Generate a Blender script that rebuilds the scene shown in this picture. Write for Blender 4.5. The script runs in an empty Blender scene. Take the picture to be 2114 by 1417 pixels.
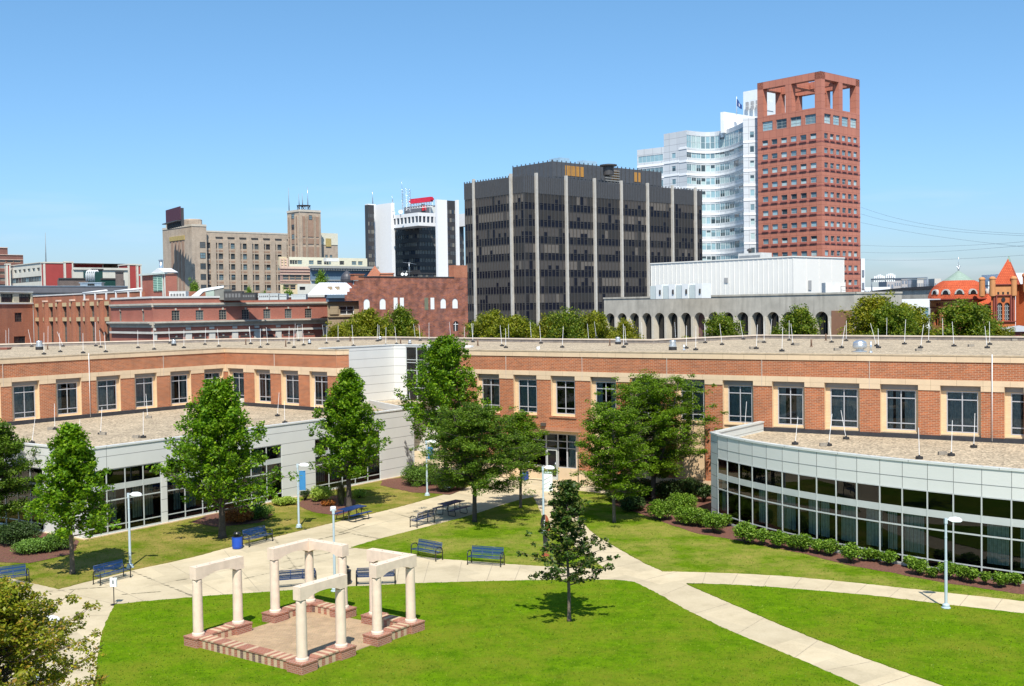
import bpy, math, random
import numpy as np
from mathutils import Vector, Matrix
R_=math.radians
S=bpy.context.scene
# ---------------------------------------------------------------- camera
FPX=2326.0; CXP,CYP=1057.0,708.5; CH=13.1
cam=bpy.data.cameras.new('camera'); camo=bpy.data.objects.new('camera',cam); S.collection.objects.link(camo)
cam.sensor_width=36; cam.lens=36*FPX/2114; cam.clip_end=20000; cam.clip_start=.5
ROT=Matrix.Rotation(R_(90-1.84),3,'X')@Matrix.Rotation(R_(-0.87),3,'Z')
camo.matrix_world=Matrix.Translation((0,0,CH))@ROT.to_4x4()
S.camera=camo
S.render.resolution_x=1024; S.render.resolution_y=686
# ---------------------------------------------------------------- sky and sun
W=bpy.data.worlds.new("World"); S.world=W; W.use_nodes=True
wn=W.node_tree.nodes; wl=W.node_tree.links
bgn=wn['Background']; sky=wn.new('ShaderNodeTexSky'); sky.sky_type='NISHITA'; sky.sun_disc=False
SUN_EL=54; sky.sun_elevation=R_(SUN_EL); sky.sun_rotation=R_(178)
sky.air_density=1.0; sky.dust_density=0.6; sky.ozone_density=2.2; sky.altitude=0
tc=wn.new('ShaderNodeTexCoord'); sx=wn.new('ShaderNodeSeparateXYZ'); wl.new(tc.outputs['Generated'],sx.inputs[0])
# thin low clouds near the horizon
mp=wn.new('ShaderNodeMapping'); mp.inputs['Scale'].default_value=(5,5,38); wl.new(tc.outputs['Generated'],mp.inputs[0])
cn=wn.new('ShaderNodeTexNoise'); cn.inputs['Scale'].default_value=1.3; cn.inputs['Detail'].default_value=5; wl.new(mp.outputs[0],cn.inputs[0])
cr=wn.new('ShaderNodeMapRange'); cr.inputs[1].default_value=.56; cr.inputs[2].default_value=.75; cr.inputs[4].default_value=.22; wl.new(cn.outputs[0],cr.inputs[0])
hr=wn.new('ShaderNodeMapRange'); hr.inputs[1].default_value=.13; hr.inputs[2].default_value=.03; wl.new(sx.outputs[2],hr.inputs[0])
mm=wn.new('ShaderNodeMath'); mm.operation='MULTIPLY'; wl.new(cr.outputs[0],mm.inputs[0]); wl.new(hr.outputs[0],mm.inputs[1])
mx=wn.new('ShaderNodeMixRGB'); mx.inputs[2].default_value=(6.2,6.3,6.9,1); wl.new(mm.outputs[0],mx.inputs[0])
tr=wn.new('ShaderNodeValToRGB'); wl.new(sx.outputs[2],tr.inputs[0]); te=tr.color_ramp.elements
te[0].position=0; te[0].color=(.56,.64,.86,1); te[1].position=.35; te[1].color=(.63,.92,1.02,1); e_=te.new(.1); e_.color=(.58,.79,1.0,1)
tm=wn.new('ShaderNodeMixRGB'); tm.blend_type='MULTIPLY'; tm.inputs[0].default_value=1; wl.new(sky.outputs[0],tm.inputs[1]); wl.new(tr.outputs[0],tm.inputs[2]); wl.new(tm.outputs[0],mx.inputs[1])
wl.new(mx.outputs[0],bgn.inputs[0]); bgn.inputs[1].default_value=0.12
sl=bpy.data.lights.new('sun','SUN'); sl.energy=5.0; sl.angle=R_(.5); sl.color=(1,.94,.84)
so=bpy.data.objects.new('sun',sl); S.collection.objects.link(so); so.rotation_euler=(R_(90-SUN_EL),0,R_(2))
S.view_settings.view_transform='Standard'; S.view_settings.look='None'; S.view_settings.gamma=1; S.view_settings.exposure=0.40
# ---------------------------------------------------------------- projection helpers (photo pixel -> place in the world)
def ray(px,py): return ROT@Vector(((px-CXP)/FPX,-(py-CYP)/FPX,-1))
def G(px,py,z=0.0):
    d=ray(px,py); t=(z-CH)/d.z; return Vector((d.x*t,d.y*t,z))
def V(px,py,D):
    d=ray(px,py); t=D/d.y; return Vector((d.x*t,D,CH+d.z*t))
def V2(px,D,py=640): v=V(px,py,D); return Vector((v.x,v.y))
def hit(A,B,px,py=700):
    d=ray(px,py); U=(B-A).normalized()
    # t*d.xy = A+u*U
    det=d.x*(-U.y)+U.x*d.y
    t=(A.x*(-U.y)+U.x*A.y)/det; u=(d.x*A.y-d.y*A.x)/det
    u=(Vector((d.x*t,d.y*t))-A).dot(U)
    return u, CH+d.z*t
def along(P,dr,px,py=640):
    u,_=hit(P,P+dr,px,py); return P+dr.normalized()*u
GA=Vector((.75,.66)).normalized(); GB=Vector((-.66,.75)).normalized()   # city street grid
# ---------------------------------------------------------------- object helpers
def tag(o,label=None,cat=None,group=None,kind=None):
    if label: o['label']=label
    if cat: o['category']=cat
    if group: o['group']=group
    if kind: o['kind']=kind
    return o
def empty(name,loc=(0,0,0),rz=0,label=None,cat=None,group=None):
    o=bpy.data.objects.new(name,None); S.collection.objects.link(o)
    if len(loc)==2: loc=(loc[0],loc[1],0)
    o.location=loc; o.rotation_euler=(0,0,rz); o.empty_display_size=.2
    return tag(o,label,cat,group)
def kids(o): return [c for c in bpy.data.objects if c.parent==o]
CH_={}
def copy_tree(o,parent=None):
    c=o.copy(); S.collection.objects.link(c)
    if parent: c.parent=parent
    for ch in CH_.get(o.name,[]):
        k=copy_tree(ch,c); CH_.setdefault(c.name,[]).append(k)
    return c
def place(proto,loc,rz=0,label=None,scale=None,group=None,used=set()):
    if proto.name in used: o=copy_tree(proto)
    else: used.add(proto.name); o=proto
    o.location=(loc[0],loc[1],loc[2] if len(loc)>2 else 0); o.rotation_euler=(o.rotation_euler.x if 0 else 0,0,rz)
    if scale: o.scale=scale if hasattr(scale,'__len__') else (scale,)*3
    if label: o['label']=label
    if group: o['group']=group
    return o
class MB:
    def __init__(s): s.v=[];s.f=[];s.m=[];s.s=[]
    def quad(s,a,b,c,d,m=0,sm=False):
        n=len(s.v); s.v+= [tuple(a),tuple(b),tuple(c),tuple(d)]; s.f.append((n,n+1,n+2,n+3)); s.m.append(m); s.s.append(sm); return s
    def poly(s,ps,m=0):
        n=len(s.v); s.v+=[tuple(p) for p in ps]; s.f.append(tuple(range(n,n+len(ps)))); s.m.append(m); s.s.append(False); return s
    def obox(s,A,U,N,u0,u1,n0,n1,z0,z1,m=0):
        P=lambda u,n,z:(A.x+U.x*u+N.x*n,A.y+U.y*u+N.y*n,z)
        a,b,c,d=P(u0,n0,z0),P(u1,n0,z0),P(u1,n1,z0),P(u0,n1,z0)
        e,f,g,h=P(u0,n0,z1),P(u1,n0,z1),P(u1,n1,z1),P(u0,n1,z1)
        for q in ((a,b,c,d),(e,h,g,f),(a,e,f,b),(b,f,g,c),(c,g,h,d),(d,h,e,a)): s.quad(*q,m)
        return s
    def box(s,x0,x1,y0,y1,z0,z1,m=0): return s.obox(Vector((0,0)),Vector((1,0)),Vector((0,1)),x0,x1,y0,y1,z0,z1,m)
    def prism(s,pts,z0,z1,m=0,mt=None,cap=True,bot=True):
        k=len(pts)
        for i in range(k):
            a=pts[i];b=pts[(i+1)%k]; s.quad((a[0],a[1],z0),(b[0],b[1],z0),(b[0],b[1],z1),(a[0],a[1],z1),m)
        if cap: s.poly([(p[0],p[1],z1) for p in pts],m if mt is None else mt)
        if bot: s.poly([(p[0],p[1],z0) for p in reversed(pts)],m)
        return s
    def cone(s,p0,p1,r0,r1,n=10,m=0,caps=True,sm=True):
        p0=Vector(p0);p1=Vector(p1);d=(p1-p0)
        if d.length<1e-6: return s
        d.normalize(); x=d.orthogonal().normalized(); y=d.cross(x)
        r=[]
        for i in range(n):
            a=2*math.pi*i/n; e=x*math.cos(a)+y*math.sin(a); r.append((p0+e*r0,p1+e*r1))
        for i in range(n):
            a=r[i];b=r[(i+1)%n]; s.quad(a[0],b[0],b[1],a[1],m,sm)
        if caps:
            if r1>1e-4: s.poly([q[1] for q in r],m)
            if r0>1e-4: s.poly([q[0] for q in reversed(r)],m)
        return s
    def tube(s,pts,r,n=8,m=0):
        pts=[Vector(p) for p in pts]; k=len(pts); base=len(s.v); x=None
        for i,p in enumerate(pts):
            d=(pts[min(i+1,k-1)]-pts[max(i-1,0)]).normalized()
            if x is None: x=d.orthogonal().normalized()
            else:
                x=(x-d*x.dot(d)).normalized()
            y=d.cross(x); rr=r[i] if hasattr(r,'__len__') else r
            for j in range(n):
                a=2*math.pi*j/n; s.v.append(tuple(p+(x*math.cos(a)+y*math.sin(a))*rr))
        for i in range(k-1):
            for j in range(n):
                j2=(j+1)%n; s.f.append((base+i*n+j,base+i*n+j2,base+(i+1)*n+j2,base+(i+1)*n+j)); s.m.append(m); s.s.append(True)
        s.f.append(tuple(base+j for j in reversed(range(n)))); s.m.append(m); s.s.append(False)
        s.f.append(tuple(base+(k-1)*n+j for j in range(n))); s.m.append(m); s.s.append(False)
        return s
    def lathe(s,prof,c=(0,0,0),n=20,m=0,a0=0,a1=2*math.pi,sm=True):
        full=abs(a1-a0-2*math.pi)<1e-6
        for i in range(n):
            t0=a0+(a1-a0)*i/n; t1=a0+(a1-a0)*(i+1)/n
            for (r0,z0),(r1,z1) in zip(prof[:-1],prof[1:]):
                P=lambda r,z,t:(c[0]+r*math.cos(t),c[1]+r*math.sin(t),c[2]+z)
                if r0<1e-5: s.poly([P(0,z0,t0),P(r1,z1,t1),P(r1,z1,t0)],m); s.s[-1]=sm
                elif r1<1e-5: s.poly([P(r0,z0,t0),P(r0,z0,t1),P(0,z1,t0)],m); s.s[-1]=sm
                else: s.quad(P(r0,z0,t0),P(r0,z0,t1),P(r1,z1,t1),P(r1,z1,t0),m,sm)
        return s
    def wall(s,A,B,z0,z1,ops=(),dep=.2,m=0,mr=None,th=0):
        U=(B-A); L=U.length; U=U/L; N=Vector((U.y,-U.x)); mr=m if mr is None else mr
        us={0,L}; zs={z0,z1}
        ops=[(max(0,a),min(L,b),max(z0,c),min(z1,d)) for a,b,c,d in ops if b>0 and a<L and d>z0 and c<z1]
        for a,b,c,d in ops: us|={a,b}; zs|={c,d}
        us=sorted(us); zs=sorted(zs)
        P=lambda u,n,z:(A.x+U.x*u+N.x*n,A.y+U.y*u+N.y*n,z)
        for i in range(len(us)-1):
            ua,ub=us[i],us[i+1]
            if ub-ua<1e-5: continue
            um=(ua+ub)/2; run=None
            for j in range(len(zs)-1):
                za,zb=zs[j],zs[j+1]; zm=(za+zb)/2
                hole=any(a<um<b and c<zm<d for a,b,c,d in ops)
                if not hole:
                    run=(run[0],zb) if run else (za,zb)
                if (hole or j==len(zs)-2) and run:
                    s.quad(P(ua,0,run[0]),P(ub,0,run[0]),P(ub,0,run[1]),P(ua,0,run[1]),m); run=None
        if dep:
            for a,b,c,d in ops:
                s.quad(P(a,0,c),P(a,0,d),P(a,-dep,d),P(a,-dep,c),mr); s.quad(P(b,0,c),P(b,-dep,c),P(b,-dep,d),P(b,0,d),mr)
                s.quad(P(a,0,c),P(a,-dep,c),P(b,-dep,c),P(b,0,c),mr); s.quad(P(a,0,d),P(b,0,d),P(b,-dep,d),P(a,-dep,d),mr)
        return s
    def build(s,name,mats,parent=None,local=False,label=None,cat=None,group=None,kind=None):
        if not isinstance(mats,(list,tuple)): mats=[mats]
        me=bpy.data.meshes.new(name)
        vs=s.v
        uvs=[]
        off=Vector((0,0,0)); p=parent
        while p is not None: off+=p.location; p=p.parent
        V_=np.array(vs,dtype=float).reshape(-1,3)
        me.from_pydata([tuple(x) for x in (V_-(0 if local else np.array(off)))],[],s.f)
        for mt in mats: me.materials.append(mt)
        me.polygons.foreach_set('material_index',s.m); me.polygons.foreach_set('use_smooth',s.s)
        uvl=me.uv_layers.new(name='UVMap')
        out=np.zeros((len(me.loops),2)); k=0
        for f in s.f:
            q=V_[list(f)]
            n=np.cross(q[1]-q[0],q[2]-q[0])
            l=np.linalg.norm(n)
            if l<1e-9 and len(f)>3: n=np.cross(q[2]-q[0],q[3]-q[0]); l=np.linalg.norm(n)
            n=n/(l or 1)
            if abs(n[2])>.75: out[k:k+len(f)]=q[:,:2]
            else:
                t=np.array([-n[1],n[0]]); t/= (np.linalg.norm(t) or 1)
                if t[0]<0: t=-t
                out[k:k+len(f),0]=q[:,:2]@t; out[k:k+len(f),1]=q[:,2]
            k+=len(f)
        uvl.data.foreach_set('uv',out.ravel())
        me.update()
        o=bpy.data.objects.new(name,me); S.collection.objects.link(o)
        if parent is not None: o.parent=parent; CH_.setdefault(parent.name,[]).append(o)
        return tag(o,label,cat,group,kind)
# ---------------------------------------------------------------- materials
def _nt(name):
    m=bpy.data.materials.new(name); m.use_nodes=True; nt=m.node_tree; return m,nt,nt.nodes,nt.links,nt.nodes['Principled BSDF']
def _noise(n,l,scale,det=4,vec=None,rough=.6):
    t=n.new('ShaderNodeTexNoise'); t.inputs['Scale'].default_value=scale; t.inputs['Detail'].default_value=det; t.inputs['Roughness'].default_value=rough
    if vec is None:
        g=n.new('ShaderNodeNewGeometry'); vec=g.outputs['Position']
    l.new(vec,t.inputs['Vector']); return t.outputs[0]
def _ramp(n,l,fac,stops):
    r=n.new('ShaderNodeValToRGB'); l.new(fac,r.inputs[0]); e=r.color_ramp.elements
    while len(e)<len(stops): e.new(.5)
    for i,(p,c) in enumerate(stops): e[i].position=p; e[i].color=(*c,1)
    return r.outputs[0]
def sc(c,k): return tuple(min(1,max(0,x*k)) for x in c)
def mat(name,col,rough=.7,var=.12,scale=1.5,metal=0,spec=.5,bump=0,bscale=20,stain=0):
    m,nt,n,l,p=_nt(name)
    f=_noise(n,l,scale,6)
    c=_ramp(n,l,f,[(.3,sc(col,1-var)),(.7,sc(col,1+var))])
    if stain:
        g=n.new('ShaderNodeNewGeometry'); mp=n.new('ShaderNodeMapping'); mp.inputs['Scale'].default_value=(1.2,1.2,.16); l.new(g.outputs['Position'],mp.inputs[0])
        f2=_noise(n,l,1.0,6,mp.outputs[0]); mr=n.new('ShaderNodeMapRange'); mr.inputs[1].default_value=.5; mr.inputs[2].default_value=.75; mr.inputs[4].default_value=stain; l.new(f2,mr.inputs[0])
        x=n.new('ShaderNodeMixRGB'); l.new(mr.outputs[0],x.inputs[0]); l.new(c,x.inputs[1]); x.inputs[2].default_value=(*sc(col,.4),1); c=x.outputs[0]
    l.new(c,p.inputs['Base Color']); p.inputs['Roughness'].default_value=rough; p.inputs['Metallic'].default_value=metal; p.inputs['Specular IOR Level'].default_value=spec
    if bump:
        b=n.new('ShaderNodeBump'); b.inputs['Strength'].default_value=bump; b.inputs['Distance'].default_value=.03; l.new(_noise(n,l,bscale,4),b.inputs['Height']); l.new(b.outputs[0],p.inputs['Normal'])
    return m
def brick(name,c1,c2,mort,bw=.3,rh=.1,ms=.012,var=.15,rough=.85,off=.5,vscale=.6,stain=0,bump=.3):
    m,nt,n,l,p=_nt(name)
    u=n.new('ShaderNodeUVMap'); t=n.new('ShaderNodeTexBrick'); l.new(u.outputs[0],t.inputs['Vector'])
    t.offset=off; t.inputs['Scale'].default_value=1; t.inputs['Brick Width'].default_value=bw; t.inputs['Row Height'].default_value=rh; t.inputs['Mortar Size'].default_value=ms
    t.inputs['Color1'].default_value=(*c1,1); t.inputs['Color2'].default_value=(*c2,1); t.inputs['Mortar'].default_value=(*mort,1); t.inputs['Mortar Smooth'].default_value=.1
    f=_noise(n,l,vscale,6)
    mr=n.new('ShaderNodeMapRange'); mr.inputs[1].default_value=.3; mr.inputs[2].default_value=.7; mr.inputs[3].default_value=1-var; mr.inputs[4].default_value=1+var; l.new(f,mr.inputs[0])
    x=n.new('ShaderNodeVectorMath'); x.operation='SCALE'; l.new(t.outputs['Color'],x.inputs[0]); l.new(mr.outputs[0],x.inputs['Scale']); c=x.outputs[0]
    if stain:
        g=n.new('ShaderNodeNewGeometry'); mp=n.new('ShaderNodeMapping'); mp.inputs['Scale'].default_value=(.6,.6,.12); l.new(g.outputs['Position'],mp.inputs[0])
        f2=_noise(n,l,1.0,7,mp.outputs[0]); r2=n.new('ShaderNodeMapRange'); r2.inputs[1].default_value=.47; r2.inputs[2].default_value=.7; r2.inputs[4].default_value=stain; l.new(f2,r2.inputs[0])
        y=n.new('ShaderNodeMixRGB'); l.new(r2.outputs[0],y.inputs[0]); l.new(c,y.inputs[1]); y.inputs[2].default_value=(.11,.075,.07,1); c=y.outputs[0]
    l.new(c,p.inputs['Base Color']); p.inputs['Roughness'].default_value=rough; p.inputs['Specular IOR Level'].default_value=.25
    if bump:
        b=n.new('ShaderNodeBump'); b.inputs['Strength'].default_value=bump; b.inputs['Distance'].default_value=.01; b.invert=True; l.new(t.outputs['Fac'],b.inputs['Height']); l.new(b.outputs[0],p.inputs['Normal'])
    return m
def panel(name,col,bw,rh,line=.02,lc=None,var=.04,rough=.45,metal=0,off=0,spec=.5,vs=.8):
    m=brick(name,col,sc(col,1-var),lc or sc(col,.45),bw,rh,line,var,rough,off,vs,0,.1); m.node_tree.nodes['Principled BSDF'].inputs['Specular IOR Level'].default_value=spec
    m.node_tree.nodes['Principled BSDF'].inputs['Metallic'].default_value=metal; return m
def leaf(name,dark,light,rare=None,trans=.35,spec=.25):
    m,nt,n,l,p=_nt(name)
    g=n.new('ShaderNodeNewGeometry'); st=[(0,dark),(.65,light)]+([(1,rare)] if rare else [(1,sc(light,1.3))])
    c=_ramp(n,l,g.outputs['Random Per Island'],st)
    f=_noise(n,l,.9,3); mr=n.new('ShaderNodeMapRange'); mr.inputs[1].default_value=.3; mr.inputs[2].default_value=.7; mr.inputs[3].default_value=.72; mr.inputs[4].default_value=1.25; l.new(f,mr.inputs[0])
    x=n.new('ShaderNodeVectorMath'); x.operation='SCALE'; l.new(c,x.inputs[0]); l.new(mr.outputs[0],x.inputs['Scale'])
    l.new(x.outputs[0],p.inputs['Base Color']); p.inputs['Roughness'].default_value=.5; p.inputs['Specular IOR Level'].default_value=spec
    t=n.new('ShaderNodeBsdfTranslucent'); y=n.new('ShaderNodeVectorMath'); y.operation='MULTIPLY'; y.inputs[1].default_value=(1.15,1.25,.5); l.new(x.outputs[0],y.inputs[0]); l.new(y.outputs[0],t.inputs[0])
    mx=n.new('ShaderNodeMixShader'); mx.inputs[0].default_value=trans; l.new(p.outputs[0],mx.inputs[1]); l.new(t.outputs[0],mx.inputs[2]); l.new(mx.outputs[0],n['Material Output'].inputs[0])
    return m
def glass(name,tint=.5,refl=(1,1,1),base=.04,rough=.01):
    m,nt,n,l,p=_nt(name)
    t=n.new('ShaderNodeBsdfTransparent'); t.inputs[0].default_value=(tint*.95,tint,tint,1)
    g=n.new('ShaderNodeBsdfGlossy'); g.inputs['Roughness'].default_value=rough; g.inputs[0].default_value=(*refl,1)
    fr=n.new('ShaderNodeFresnel'); fr.inputs[0].default_value=1.5; ad=n.new('ShaderNodeMath'); ad.inputs[1].default_value=base; l.new(fr.outputs[0],ad.inputs[0])
    mx=n.new('ShaderNodeMixShader'); l.new(ad.outputs[0],mx.inputs[0]); l.new(t.outputs[0],mx.inputs[1]); l.new(g.outputs[0],mx.inputs[2]); l.new(mx.outputs[0],n['Material Output'].inputs[0])
    return m
def perf(name,col):
    m,nt,n,l,p=_nt(name); p.inputs['Base Color'].default_value=(*col,1); p.inputs['Roughness'].default_value=.35
    tcn=n.new('ShaderNodeTexCoord'); v=n.new('ShaderNodeTexVoronoi'); v.inputs['Scale'].default_value=28; v.inputs['Randomness'].default_value=.0; l.new(tcn.outputs['Object'],v.inputs[0])
    lt=n.new('ShaderNodeMath'); lt.operation='LESS_THAN'; lt.inputs[1].default_value=.40; l.new(v.outputs['Distance'],lt.inputs[0])
    t=n.new('ShaderNodeBsdfTransparent'); mx=n.new('ShaderNodeMixShader'); l.new(lt.outputs[0],mx.inputs[0]); l.new(p.outputs[0],mx.inputs[1]); l.new(t.outputs[0],mx.inputs[2]); l.new(mx.outputs[0],n['Material Output'].inputs[0])
    return m
def grassmat(name,g1,g2,dry,dlo,dhi):
    m,nt,n,l,p=_nt(name)
    a=_noise(n,l,1.1,10,rough=.82); c=_ramp(n,l,a,[(.33,g1),(.66,g2)])
    d=_noise(n,l,.3,9,rough=.72); mr=n.new('ShaderNodeMapRange'); mr.inputs[1].default_value=dlo; mr.inputs[2].default_value=dhi; mr.inputs[4].default_value=.9; l.new(d,mr.inputs[0])
    x=n.new('ShaderNodeMixRGB'); l.new(mr.outputs[0],x.inputs[0]); l.new(c,x.inputs[1]); x.inputs[2].default_value=(*dry,1)
    h=_noise(n,l,28,4,rough=.8); mr2=n.new('ShaderNodeMapRange'); mr2.inputs[1].default_value=.3; mr2.inputs[2].default_value=.7; mr2.inputs[3].default_value=.6; mr2.inputs[4].default_value=1.4; l.new(h,mr2.inputs[0])
    y=n.new('ShaderNodeVectorMath'); y.operation='SCALE'; l.new(x.outputs[0],y.inputs[0]); l.new(mr2.outputs[0],y.inputs['Scale'])
    l.new(y.outputs[0],p.inputs['Base Color']); p.inputs['Roughness'].default_value=.9; p.inputs['Specular IOR Level'].default_value=0
    b=n.new('ShaderNodeBump'); b.inputs['Strength'].default_value=.6; b.inputs['Distance'].default_value=.05; l.new(h,b.inputs['Height']); l.new(b.outputs[0],p.inputs['Normal'])
    return m
def gravel(name,c):
    m,nt,n,l,p=_nt(name)
    g=n.new('ShaderNodeNewGeometry'); v=n.new('ShaderNodeTexVoronoi'); v.inputs['Scale'].default_value=9; l.new(g.outputs['Position'],v.inputs[0])
    s_=n.new('ShaderNodeSeparateColor'); l.new(v.outputs['Color'],s_.inputs[0])
    col=_ramp(n,l,s_.outputs[0],[(0,sc(c,.38)),(.3,sc(c,.8)),(.75,c),(1,sc(c,1.4))])
    f=_noise(n,l,.5,6); mr=n.new('ShaderNodeMapRange'); mr.inputs[1].default_value=.3; mr.inputs[2].default_value=.7; mr.inputs[3].default_value=.82; mr.inputs[4].default_value=1.15; l.new(f,mr.inputs[0])
    y=n.new('ShaderNodeVectorMath'); y.operation='SCALE'; l.new(col,y.inputs[0]); l.new(mr.outputs[0],y.inputs['Scale'])
    l.new(y.outputs[0],p.inputs['Base Color']); p.inputs['Roughness'].default_value=.9
    b=n.new('ShaderNodeBump'); b.inputs['Strength'].default_value=.9; b.inputs['Distance'].default_value=.06; l.new(v.outputs['Distance'],b.inputs['Height']); l.new(b.outputs[0],p.inputs['Normal'])
    return m
M={}
M['brick']=brick('orange_brick',(.44,.135,.05),(.29,.095,.042),(.46,.32,.22),.32,.105,.011,.14,stain=0)
M['tanbrick']=brick('tan_brick',(.72,.52,.32),(.66,.47,.28),(.58,.44,.3),.32,.105,.008,.06)
M['stone']=panel('cast_stone',(.66,.5,.33),1.5,10,.012,(.42,.31,.2),.07,.85,vs=1.2)
M['cap']=mat('coping_cap',(.47,.37,.25),.9,.22,2.5)
M['gravel']=gravel('roof_gravel',(.46,.37,.255))
M['wpanel']=panel('white_metal_panel',(.66,.665,.64),40,.78,.016,(.2,.2,.2),.03,.35,0)
M['wpanel2']=panel('pale_metal_panel',(.62,.635,.61),1.5,.68,.016,(.17,.18,.18),.04,.35,0)
M['frame']=mat('aluminium_frame',(.47,.50,.49),.4,.05)
M['frame2']=mat('grey_window_frame',(.42,.42,.44),.4,.05)
M['glass']=glass('window_glass',.64,base=.0)
M['curtain']=mat('curtain_cloth',(.38,.48,.50),.9,.25,6)
M['curtain2']=mat('pale_blind',(.42,.55,.52),.9,.2,6)
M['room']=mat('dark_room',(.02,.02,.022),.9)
M['black']=mat('black_flashing',(.03,.03,.035),.6,.3,3)
M['bmetal']=mat('black_tube',(.015,.016,.02),.3,.1)
M['concrete']=mat('concrete',(.5,.46,.4),.85,.1,2)
M['blue']=perf('blue_perforated',(.006,.035,.125))
M['bluesolid']=mat('blue_coated',(.006,.035,.15),.35,.1)
M['lamp']=mat('lamp_paint',(.42,.51,.56),.4,.05)
M['lens']=mat('lamp_lens',(.75,.8,.82),.3,.05)
M['white']=mat('white_paint',(.78,.8,.8),.5,.04)
M['rod']=mat('white_rod',(.85,.85,.85),.4,.03)
M['galv']=mat('galvanised',(.62,.66,.7),.28,.1,3,metal=.75)
M['rubber']=mat('rubber',(.02,.02,.022),.7)
M['bark']=mat('bark',(.13,.10,.075),.95,.35,9,bump=.8,bscale=14)
M['barkd']=mat('dark_bark',(.07,.055,.045),.95,.35,9,bump=.8,bscale=14)
M['mulch']=mat('mulch',(.135,.055,.036),.95,.5,14,bump=.9,bscale=22)
M['rust']=mat('rust_red',(.28,.07,.03),.7,.2,3)
M['banner']=mat('blue_banner',(.03,.19,.42),.7,.08)
M['asphalt']=mat('asphalt',(.06,.06,.062),.9,.15,1.5)
M['colstone']=mat('precast_pink_stone',(.69,.55,.43),.8,.1,3,stain=.12)
M['bk_red']=brick('planter_red_brick',(.36,.14,.085),(.27,.10,.065),(.42,.33,.27),.2,.07,.007,.12)
M['roofw']=mat('white_roof',(.62,.62,.6),.7,.1)
M['roofg']=mat('grey_roof',(.2,.2,.2),.8,.15)
def pane(name,c,rough=.08,spec=.7): return mat(name,c,rough,.1,.8,spec=spec)
PD=[pane('pane_black',(.012,.014,.018)),pane('pane_dark',(.03,.035,.045)),pane('pane_grey',(.10,.12,.13))]
PL_=[pane('pane_sky',(.28,.44,.50)),pane('pane_pale',(.42,.55,.56)),pane('pane_dark2',(.05,.075,.09)),pane('pane_mid',(.16,.25,.29))]
# ================================================================ GROUND
def pl(pts,z=None): return [G(x,y) for x,y in pts]
def concrete_mat():
    m,nt,n,l,p=_nt('pavement')
    g=n.new('ShaderNodeNewGeometry'); a=_noise(n,l,.45,8,rough=.7); c=_ramp(n,l,a,[(.25,(.40,.33,.215)),(.5,(.53,.445,.30)),(.75,(.60,.51,.355))])
    br=n.new('ShaderNodeTexBrick'); mpp=n.new('ShaderNodeMapping'); mpp.inputs['Rotation'].default_value=(0,0,R_(-36)); l.new(g.outputs['Position'],mpp.inputs[0]); l.new(mpp.outputs[0],br.inputs['Vector']); br.offset=.3; br.inputs['Scale'].default_value=1; br.inputs['Brick Width'].default_value=3.1; br.inputs['Row Height'].default_value=2.4; br.inputs['Mortar Size'].default_value=.0; br.inputs['Color1'].default_value=(.88,.88,.87,1); br.inputs['Color2'].default_value=(1.06,1.05,1.03,1); br.inputs['Mortar'].default_value=(.97,.96,.94,1)
    mxb=n.new('ShaderNodeMixRGB'); mxb.blend_type='MULTIPLY'; mxb.inputs[0].default_value=1; l.new(c,mxb.inputs[1]); l.new(br.outputs['Color'],mxb.inputs[2]); c=mxb.outputs[0]
    st=_noise(n,l,1.4,10,rough=.85); sr=n.new('ShaderNodeMapRange'); sr.inputs[1].default_value=.56; sr.inputs[2].default_value=.70; sr.inputs[4].default_value=.5; l.new(st,sr.inputs[0]); ms=n.new('ShaderNodeMixRGB'); l.new(sr.outputs[0],ms.inputs[0]); l.new(c,ms.inputs[1]); ms.inputs[2].default_value=(.33,.26,.16,1); c=ms.outputs[0]
    b=_noise(n,l,11,6,rough=.8); mr=n.new('ShaderNodeMapRange'); mr.inputs[1].default_value=.3; mr.inputs[2].default_value=.7; mr.inputs[3].default_value=.9; mr.inputs[4].default_value=1.06; l.new(b,mr.inputs[0])
    y=n.new('ShaderNodeVectorMath'); y.operation='SCALE'; l.new(c,y.inputs[0]); l.new(mr.outputs[0],y.inputs['Scale'])
    l.new(y.outputs[0],p.inputs['Base Color']); p.inputs['Roughness'].default_value=.85; return m
M['pave']=concrete_mat()
MB().box(-4000,4000,-200,9000,-.5,-.012).build('ground',M['asphalt'],kind='structure')
MB().poly([(-60,20,0),(70,20,0),(70,100,0),(-60,110,0)]).build('plaza_pavement',M['pave'],kind='structure')
def smooth(pts,it=2):
    for _ in range(it):
        o=[]
        for i in range(len(pts)-1):
            a,b=pts[i],pts[i+1]; o+= [a*.75+b*.25,a*.25+b*.75] if 0<i<len(pts)-2 else ([a,a*.25+b*.75] if i==0 and len(pts)>2 else ([a*.75+b*.25,b] if len(pts)>2 else [a,b]))
        pts=o
    return pts
LAWNS=[]
def lawn(name,edges,matl,z=.035):
    # edges: list of runs of photo pixels; each run is smoothed, the runs meet in corners
    P=[]
    for r in edges: P+=smooth([G(*q) for q in r],2)
    rnd=random.Random(len(LAWNS)); Q=[]
    for i in range(len(P)):
        a,b=P[i],P[(i+1)%len(P)]; L=(b-a).length
        if a.y>30 or b.y>30:
            k=max(1,min(200,int(L/.18)))
        else: k=1
        for j in range(k):
            q=a.lerp(b,j/k); Q.append(Vector((q.x+rnd.uniform(-.03,.03),q.y+rnd.uniform(-.04,.04),z)))
    mb=MB(); mb.poly(Q)
    for i in range(len(Q)):
        a,b=Q[i],Q[(i+1)%len(Q)]; mb.quad(a,b,(b.x,b.y,-.01),(a.x,a.y,-.01))
    o=mb.build(name,matl,kind='structure'); LAWNS.append((name,Q,matl)); return o
GR1=grassmat('lush_grass',(.05,.115,.004),(.14,.25,.006),(.17,.19,.018),.42,.66)
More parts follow.
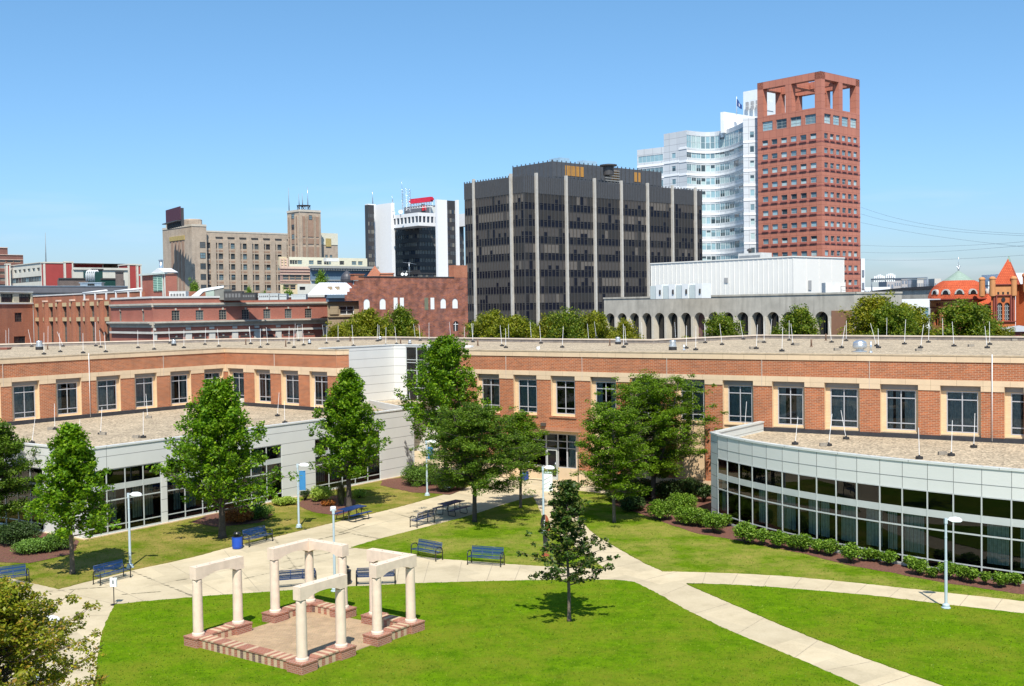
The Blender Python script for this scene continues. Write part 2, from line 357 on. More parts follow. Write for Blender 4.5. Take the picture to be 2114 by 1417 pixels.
GR2=grassmat('dry_grass',(.055,.095,.006),(.135,.185,.012),(.31,.235,.075),.38,.60)
GR3=grassmat('mixed_grass',(.05,.105,.005),(.145,.235,.008),(.28,.245,.06),.42,.64)
lawn('front_lawn',[[(170,1640),(196,1417),(205,1330),(216,1290),(237,1249)],[(237,1249),(350,1238),(463,1229),(613,1219),(752,1210.5),(896,1204),(1017,1201),(1153,1198),(1272,1198),(1310,1203)],[(1310,1203),(1365,1230),(1420,1263),(1520,1310),(1640,1358),(1775,1417),(2000,1520),(2100,1640)]],GR1)
lawn('triangle_lawn',[[(725,1131),(780,1114),(896,1085),(982,1062),(1069,1033),(1101,1027)],[(1101,1027),(1110,1045),(1121,1071),(1133,1087),(1185,1128),(1249,1175)],[(1249,1175),(1185,1173),(1069,1166),(916,1154.6),(846,1147),(766,1135),(725,1131)]],GR3)
lawn('left_lawn',[[(-200,1185),(0,1190),(57,1202),(121,1216.7)],[(121,1216.7),(190,1199),(273,1177.6),(400,1151),(463,1132.7),(566,1109.5),(689,1079),(803,1053),(900,1026),(940,1014),(975,1003)],[(975,1003),(990,985),(960,975),(860,980)],[(860,980),(790,990),(560,1025),(334,1074),(176,1114),(0,1085),(-200,1060)]],GR2)
lawn('right_lawn',[[(1181,1013),(1259,1021),(1310,1028)],[(1310,1028),(1352,1069),(1377,1081),(1440,1100.7),(1535,1118),(1663,1144),(1759,1167.7),(1854,1185),(1950,1202.7),(2114,1228),(2300,1250)],[(2300,1268),(2114,1241),(1950,1223.5),(1791,1206),(1663,1193),(1567,1186),(1440,1181),(1368,1180)],[(1368,1180),(1323,1160),(1260,1123.4),(1227,1104),(1200,1077),(1187,1055),(1181,1013)]],GR3)
lawn('path_side_lawn',[[(1418,1206),(1450,1206),(1561,1210.7),(1704,1222),(1822,1233),(1963,1250.6),(2114,1268),(2300,1290)],[(2400,1520),(2150,1500),(1950,1417),(1860,1386),(1770,1354),(1631,1299),(1577,1276),(1504,1244),(1440,1217),(1418,1206)]],GR1)
def bed(name,px,z=.02):
    rnd=random.Random(7); P=[G(*q) for q in px]; Q=[]
    for i in range(len(P)):
        a,b=P[i],P[(i+1)%len(P)]; k=max(1,int((b-a).length/.4))
        for j in range(k): q=a.lerp(b,j/k); Q.append(Vector((q.x+rnd.uniform(-.05,.05),q.y+rnd.uniform(-.06,.06),z)))
    mb=MB(); mb.poly(Q); mb.build(name,M['mulch'],kind='structure')
bed('mulch_bed',[(1255,1010),(1268,1045),(1350,1072),(1377,1083),(1440,1103),(1535,1120),(1663,1146),(1759,1170),(1854,1187),(1950,1205),(2114,1230),(2300,1252),(2300,1215),(2114,1199),(1867,1165),(1733,1141),(1596,1102),(1529,1083),(1485,1058),(1470,1008),(1330,1002)],.045)
bed('mulch_bed',[(785,1003),(850,1018),(930,1022),(960,1010),(955,985),(850,985),(790,992)],.05)
bed('mulch_bed',[(612,1044),(650,1060),(700,1066),(728,1056),(735,1034),(700,1024),(630,1032)],.05)
bed('mulch_bed',[(395,1080),(450,1090),(540,1080),(565,1064),(530,1050),(440,1060)],.05)
bed('mulch_bed',[(-60,1105),(-60,1160),(60,1165),(150,1145),(165,1120),(100,1085)],.05)
# slab joints
J=MB()
def joint(pts,w=.035,z=.004):
    P=[G(*q) for q in pts]
    for a,b in zip(P[:-1],P[1:]):
        d=(b-a).normalized(); n=Vector((-d.y,d.x,0))*w/2
        J.quad((a.x-n.x,a.y-n.y,z),(b.x-n.x,b.y-n.y,z),(b.x+n.x,b.y+n.y,z),(a.x+n.x,a.y+n.y,z))
for a,b in [((463,1137),(538,1224)),((566,1112),(640,1214)),((505,1195),(700,1150)),((689,1082),(780,1113)),((803,1056),(896,1084)),((640,1120),(930,1042)),((585,1160),(725,1133)),((121,1218),(237,1248)),((200,1200),(300,1242)),((273,1180),(400,1232)),((350,1165),(463,1228)),((300,1212),(505,1170)),((900,1028),(985,1060)),((950,1012),(1045,1040)),((800,1113),(1010,1048)),
  ((886,1159),(874,1204)),((953,1160),(944,1203)),((1017,1165),(1004,1201)),((1075,1168),(1062,1200)),((1135,1171),(1122,1199)),((1200,1176),(1187,1198)),((828,1148),(818,1206)),
  ((1323,1160),(1249,1176)),((1290,1142),(1200,1138)),((1260,1123),(1185,1125)),((1205,1082),(1128,1083)),((1186,1050),(1114,1052)),((1181,1013),(1102,1027)),((1310,1203),(1400,1180)),((1418,1208),(1365,1230)),((1504,1246),(1430,1268)),((1577,1276),(1520,1310)),((1690,1322),(1640,1358)),((1800,1366),(1700,1385)),((1880,1394),(1790,1424)),
  ((1457,1182),(1450,1206)),((1523,1185),(1510,1208)),((1590,1188),(1575,1212)),((1655,1193),(1635,1217)),((1722,1199),(1700,1221)),((1790,1206),(1765,1227)),((1860,1213),(1835,1234)),((1930,1221),(1905,1243)),((2000,1228),(1980,1252)),((2070,1236),(2052,1260)),
  ((1102,1027),(1000,1010)),((1181,1013),(1160,998)),((150,1270),(225,1272)),((100,1330),(206,1330)),((60,1262),(150,1240)),((0,1226),(130,1240))]: joint([a,b])
J.build('pavement_joints',mat('joint_dirt',(.36,.3,.21),.9,.3,5),kind='structure')
K=MB()
rnd=random.Random(5)
for a,b in [((680,1094),(780,1112)),((840,1060),(925,1053)),((505,1195),(640,1165)),((90,1222),(240,1211)),((700,1101),(752,1083)),((360,1200),(440,1186)),((250,1228),(330,1222)),((566,1112),(640,1214)),((585,1160),(725,1133)),((803,1056),(896,1084)),((273,1180),(400,1232)),((630,1120),(720,1100))]:
    P0,P1=G(*a),G(*b)
    for i in range(60):
        q=P0.lerp(P1,rnd.random()); 
        if rnd.random()<.5: continue
        w=rnd.uniform(.05,.16); h=rnd.uniform(.02,.05); K.poly([(q.x-w,q.y,.007),(q.x,q.y-h,.007),(q.x+w,q.y+h*.3,.007),(q.x+w*.3,q.y+h,.007)])
K.build('pavement_cracks',mat('crack_dirt',(.12,.11,.07),.9),kind='structure')
# grass tufts
def inside(x,y,Q):
    q=np.array([(p.x,p.y) for p in Q]); c=np.zeros(len(x),bool); j=len(q)-1
    for i in range(len(q)):
        xi,yi=q[i];xj,yj=q[j]
        t=((yi>y)!=(yj>y))&(x<(xj-xi)*(y-yi)/((yj-yi) or 1e-9)+xi); c^=t; j=i
    return c
def quads_mesh(name,cen,ax,ay,mats,midx=None):
    n=len(cen); v=np.empty((n,4,3)); v[:,0]=cen-ax-ay*.15; v[:,1]=cen+ay*-1; v[:,2]=cen+ax-ay*.15; v[:,3]=cen+ay
    me=bpy.data.meshes.new(name); me.vertices.add(n*4); me.vertices.foreach_set('co',v.ravel())
    me.loops.add(n*4); me.loops.foreach_set('vertex_index',np.arange(n*4)); me.polygons.add(n); me.polygons.foreach_set('loop_start',np.arange(n)*4)
    for m_ in (mats if isinstance(mats,list) else [mats]): me.materials.append(m_)
    if midx is not None: me.polygons.foreach_set('material_index',midx.astype(np.int32))
    me.update(); me.validate(); return me
def tufts():
    rg=np.random.default_rng(3); C=[];AX=[];AY=[]
    for nm,Q,mt in LAWNS:
        xs=[p.x for p in Q];ys=[p.y for p in Q]; x0,x1=max(min(xs),-30),min(max(xs),32); y0,y1=max(min(ys),36),min(max(ys),92)
        N=int((x1-x0)*(y1-y0)*60); x=rg.uniform(x0,x1,N); y=rg.uniform(y0,y1,N)
        keep=rg.random(N)<np.clip((50/y)**3,.1,1); x,y=x[keep],y[keep]
        k=inside(x,y,Q)&(np.abs(x)<y*.47); x,y=x[k],y[k]
        n=len(x); h=rg.uniform(.010,.028,n); a=rg.uniform(0,6.28,n); w=rg.uniform(.012,.03,n)
        C.append(np.stack([x,y,.03+h*.8],1)); AX.append(np.stack([np.cos(a)*w,np.sin(a)*w,0*w],1))
        AY.append(np.stack([rg.normal(0,.02,n),rg.normal(0,.02,n),h],1))
    C=np.concatenate(C);me=quads_mesh('grass',C,np.concatenate(AX),np.concatenate(AY),leaf('grass_blades',(.06,.13,.006),(.14,.25,.010),(.22,.28,.03),.3,.1))
    o=bpy.data.objects.new('grass',me); S.collection.objects.link(o); tag(o,'short mown green grass blades on the campus lawns','grass',kind='stuff'); return len(C)
print('tufts',tufts())
# ================================================================ CAMPUS BUILDING (two storey, brick)
Z_T=9.7
def cp(px,py,z=Z_T): v=G(px,py,z); return Vector((v.x,v.y))
Wp={'a':cp(0,742.6),'c1':cp(464,720),'c2':cp(694,724.6)}
dL=(Wp['c1']-cp(0,742.6)).normalized(); Wp['a']=cp(0,742.6)-dL*14
Wp['r0']=cp(949,724.5); Wp['r1']=cp(1300,729); Wp['r2']=cp(2114,738); Wp['r3']=Wp['r2']+(Wp['r2']-Wp['r1']).normalized()*9
# straighten the long right wall slightly (two chords)
campus=empty('campus_building',(0,95,0),0,'two storey orange brick campus building with tan stone bands and gravel roof','building')
BR=[M['brick'],M['stone'],M['cap'],M['tanbrick'],M['black'],mat('lintel_shade_grey',(.25,.235,.22),.7,.06)]
def window(par,A,U,N,u0,u1,z0,z1,n=0,mv=(.5,),mh=(.17,.8),fw=.06,fm=None,pm=None,curt=None,rng=random,name='window',depth=.05,sub=True):
    """frame with bars, glass pane and curtain behind; n = offset along outward normal of the frame's back"""
    mb=MB(); D=depth
    mb.obox(A,U,N,u0,u0+fw,n,n+D,z0,z1); mb.obox(A,U,N,u1-fw,u1,n,n+D,z0,z1)
    mb.obox(A,U,N,u0+fw,u1-fw,n,n+D,z0,z0+fw); mb.obox(A,U,N,u0+fw,u1-fw,n,n+D,z1-fw,z1)
    for k in mv: uc=u0+(u1-u0)*k; mb.obox(A,U,N,uc-fw/2,uc+fw/2,n,n+D,z0+fw,z1-fw)
    for k in mh:
        zc=z0+(z1-z0)*k; us=[u0+fw]+[x for kk in mv for x in (u0+(u1-u0)*kk-fw/2,u0+(u1-u0)*kk+fw/2)]+[u1-fw]
        for a,b in zip(us[::2],us[1::2]): mb.obox(A,U,N,a,b,n,n+D*.9,zc-fw/2,zc+fw/2)
    f=mb.build(name,fm or M['frame2'],par)
    P=lambda u,nn,z:(A.x+U.x*u+N.x*nn,A.y+U.y*u+N.y*nn,z)
    MB().quad(P(u0+fw/2,n+D*.4,z0+fw/2),P(u1-fw/2,n+D*.4,z0+fw/2),P(u1-fw/2,n+D*.4,z1-fw/2),P(u0+fw/2,n+D*.4,z1-fw/2)).build('pane',pm or M['glass'],f)
    if curt is not None:
        cm=MB()
        for a,b in curt:
            ua=u0+(u1-u0)*a; ub=u0+(u1-u0)*b; k=max(4,int((ub-ua)/.05)); pr=None
            for i in range(k+1):
                u=ua+(ub-ua)*i/k; d=n-.12-.035*(i%2)-rng.uniform(0,.03)
                if pr: cm.quad(P(pr[0],pr[1],z0+.02),P(u,d,z0+.02),P(u,d,z1-.05),P(pr[0],pr[1],z1-.05))
                pr=(u,d)
        cm.build('curtain',M['curtain'],f)
    return f
rw=random.Random(11)
walls=MB(); roomm=MB(); 
def campus_wall(A,B,ops_px,zlow,py=790,full=False,sills=False,extra=()):
    """ops_px: (pxl,pxr) lintel-level opening edges"""
    U=(B-A).normalized(); N=Vector((U.y,-U.x)); L=(B-A).length
    ops=[]
    for a,b in ops_px:
        ua=hit(A,B,a,py)[0]; ub=hit(A,B,b,py)[0]; ops.append((ua,ub))
    zb=5.02
    o3=[]
    for ua,ub in ops:
        ob=(1.05 if full and not sills else 4.95); o3.append((ua,ub,ob,7.92))
    brickops=[(a,b,c,d) for a,b,c,d in o3]+list(extra)
    walls.wall(A,B,zlow,9.36,brickops,.28,0,3)
    # stone: lintel band, fascia, pier blocks
    walls.obox(A,U,N,0,L,0.004,.05,7.935,8.27,1)
    walls.obox(A,U,N,0,L,-.3,.06,9.36,9.72,1)
    walls.obox(A,U,N,-.02,L+.02,-.42,.09,9.722,9.8,2)
    edges=[0]+[x for o in ops for x in o]+[L]
    for a,b in zip(edges[::2],edges[1::2]):
        if b-a>.2: walls.obox(A,U,N,a,b,0.004,.045,7.62,7.93,1)
    if zlow<4:
        e2=sorted([(a,b) for a,b,c,d in extra]); cur=0
        segs=[]
        for a,b in e2: segs.append((cur,a)); cur=b
        segs.append((cur,L))
        for a,b in segs: 
            if b-a>.1: walls.obox(A,U,N,a,b,0.004,.04,0,1.0,1)
    for ua,ub in ops:
        w=ub-ua; g0,g1=ua+w*.13,ub-w*.09; zo=(1.0 if full and not sills else 4.95)
        a2=A-N*.28
        # tan infill panel with hole
        P=lambda u:Vector((a2.x+U.x*u,a2.y+U.y*u))
        walls.wall(P(ua),P(ub),zo,7.92,[(g0-ua,g1-ua,5.08,7.56)],.1,3)
        walls.obox(a2,U,N,ua,ub,.002,.03,7.6,7.92,5)  # strip at the window head, recess shadow painted in as dark grey
        r=rw.random()
        cu=[(0.02,.98)] if r<.45 else ([(0.02,.2),(.3,.45),(.6,.98)] if r<.7 else ([(.02,.28),(.7,.98)] if r<.9 else []))
        window(campus,a2,U,N,g0,g1,5.08,7.56,-.07,curt=cu,rng=rw)
        # room box
        b=a2-N*.12
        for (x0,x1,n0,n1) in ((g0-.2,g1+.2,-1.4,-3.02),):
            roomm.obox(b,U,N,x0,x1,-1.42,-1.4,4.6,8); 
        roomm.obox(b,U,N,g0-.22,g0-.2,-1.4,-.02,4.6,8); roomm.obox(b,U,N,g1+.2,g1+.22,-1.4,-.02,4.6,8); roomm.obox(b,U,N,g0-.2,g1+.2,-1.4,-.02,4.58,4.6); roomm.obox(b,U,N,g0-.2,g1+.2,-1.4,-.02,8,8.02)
        if sills: walls.obox(A,U,N,ua-.12,ub+.12,.0,.09,4.82,4.94,0)
        elif full: walls.obox(a2,U,N,ua,ub,.002,.1,4.9,5.0,3)
    return ops,U,N,L
campus_wall(Wp['a'],Wp['c1'],[(-120,-65),(-45,0),(23,80),(114,167),(198,248),(277,323),(351,394),(421,461)],4.4,py=770)
campus_wall(Wp['c1'],Wp['c2'],[(471,503),(525,558),(580,616),(639,676)],4.4,py=768)
c3=Wp['c2']+(Wp['r0']-Wp['c2']).normalized()*0+Vector((.95,.55)); 
campus_wall(Wp['c2'],c3,[],4.4)
# right wall
A,B=Wp['r0'],Wp['r1']
e0=hit(A,B,1050,850)[0]; e1=hit(A,B,1194,870)[0]
campus_wall(A,B,[(985,1031),(1060,1108),(1137,1187)],0,py=780,full=True,sills=True,extra=[(e0,e1,0,3.82)]) if 0 else None
mid=A+(B-A).normalized()*hit(A,B,1203,790)[0]
campus_wall(A,mid,[(985,1031),(1060,1108),(1137,1187)],0,py=780,full=True,sills=True,extra=[(e0,e1,-1,3.82)])
campus_wall(mid,B,[(1219,1272)],0,py=785,full=True)
campus_wall(B,Wp['r2'],[(1304,1362),(1395,1455),(1492,1555),(1594,1661),(1702,1774.5),(1817,1895.6),(1941,2025),(2073.6,2165)],0,py=790,full=True)
campus_wall(Wp['r2'],Wp['r3'],[(2225,2320)],0,py=795,full=True)
_b3=cp(905,715.2,9.66); campus_wall(_b3,Wp['r0'],[],0)
# soldier course above entrance
U=(B-A).normalized(); N=Vector((U.y,-U.x))
sol=MB(); sol.obox(A,U,N,e0-.2,e1+.25,.002,.03,3.82,4.1); 
sol.build('brick_header',brick('soldier_brick',(.42,.15,.07),(.34,.12,.06),(.5,.36,.26),.105,.32,.012,.1,off=0),campus)
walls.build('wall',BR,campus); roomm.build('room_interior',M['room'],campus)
# entrance
ent=MB(); b2=A-N*.9
ent.obox(A,U,N,e1,e1+.3,-.9,-.02,0,3.82,0); ent.obox(A,U,N,e0-.3,e0,-.9,-.02,0,3.82,0); ent.obox(A,U,N,e0,e1,-.9,-.01,3.82,4.0,0)
dd=lambda px,py=950: hit(b2,b2+U,px,py)[0]
ent.obox(b2,U,N,e0,dd(1128),-.1,0,0,.95,0); ent.obox(b2,U,N,dd(1152),e1,-.1,0,0,.95,0)
ent.obox(b2,U,N,dd(1190),e1,-.1,0,.95,3.82,0); ent.obox(b2,U,N,e0,dd(1190),-.1,0,3.5,3.82,0)
ent.build('entrance_surround',[M['stone']],campus)
wm=MB()
for k,(x0,x1) in enumerate([(dd(1062),dd(1092)),(dd(1092),dd(1128)),(dd(1152),dd(1171)),(dd(1171),dd(1190))]):
    window(campus,b2,U,N,x0,x1,.95,3.5,-.06,mv=(),mh=(.58,.78),curt=([(0.1,.9)] if k in (0,3) else None),rng=rw)
window(campus,b2,U,N,dd(1128),dd(1152),2.35,3.5,-.06,mv=(),mh=(.5,),rng=rw)
dr=MB(); x0,x1=dd(1129),dd(1151); 
dr.obox(b2,U,N,x0,x0+.1,-.05,.03,0,2.32); dr.obox(b2,U,N,x1-.1,x1,-.05,.03,0,2.32); dr.obox(b2,U,N,x0+.1,x1-.1,-.05,.03,0,.22); dr.obox(b2,U,N,x0+.1,x1-.1,-.05,.03,2.2,2.32)
door=dr.build('door',M['frame'],campus)
P=lambda u,nn,z:(b2.x+U.x*u+N.x*nn,b2.y+U.y*u+N.y*nn,z)
MB().quad(P(x0+.1,-.01,.22),P(x1-.1,-.01,.22),P(x1-.1,-.01,2.2),P(x0+.1,-.01,2.2)).build('pane',PD[0],door)
MB().tube([P(x1-.16,.05,.9),P(x1-.16,.09,1.0),P(x1-.16,.05,1.35)],.02,6).build('handle',M['galv'],door)
rm=MB(); rm.obox(b2,U,N,e0,e1,-4,-3.98,0,3.8); rm.obox(b2,U,N,e0-.1,e0,-4,-.12,0,3.8); rm.obox(b2,U,N,e1,e1+.1,-4,-.12,0,3.8); rm.obox(b2,U,N,e0,e1,-3.98,-.12,3.6,3.7); rm.obox(b2,U,N,e0,e1,-3.98,-.12,.02,.04); rm.build('room_interior',M['room'],campus)
wl_=MB(); uc=hit(A,B,1123,882)[0]; wl_.obox(A,U,N,uc-.2,uc+.2,.0,.18,4.15,4.38); wl_.build('wall_light',mat('dark_fixture',(.08,.07,.06),.5),campus)
# white clad bay
by=[cp(708,722),cp(813,714,9.66),cp(837,714,9.66),cp(905,715.2,9.66),cp(905,715.2,9.66)+Vector((4,4))]
by[0]=by[1]+(cp(714,719,9.66)-by[1]).normalized()*(by[1]-cp(714,719,9.66)).length*1.5
bm=MB()
bm.wall(by[0],by[1],0,9.7,(),0,0); bm.wall(by[1],by[2],0,9.7,(),0,0)
Ub=(by[3]-by[2]).normalized(); Nb=Vector((Ub.y,-Ub.x)); Lb=(by[3]-by[2]).length
bm.wall(by[2],by[3],0,9.7,[(0.06,Lb-.02,4.5,9.6)],0,0)
for a,b in zip(by[:3],by[1:4]):
    uu=(b-a).normalized(); nn=Vector((uu.y,-uu.x)); bm.obox(a,uu,nn,0,(b-a).length,-.25,.05,9.702,9.8,0)
bm.build('clad_bay_wall',M['wpanel'],campus)
for i in range(3):
    u0=.06+(Lb-.08)*i/3; u1=.06+(Lb-.08)*(i+1)/3
    window(campus,by[2],Ub,Nb,u0,u1,4.5,9.6,-.04,mv=(),mh=(.26,.57,.71,.76),fm=M['frame'],pm=PD[2] if 0 else M['glass'],rng=rw)
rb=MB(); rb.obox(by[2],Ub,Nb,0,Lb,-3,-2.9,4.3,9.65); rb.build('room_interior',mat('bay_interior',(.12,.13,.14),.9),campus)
# roof with back parapet
back=[G(-60,713,9.8),G(0,712,9.8),G(460,701,9.8),G(800,697,9.8),G(1100,701,9.8),G(1350,703,9.8),G(1570,693,9.8),G(2114,697,9.8),G(2300,698,9.8)]
back=[Vector((b.x,b.y)) for b in back]
back[0]=back[1]-(back[2]-back[1]).normalized()*16
front=[Wp['a'],Wp['c1'],Wp['c2'],c3,by[0],by[1],by[2],by[3],Wp['r0'],Wp['r1'],Wp['r2'],Wp['r3']]
rf=MB(); ring=[(p.x,p.y,9.5) for p in front]+[(p.x,p.y,9.5) for p in reversed(back)]; rf.poly(ring); rf.build('roof',M['gravel'],campus)
pr=MB()
for a,b in zip(back[:-1],back[1:]):
    uu=(b-a).normalized(); nn=Vector((uu.y,-uu.x)); L=(b-a).length
    pr.obox(a,uu,nn,0,L,-.3,0,9.3,9.78,1); pr.obox(a,uu,nn,0,L,-.36,.06,9.783,9.9,0); pr.obox(a,uu,nn,0,L,-.28,-.02,0,9.3,2)
for a,b in ((back[-1],Wp['r3']),(Wp['a'],back[0])):
    uu=(b-a).normalized(); nn=Vector((uu.y,-uu.x)); pr.obox(a,uu,nn,0,(b-a).length,-.2,0,0,9.75,2)
pr.build('parapet',[mat('parapet_cap',(.62,.52,.42),.8,.1),mat('parapet_flashing',(.22,.19,.17),.8,.3,2),M['brick']],campus)
# black flashing where low roofs meet the wall
fl=MB()
for a,b,s0,s1 in ((Wp['a'],Wp['c1'],0,1e9),(Wp['c1'],Wp['c2'],0,1e9)):
    uu=(b-a).normalized(); nn=Vector((uu.y,-uu.x)); fl.obox(a,uu,nn,0,(b-a).length,-.27,.1,4.5,4.93)
fl.build('roof_flashing',M['black'],campus); fl=MB()
A,B=Wp['r1'],Wp['r2']; uu=(B-A).normalized(); nn=Vector((uu.y,-uu.x)); s0=hit(A,B,1562,860)[0]
fl.obox(A,uu,nn,s0,(B-A).length+6,-.27,.1,4.45,4.88)
fl.build('roof_flashing',M['black'],campus)
cj=MB()
for a,b,pxs in ((Wp['a'],Wp['c1'],[5,337]),(Wp['c1'],Wp['c2'],[567]),(Wp['r0'],Wp['r1'],[1045,1202]),(Wp['r1'],Wp['r2'],[1377,1573,1795])):
    uu=(b-a).normalized(); nn=Vector((uu.y,-uu.x))
    for px in pxs: u=hit(a,b,px,760)[0]; cj.obox(a,uu,nn,u-.015,u+.015,0.0,.055,7.6,9.35)
cj.build('expansion_joint',mat('sealant',(.5,.42,.36),.8),campus)
# vertical drain rods on the walls (things)
for px,a,b,lab in ((183,Wp['a'],Wp['c1'],'thin white vertical rod fixed to left brick wall'),(2049,Wp['r1'],Wp['r2'],'thin white vertical rod fixed to right brick wall')):
    uu=(b-a).normalized(); nn=Vector((uu.y,-uu.x)); u=hit(a,b,px,790)[0]; q=a+uu*u+nn*.12
    m_=MB(); m_.tube([(q.x,q.y,4.7),(q.x,q.y,9.85)],.022,6); m_.build('wall_conduit',M['rod'],label=lab,cat='conduit')
# ================================================================ LOW WINGS
def glazing(par,A,B,nb,rows,fm,edge=.0,curt=True,rng=rw,spand=None):
    """rows: list of (z0,z1) glass rows; frame between"""
    U=(B-A).normalized(); N=Vector((U.y,-U.x)); L=(B-A).length
    for i in range(nb):
        u0=L*i/nb; u1=L*(i+1)/nb; fw=.03
        mb=MB(); zt=rows[-1][1]+.03; zb0=rows[0][0]-.1
        mb.obox(A,U,N,u0,u0+fw,-.06,.035,zb0,zt); mb.obox(A,U,N,u1-fw,u1,-.06,.035,zb0,zt)
        prev=zb0
        for a,b in rows:
            mb.obox(A,U,N,u0+fw,u1-fw,-.05,.02,prev,a); prev=b
        mb.obox(A,U,N,u0+fw,u1-fw,-.05,.035,prev,zt)
        f=mb.build('window',fm,par)
        P=lambda u,nn,z:(A.x+U.x*u+N.x*nn,A.y+U.y*u+N.y*nn,z)
        g=MB()
        for a,b in rows: g.quad(P(u0+fw,0,a),P(u1-fw,0,a),P(u1-fw,0,b),P(u0+fw,0,b))
        g.build('pane',M['glass'],f)
        if curt and rng.random()<.8:
            cm=MB(); k0=rng.uniform(0,.5); k1=min(1,k0+rng.uniform(.35,.9)); ua=u0+(u1-u0)*k0; ub=u0+(u1-u0)*k1; n_=max(4,int((ub-ua)/.09)); pr_=None
            for j in range(n_):
                u=ua+(ub-ua)*j/n_; w=.075
                cm.quad(P(u,-.2,.72),P(u+w,-.2-.03*(j%2),.72),P(u+w,-.2-.03*(j%2),2.6),P(u,-.2,2.6))
            cm.build('curtain',M['curtain2'],f)
ROWS=[(.2,.52),(.58,2.0),(2.07,2.63),(2.98,3.84)]
Z5=5.25
lw=[cp(-60,903,Z5),cp(170,929,Z5),cp(863,843,Z5)]
lw[2]=lw[1]+(cp(775.7,852.4,Z5)-lw[1]).normalized()*(cp(863,843,Z5)-lw[1]).length
lw[0]=lw[1]+(cp(0,912.6,Z5)-lw[1])*2.1
wing=empty('white_clad_wing',(lw[1].x,lw[1].y,0),0,'low white metal clad wing with dark windows and gravel roof on the left','building')
wb=MB(); wr=MB()
for si,(A,B,ops_px) in enumerate(((lw[0],lw[1],[(-40,88)]),(lw[1],lw[2],[(181,333),(345,583),(652,786)]))):
    U=(B-A).normalized(); N=Vector((U.y,-U.x)); L=(B-A).length
    ops=[]
    for a,b in ops_px:
        ua=max(.2,hit(A,B,a,1000)[0]); ub=hit(A,B,b,1000)[0]; ops.append((ua,ub,.1,3.88))
    wb.wall(A,B,-.1,5.2,ops,.1,0)
    wb.obox(A,U,N,0,L,-.3,.05,5.2,5.3,0)
    wb.obox(A,U,N,0,L,-.28,-.02,4.7,5.2,0)
    wb.obox(A,U,N,-.05,L,.002,.07,0,.1,1)
    for ua,ub,_,_ in ops:
        nb=max(2,round((ub-ua)/1.35)); glazing(wing,A+U*ua-N*.06,A+U*ub-N*.06,nb,ROWS,M['frame'])
        dp=-1.0
        for bx in ((ua-.05,ub+.05,dp-.05,dp,0,4),(ua-.05,ub+.05,dp,-.05,4,4.05),(ua-.05,ub+.05,dp,-.05,.02,.06),(ua-.1,ua-.05,dp,-.05,.06,4),(ub+.05,ub+.1,dp,-.05,.06,4)): wr.obox(A-N*.1,U,N,*bx)
endw=lw[2]+Vector((-4.5,9)); 
B=endw; A=lw[2]; U=(B-A).normalized(); N=Vector((U.y,-U.x)); wb.obox(A,U,N,0,(B-A).length,-.2,0,0,5.2,0)
wb.build('wall',[M['wpanel'],M['stone']],wing); wr.build('room_interior',M['room'],wing)
rf=MB(); zR=4.62
ring=[lw[0],lw[1],lw[2],endw,by[3]+Vector((.3,.3)),by[2],by[1],by[0],c3,Wp['c2'],Wp['c1'],Wp['a'],lw[0]+Vector((-12,-1))]
rf.poly([(p.x,p.y,zR) for p in ring]); rf.build('roof',M['gravel'],wing)
# right curved pavilion
cv=[G(x,y,Z5) for x,y in [(1478,897),(1526,907.8),(1580,917.4),(1647,925.4),(1723.8,935.6),(1813,945.4),(1912,955.6),(2023.5,965.2),(2114,972.2)]]
cv=[Vector((p.x,p.y)) for p in cv]
# smooth fit: quadratic through arc parameter
ss=[0]
for a,b in zip(cv[:-1],cv[1:]): ss.append(ss[-1]+(b-a).length)
fx=np.polyfit(ss,[p.x for p in cv],3); fy=np.polyfit(ss,[p.y for p in cv],3)
mw=None
uprev=0; nodes=[]
mul=[1482,1502,1526,1553,1582,1615,1649,1686,1726,1769,1816,1863,1914.5,1968.6,2026.6,2088,2155,2230]
def curve(s): return Vector((np.polyval(fx,s),np.polyval(fy,s)))
for px in mul:
    best=min(np.arange(-1,ss[-1]+7,.02),key=lambda s:abs((lambda p:(CXP+FPX*( (ROT.transposed()@Vector((p.x,p.y,4-CH))).x/-(ROT.transposed()@Vector((p.x,p.y,4-CH))).z)))(curve(s))-px))
    nodes.append(curve(best))
pav=empty('curved_glass_pavilion',(nodes[0].x,nodes[0].y,0),0,'curved single storey pavilion with strip glazing and pale metal panels on the right','building')
P0=cp(1467,893.5,Z5)
pb=MB(); pr2=MB(); cen=Vector((nodes[8].x+6,nodes[8].y+20))
poly=[P0]+nodes
for i,(A,B) in enumerate(zip(poly[:-1],poly[1:])):
    U=(B-A).normalized(); N=Vector((U.y,-U.x)); L=(B-A).length
    if i==0: pb.wall(A,B,0,5.2,(),0,1)
    else:
        pb.wall(A,B,3.88,5.2,(),0,0); pb.wall(A,B,-.1,.12,(),0,0)
        pb.obox(A,U,N,0.01,L-.01,-.02,.012,4.44,4.455,2); pb.obox(A,U,N,0,.015,-.02,.012,3.9,5.2,2)
        glazing(pav,A,B,1,ROWS,M['frame'])
    pb.obox(A,U,N,-.01,L+.01,-.3,.05,5.2,5.3,1)
    pb.obox(A,U,N,0,L,-.28,-.02,4.5,5.2,1)
A,B=Vector(P0),cp(1569,871,Z5); U=(A-B).normalized(); N=Vector((U.y,-U.x)); L=(B-A).length
pb.obox(B,U,N,0,L,-.25,0,0,5.2,1); pb.obox(B,U,N,0,L,-.3,.04,5.2,5.3,1)
A,B=poly[-1],Wp['r3']+Vector((0,0)); U=(B-A).normalized(); N=Vector((U.y,-U.x)); pb.obox(A,U,N,0,(B-A).length,-.2,0,0,5.2,1); pb.obox(A,U,N,0,(B-A).length,-.25,.04,5.2,5.3,1)
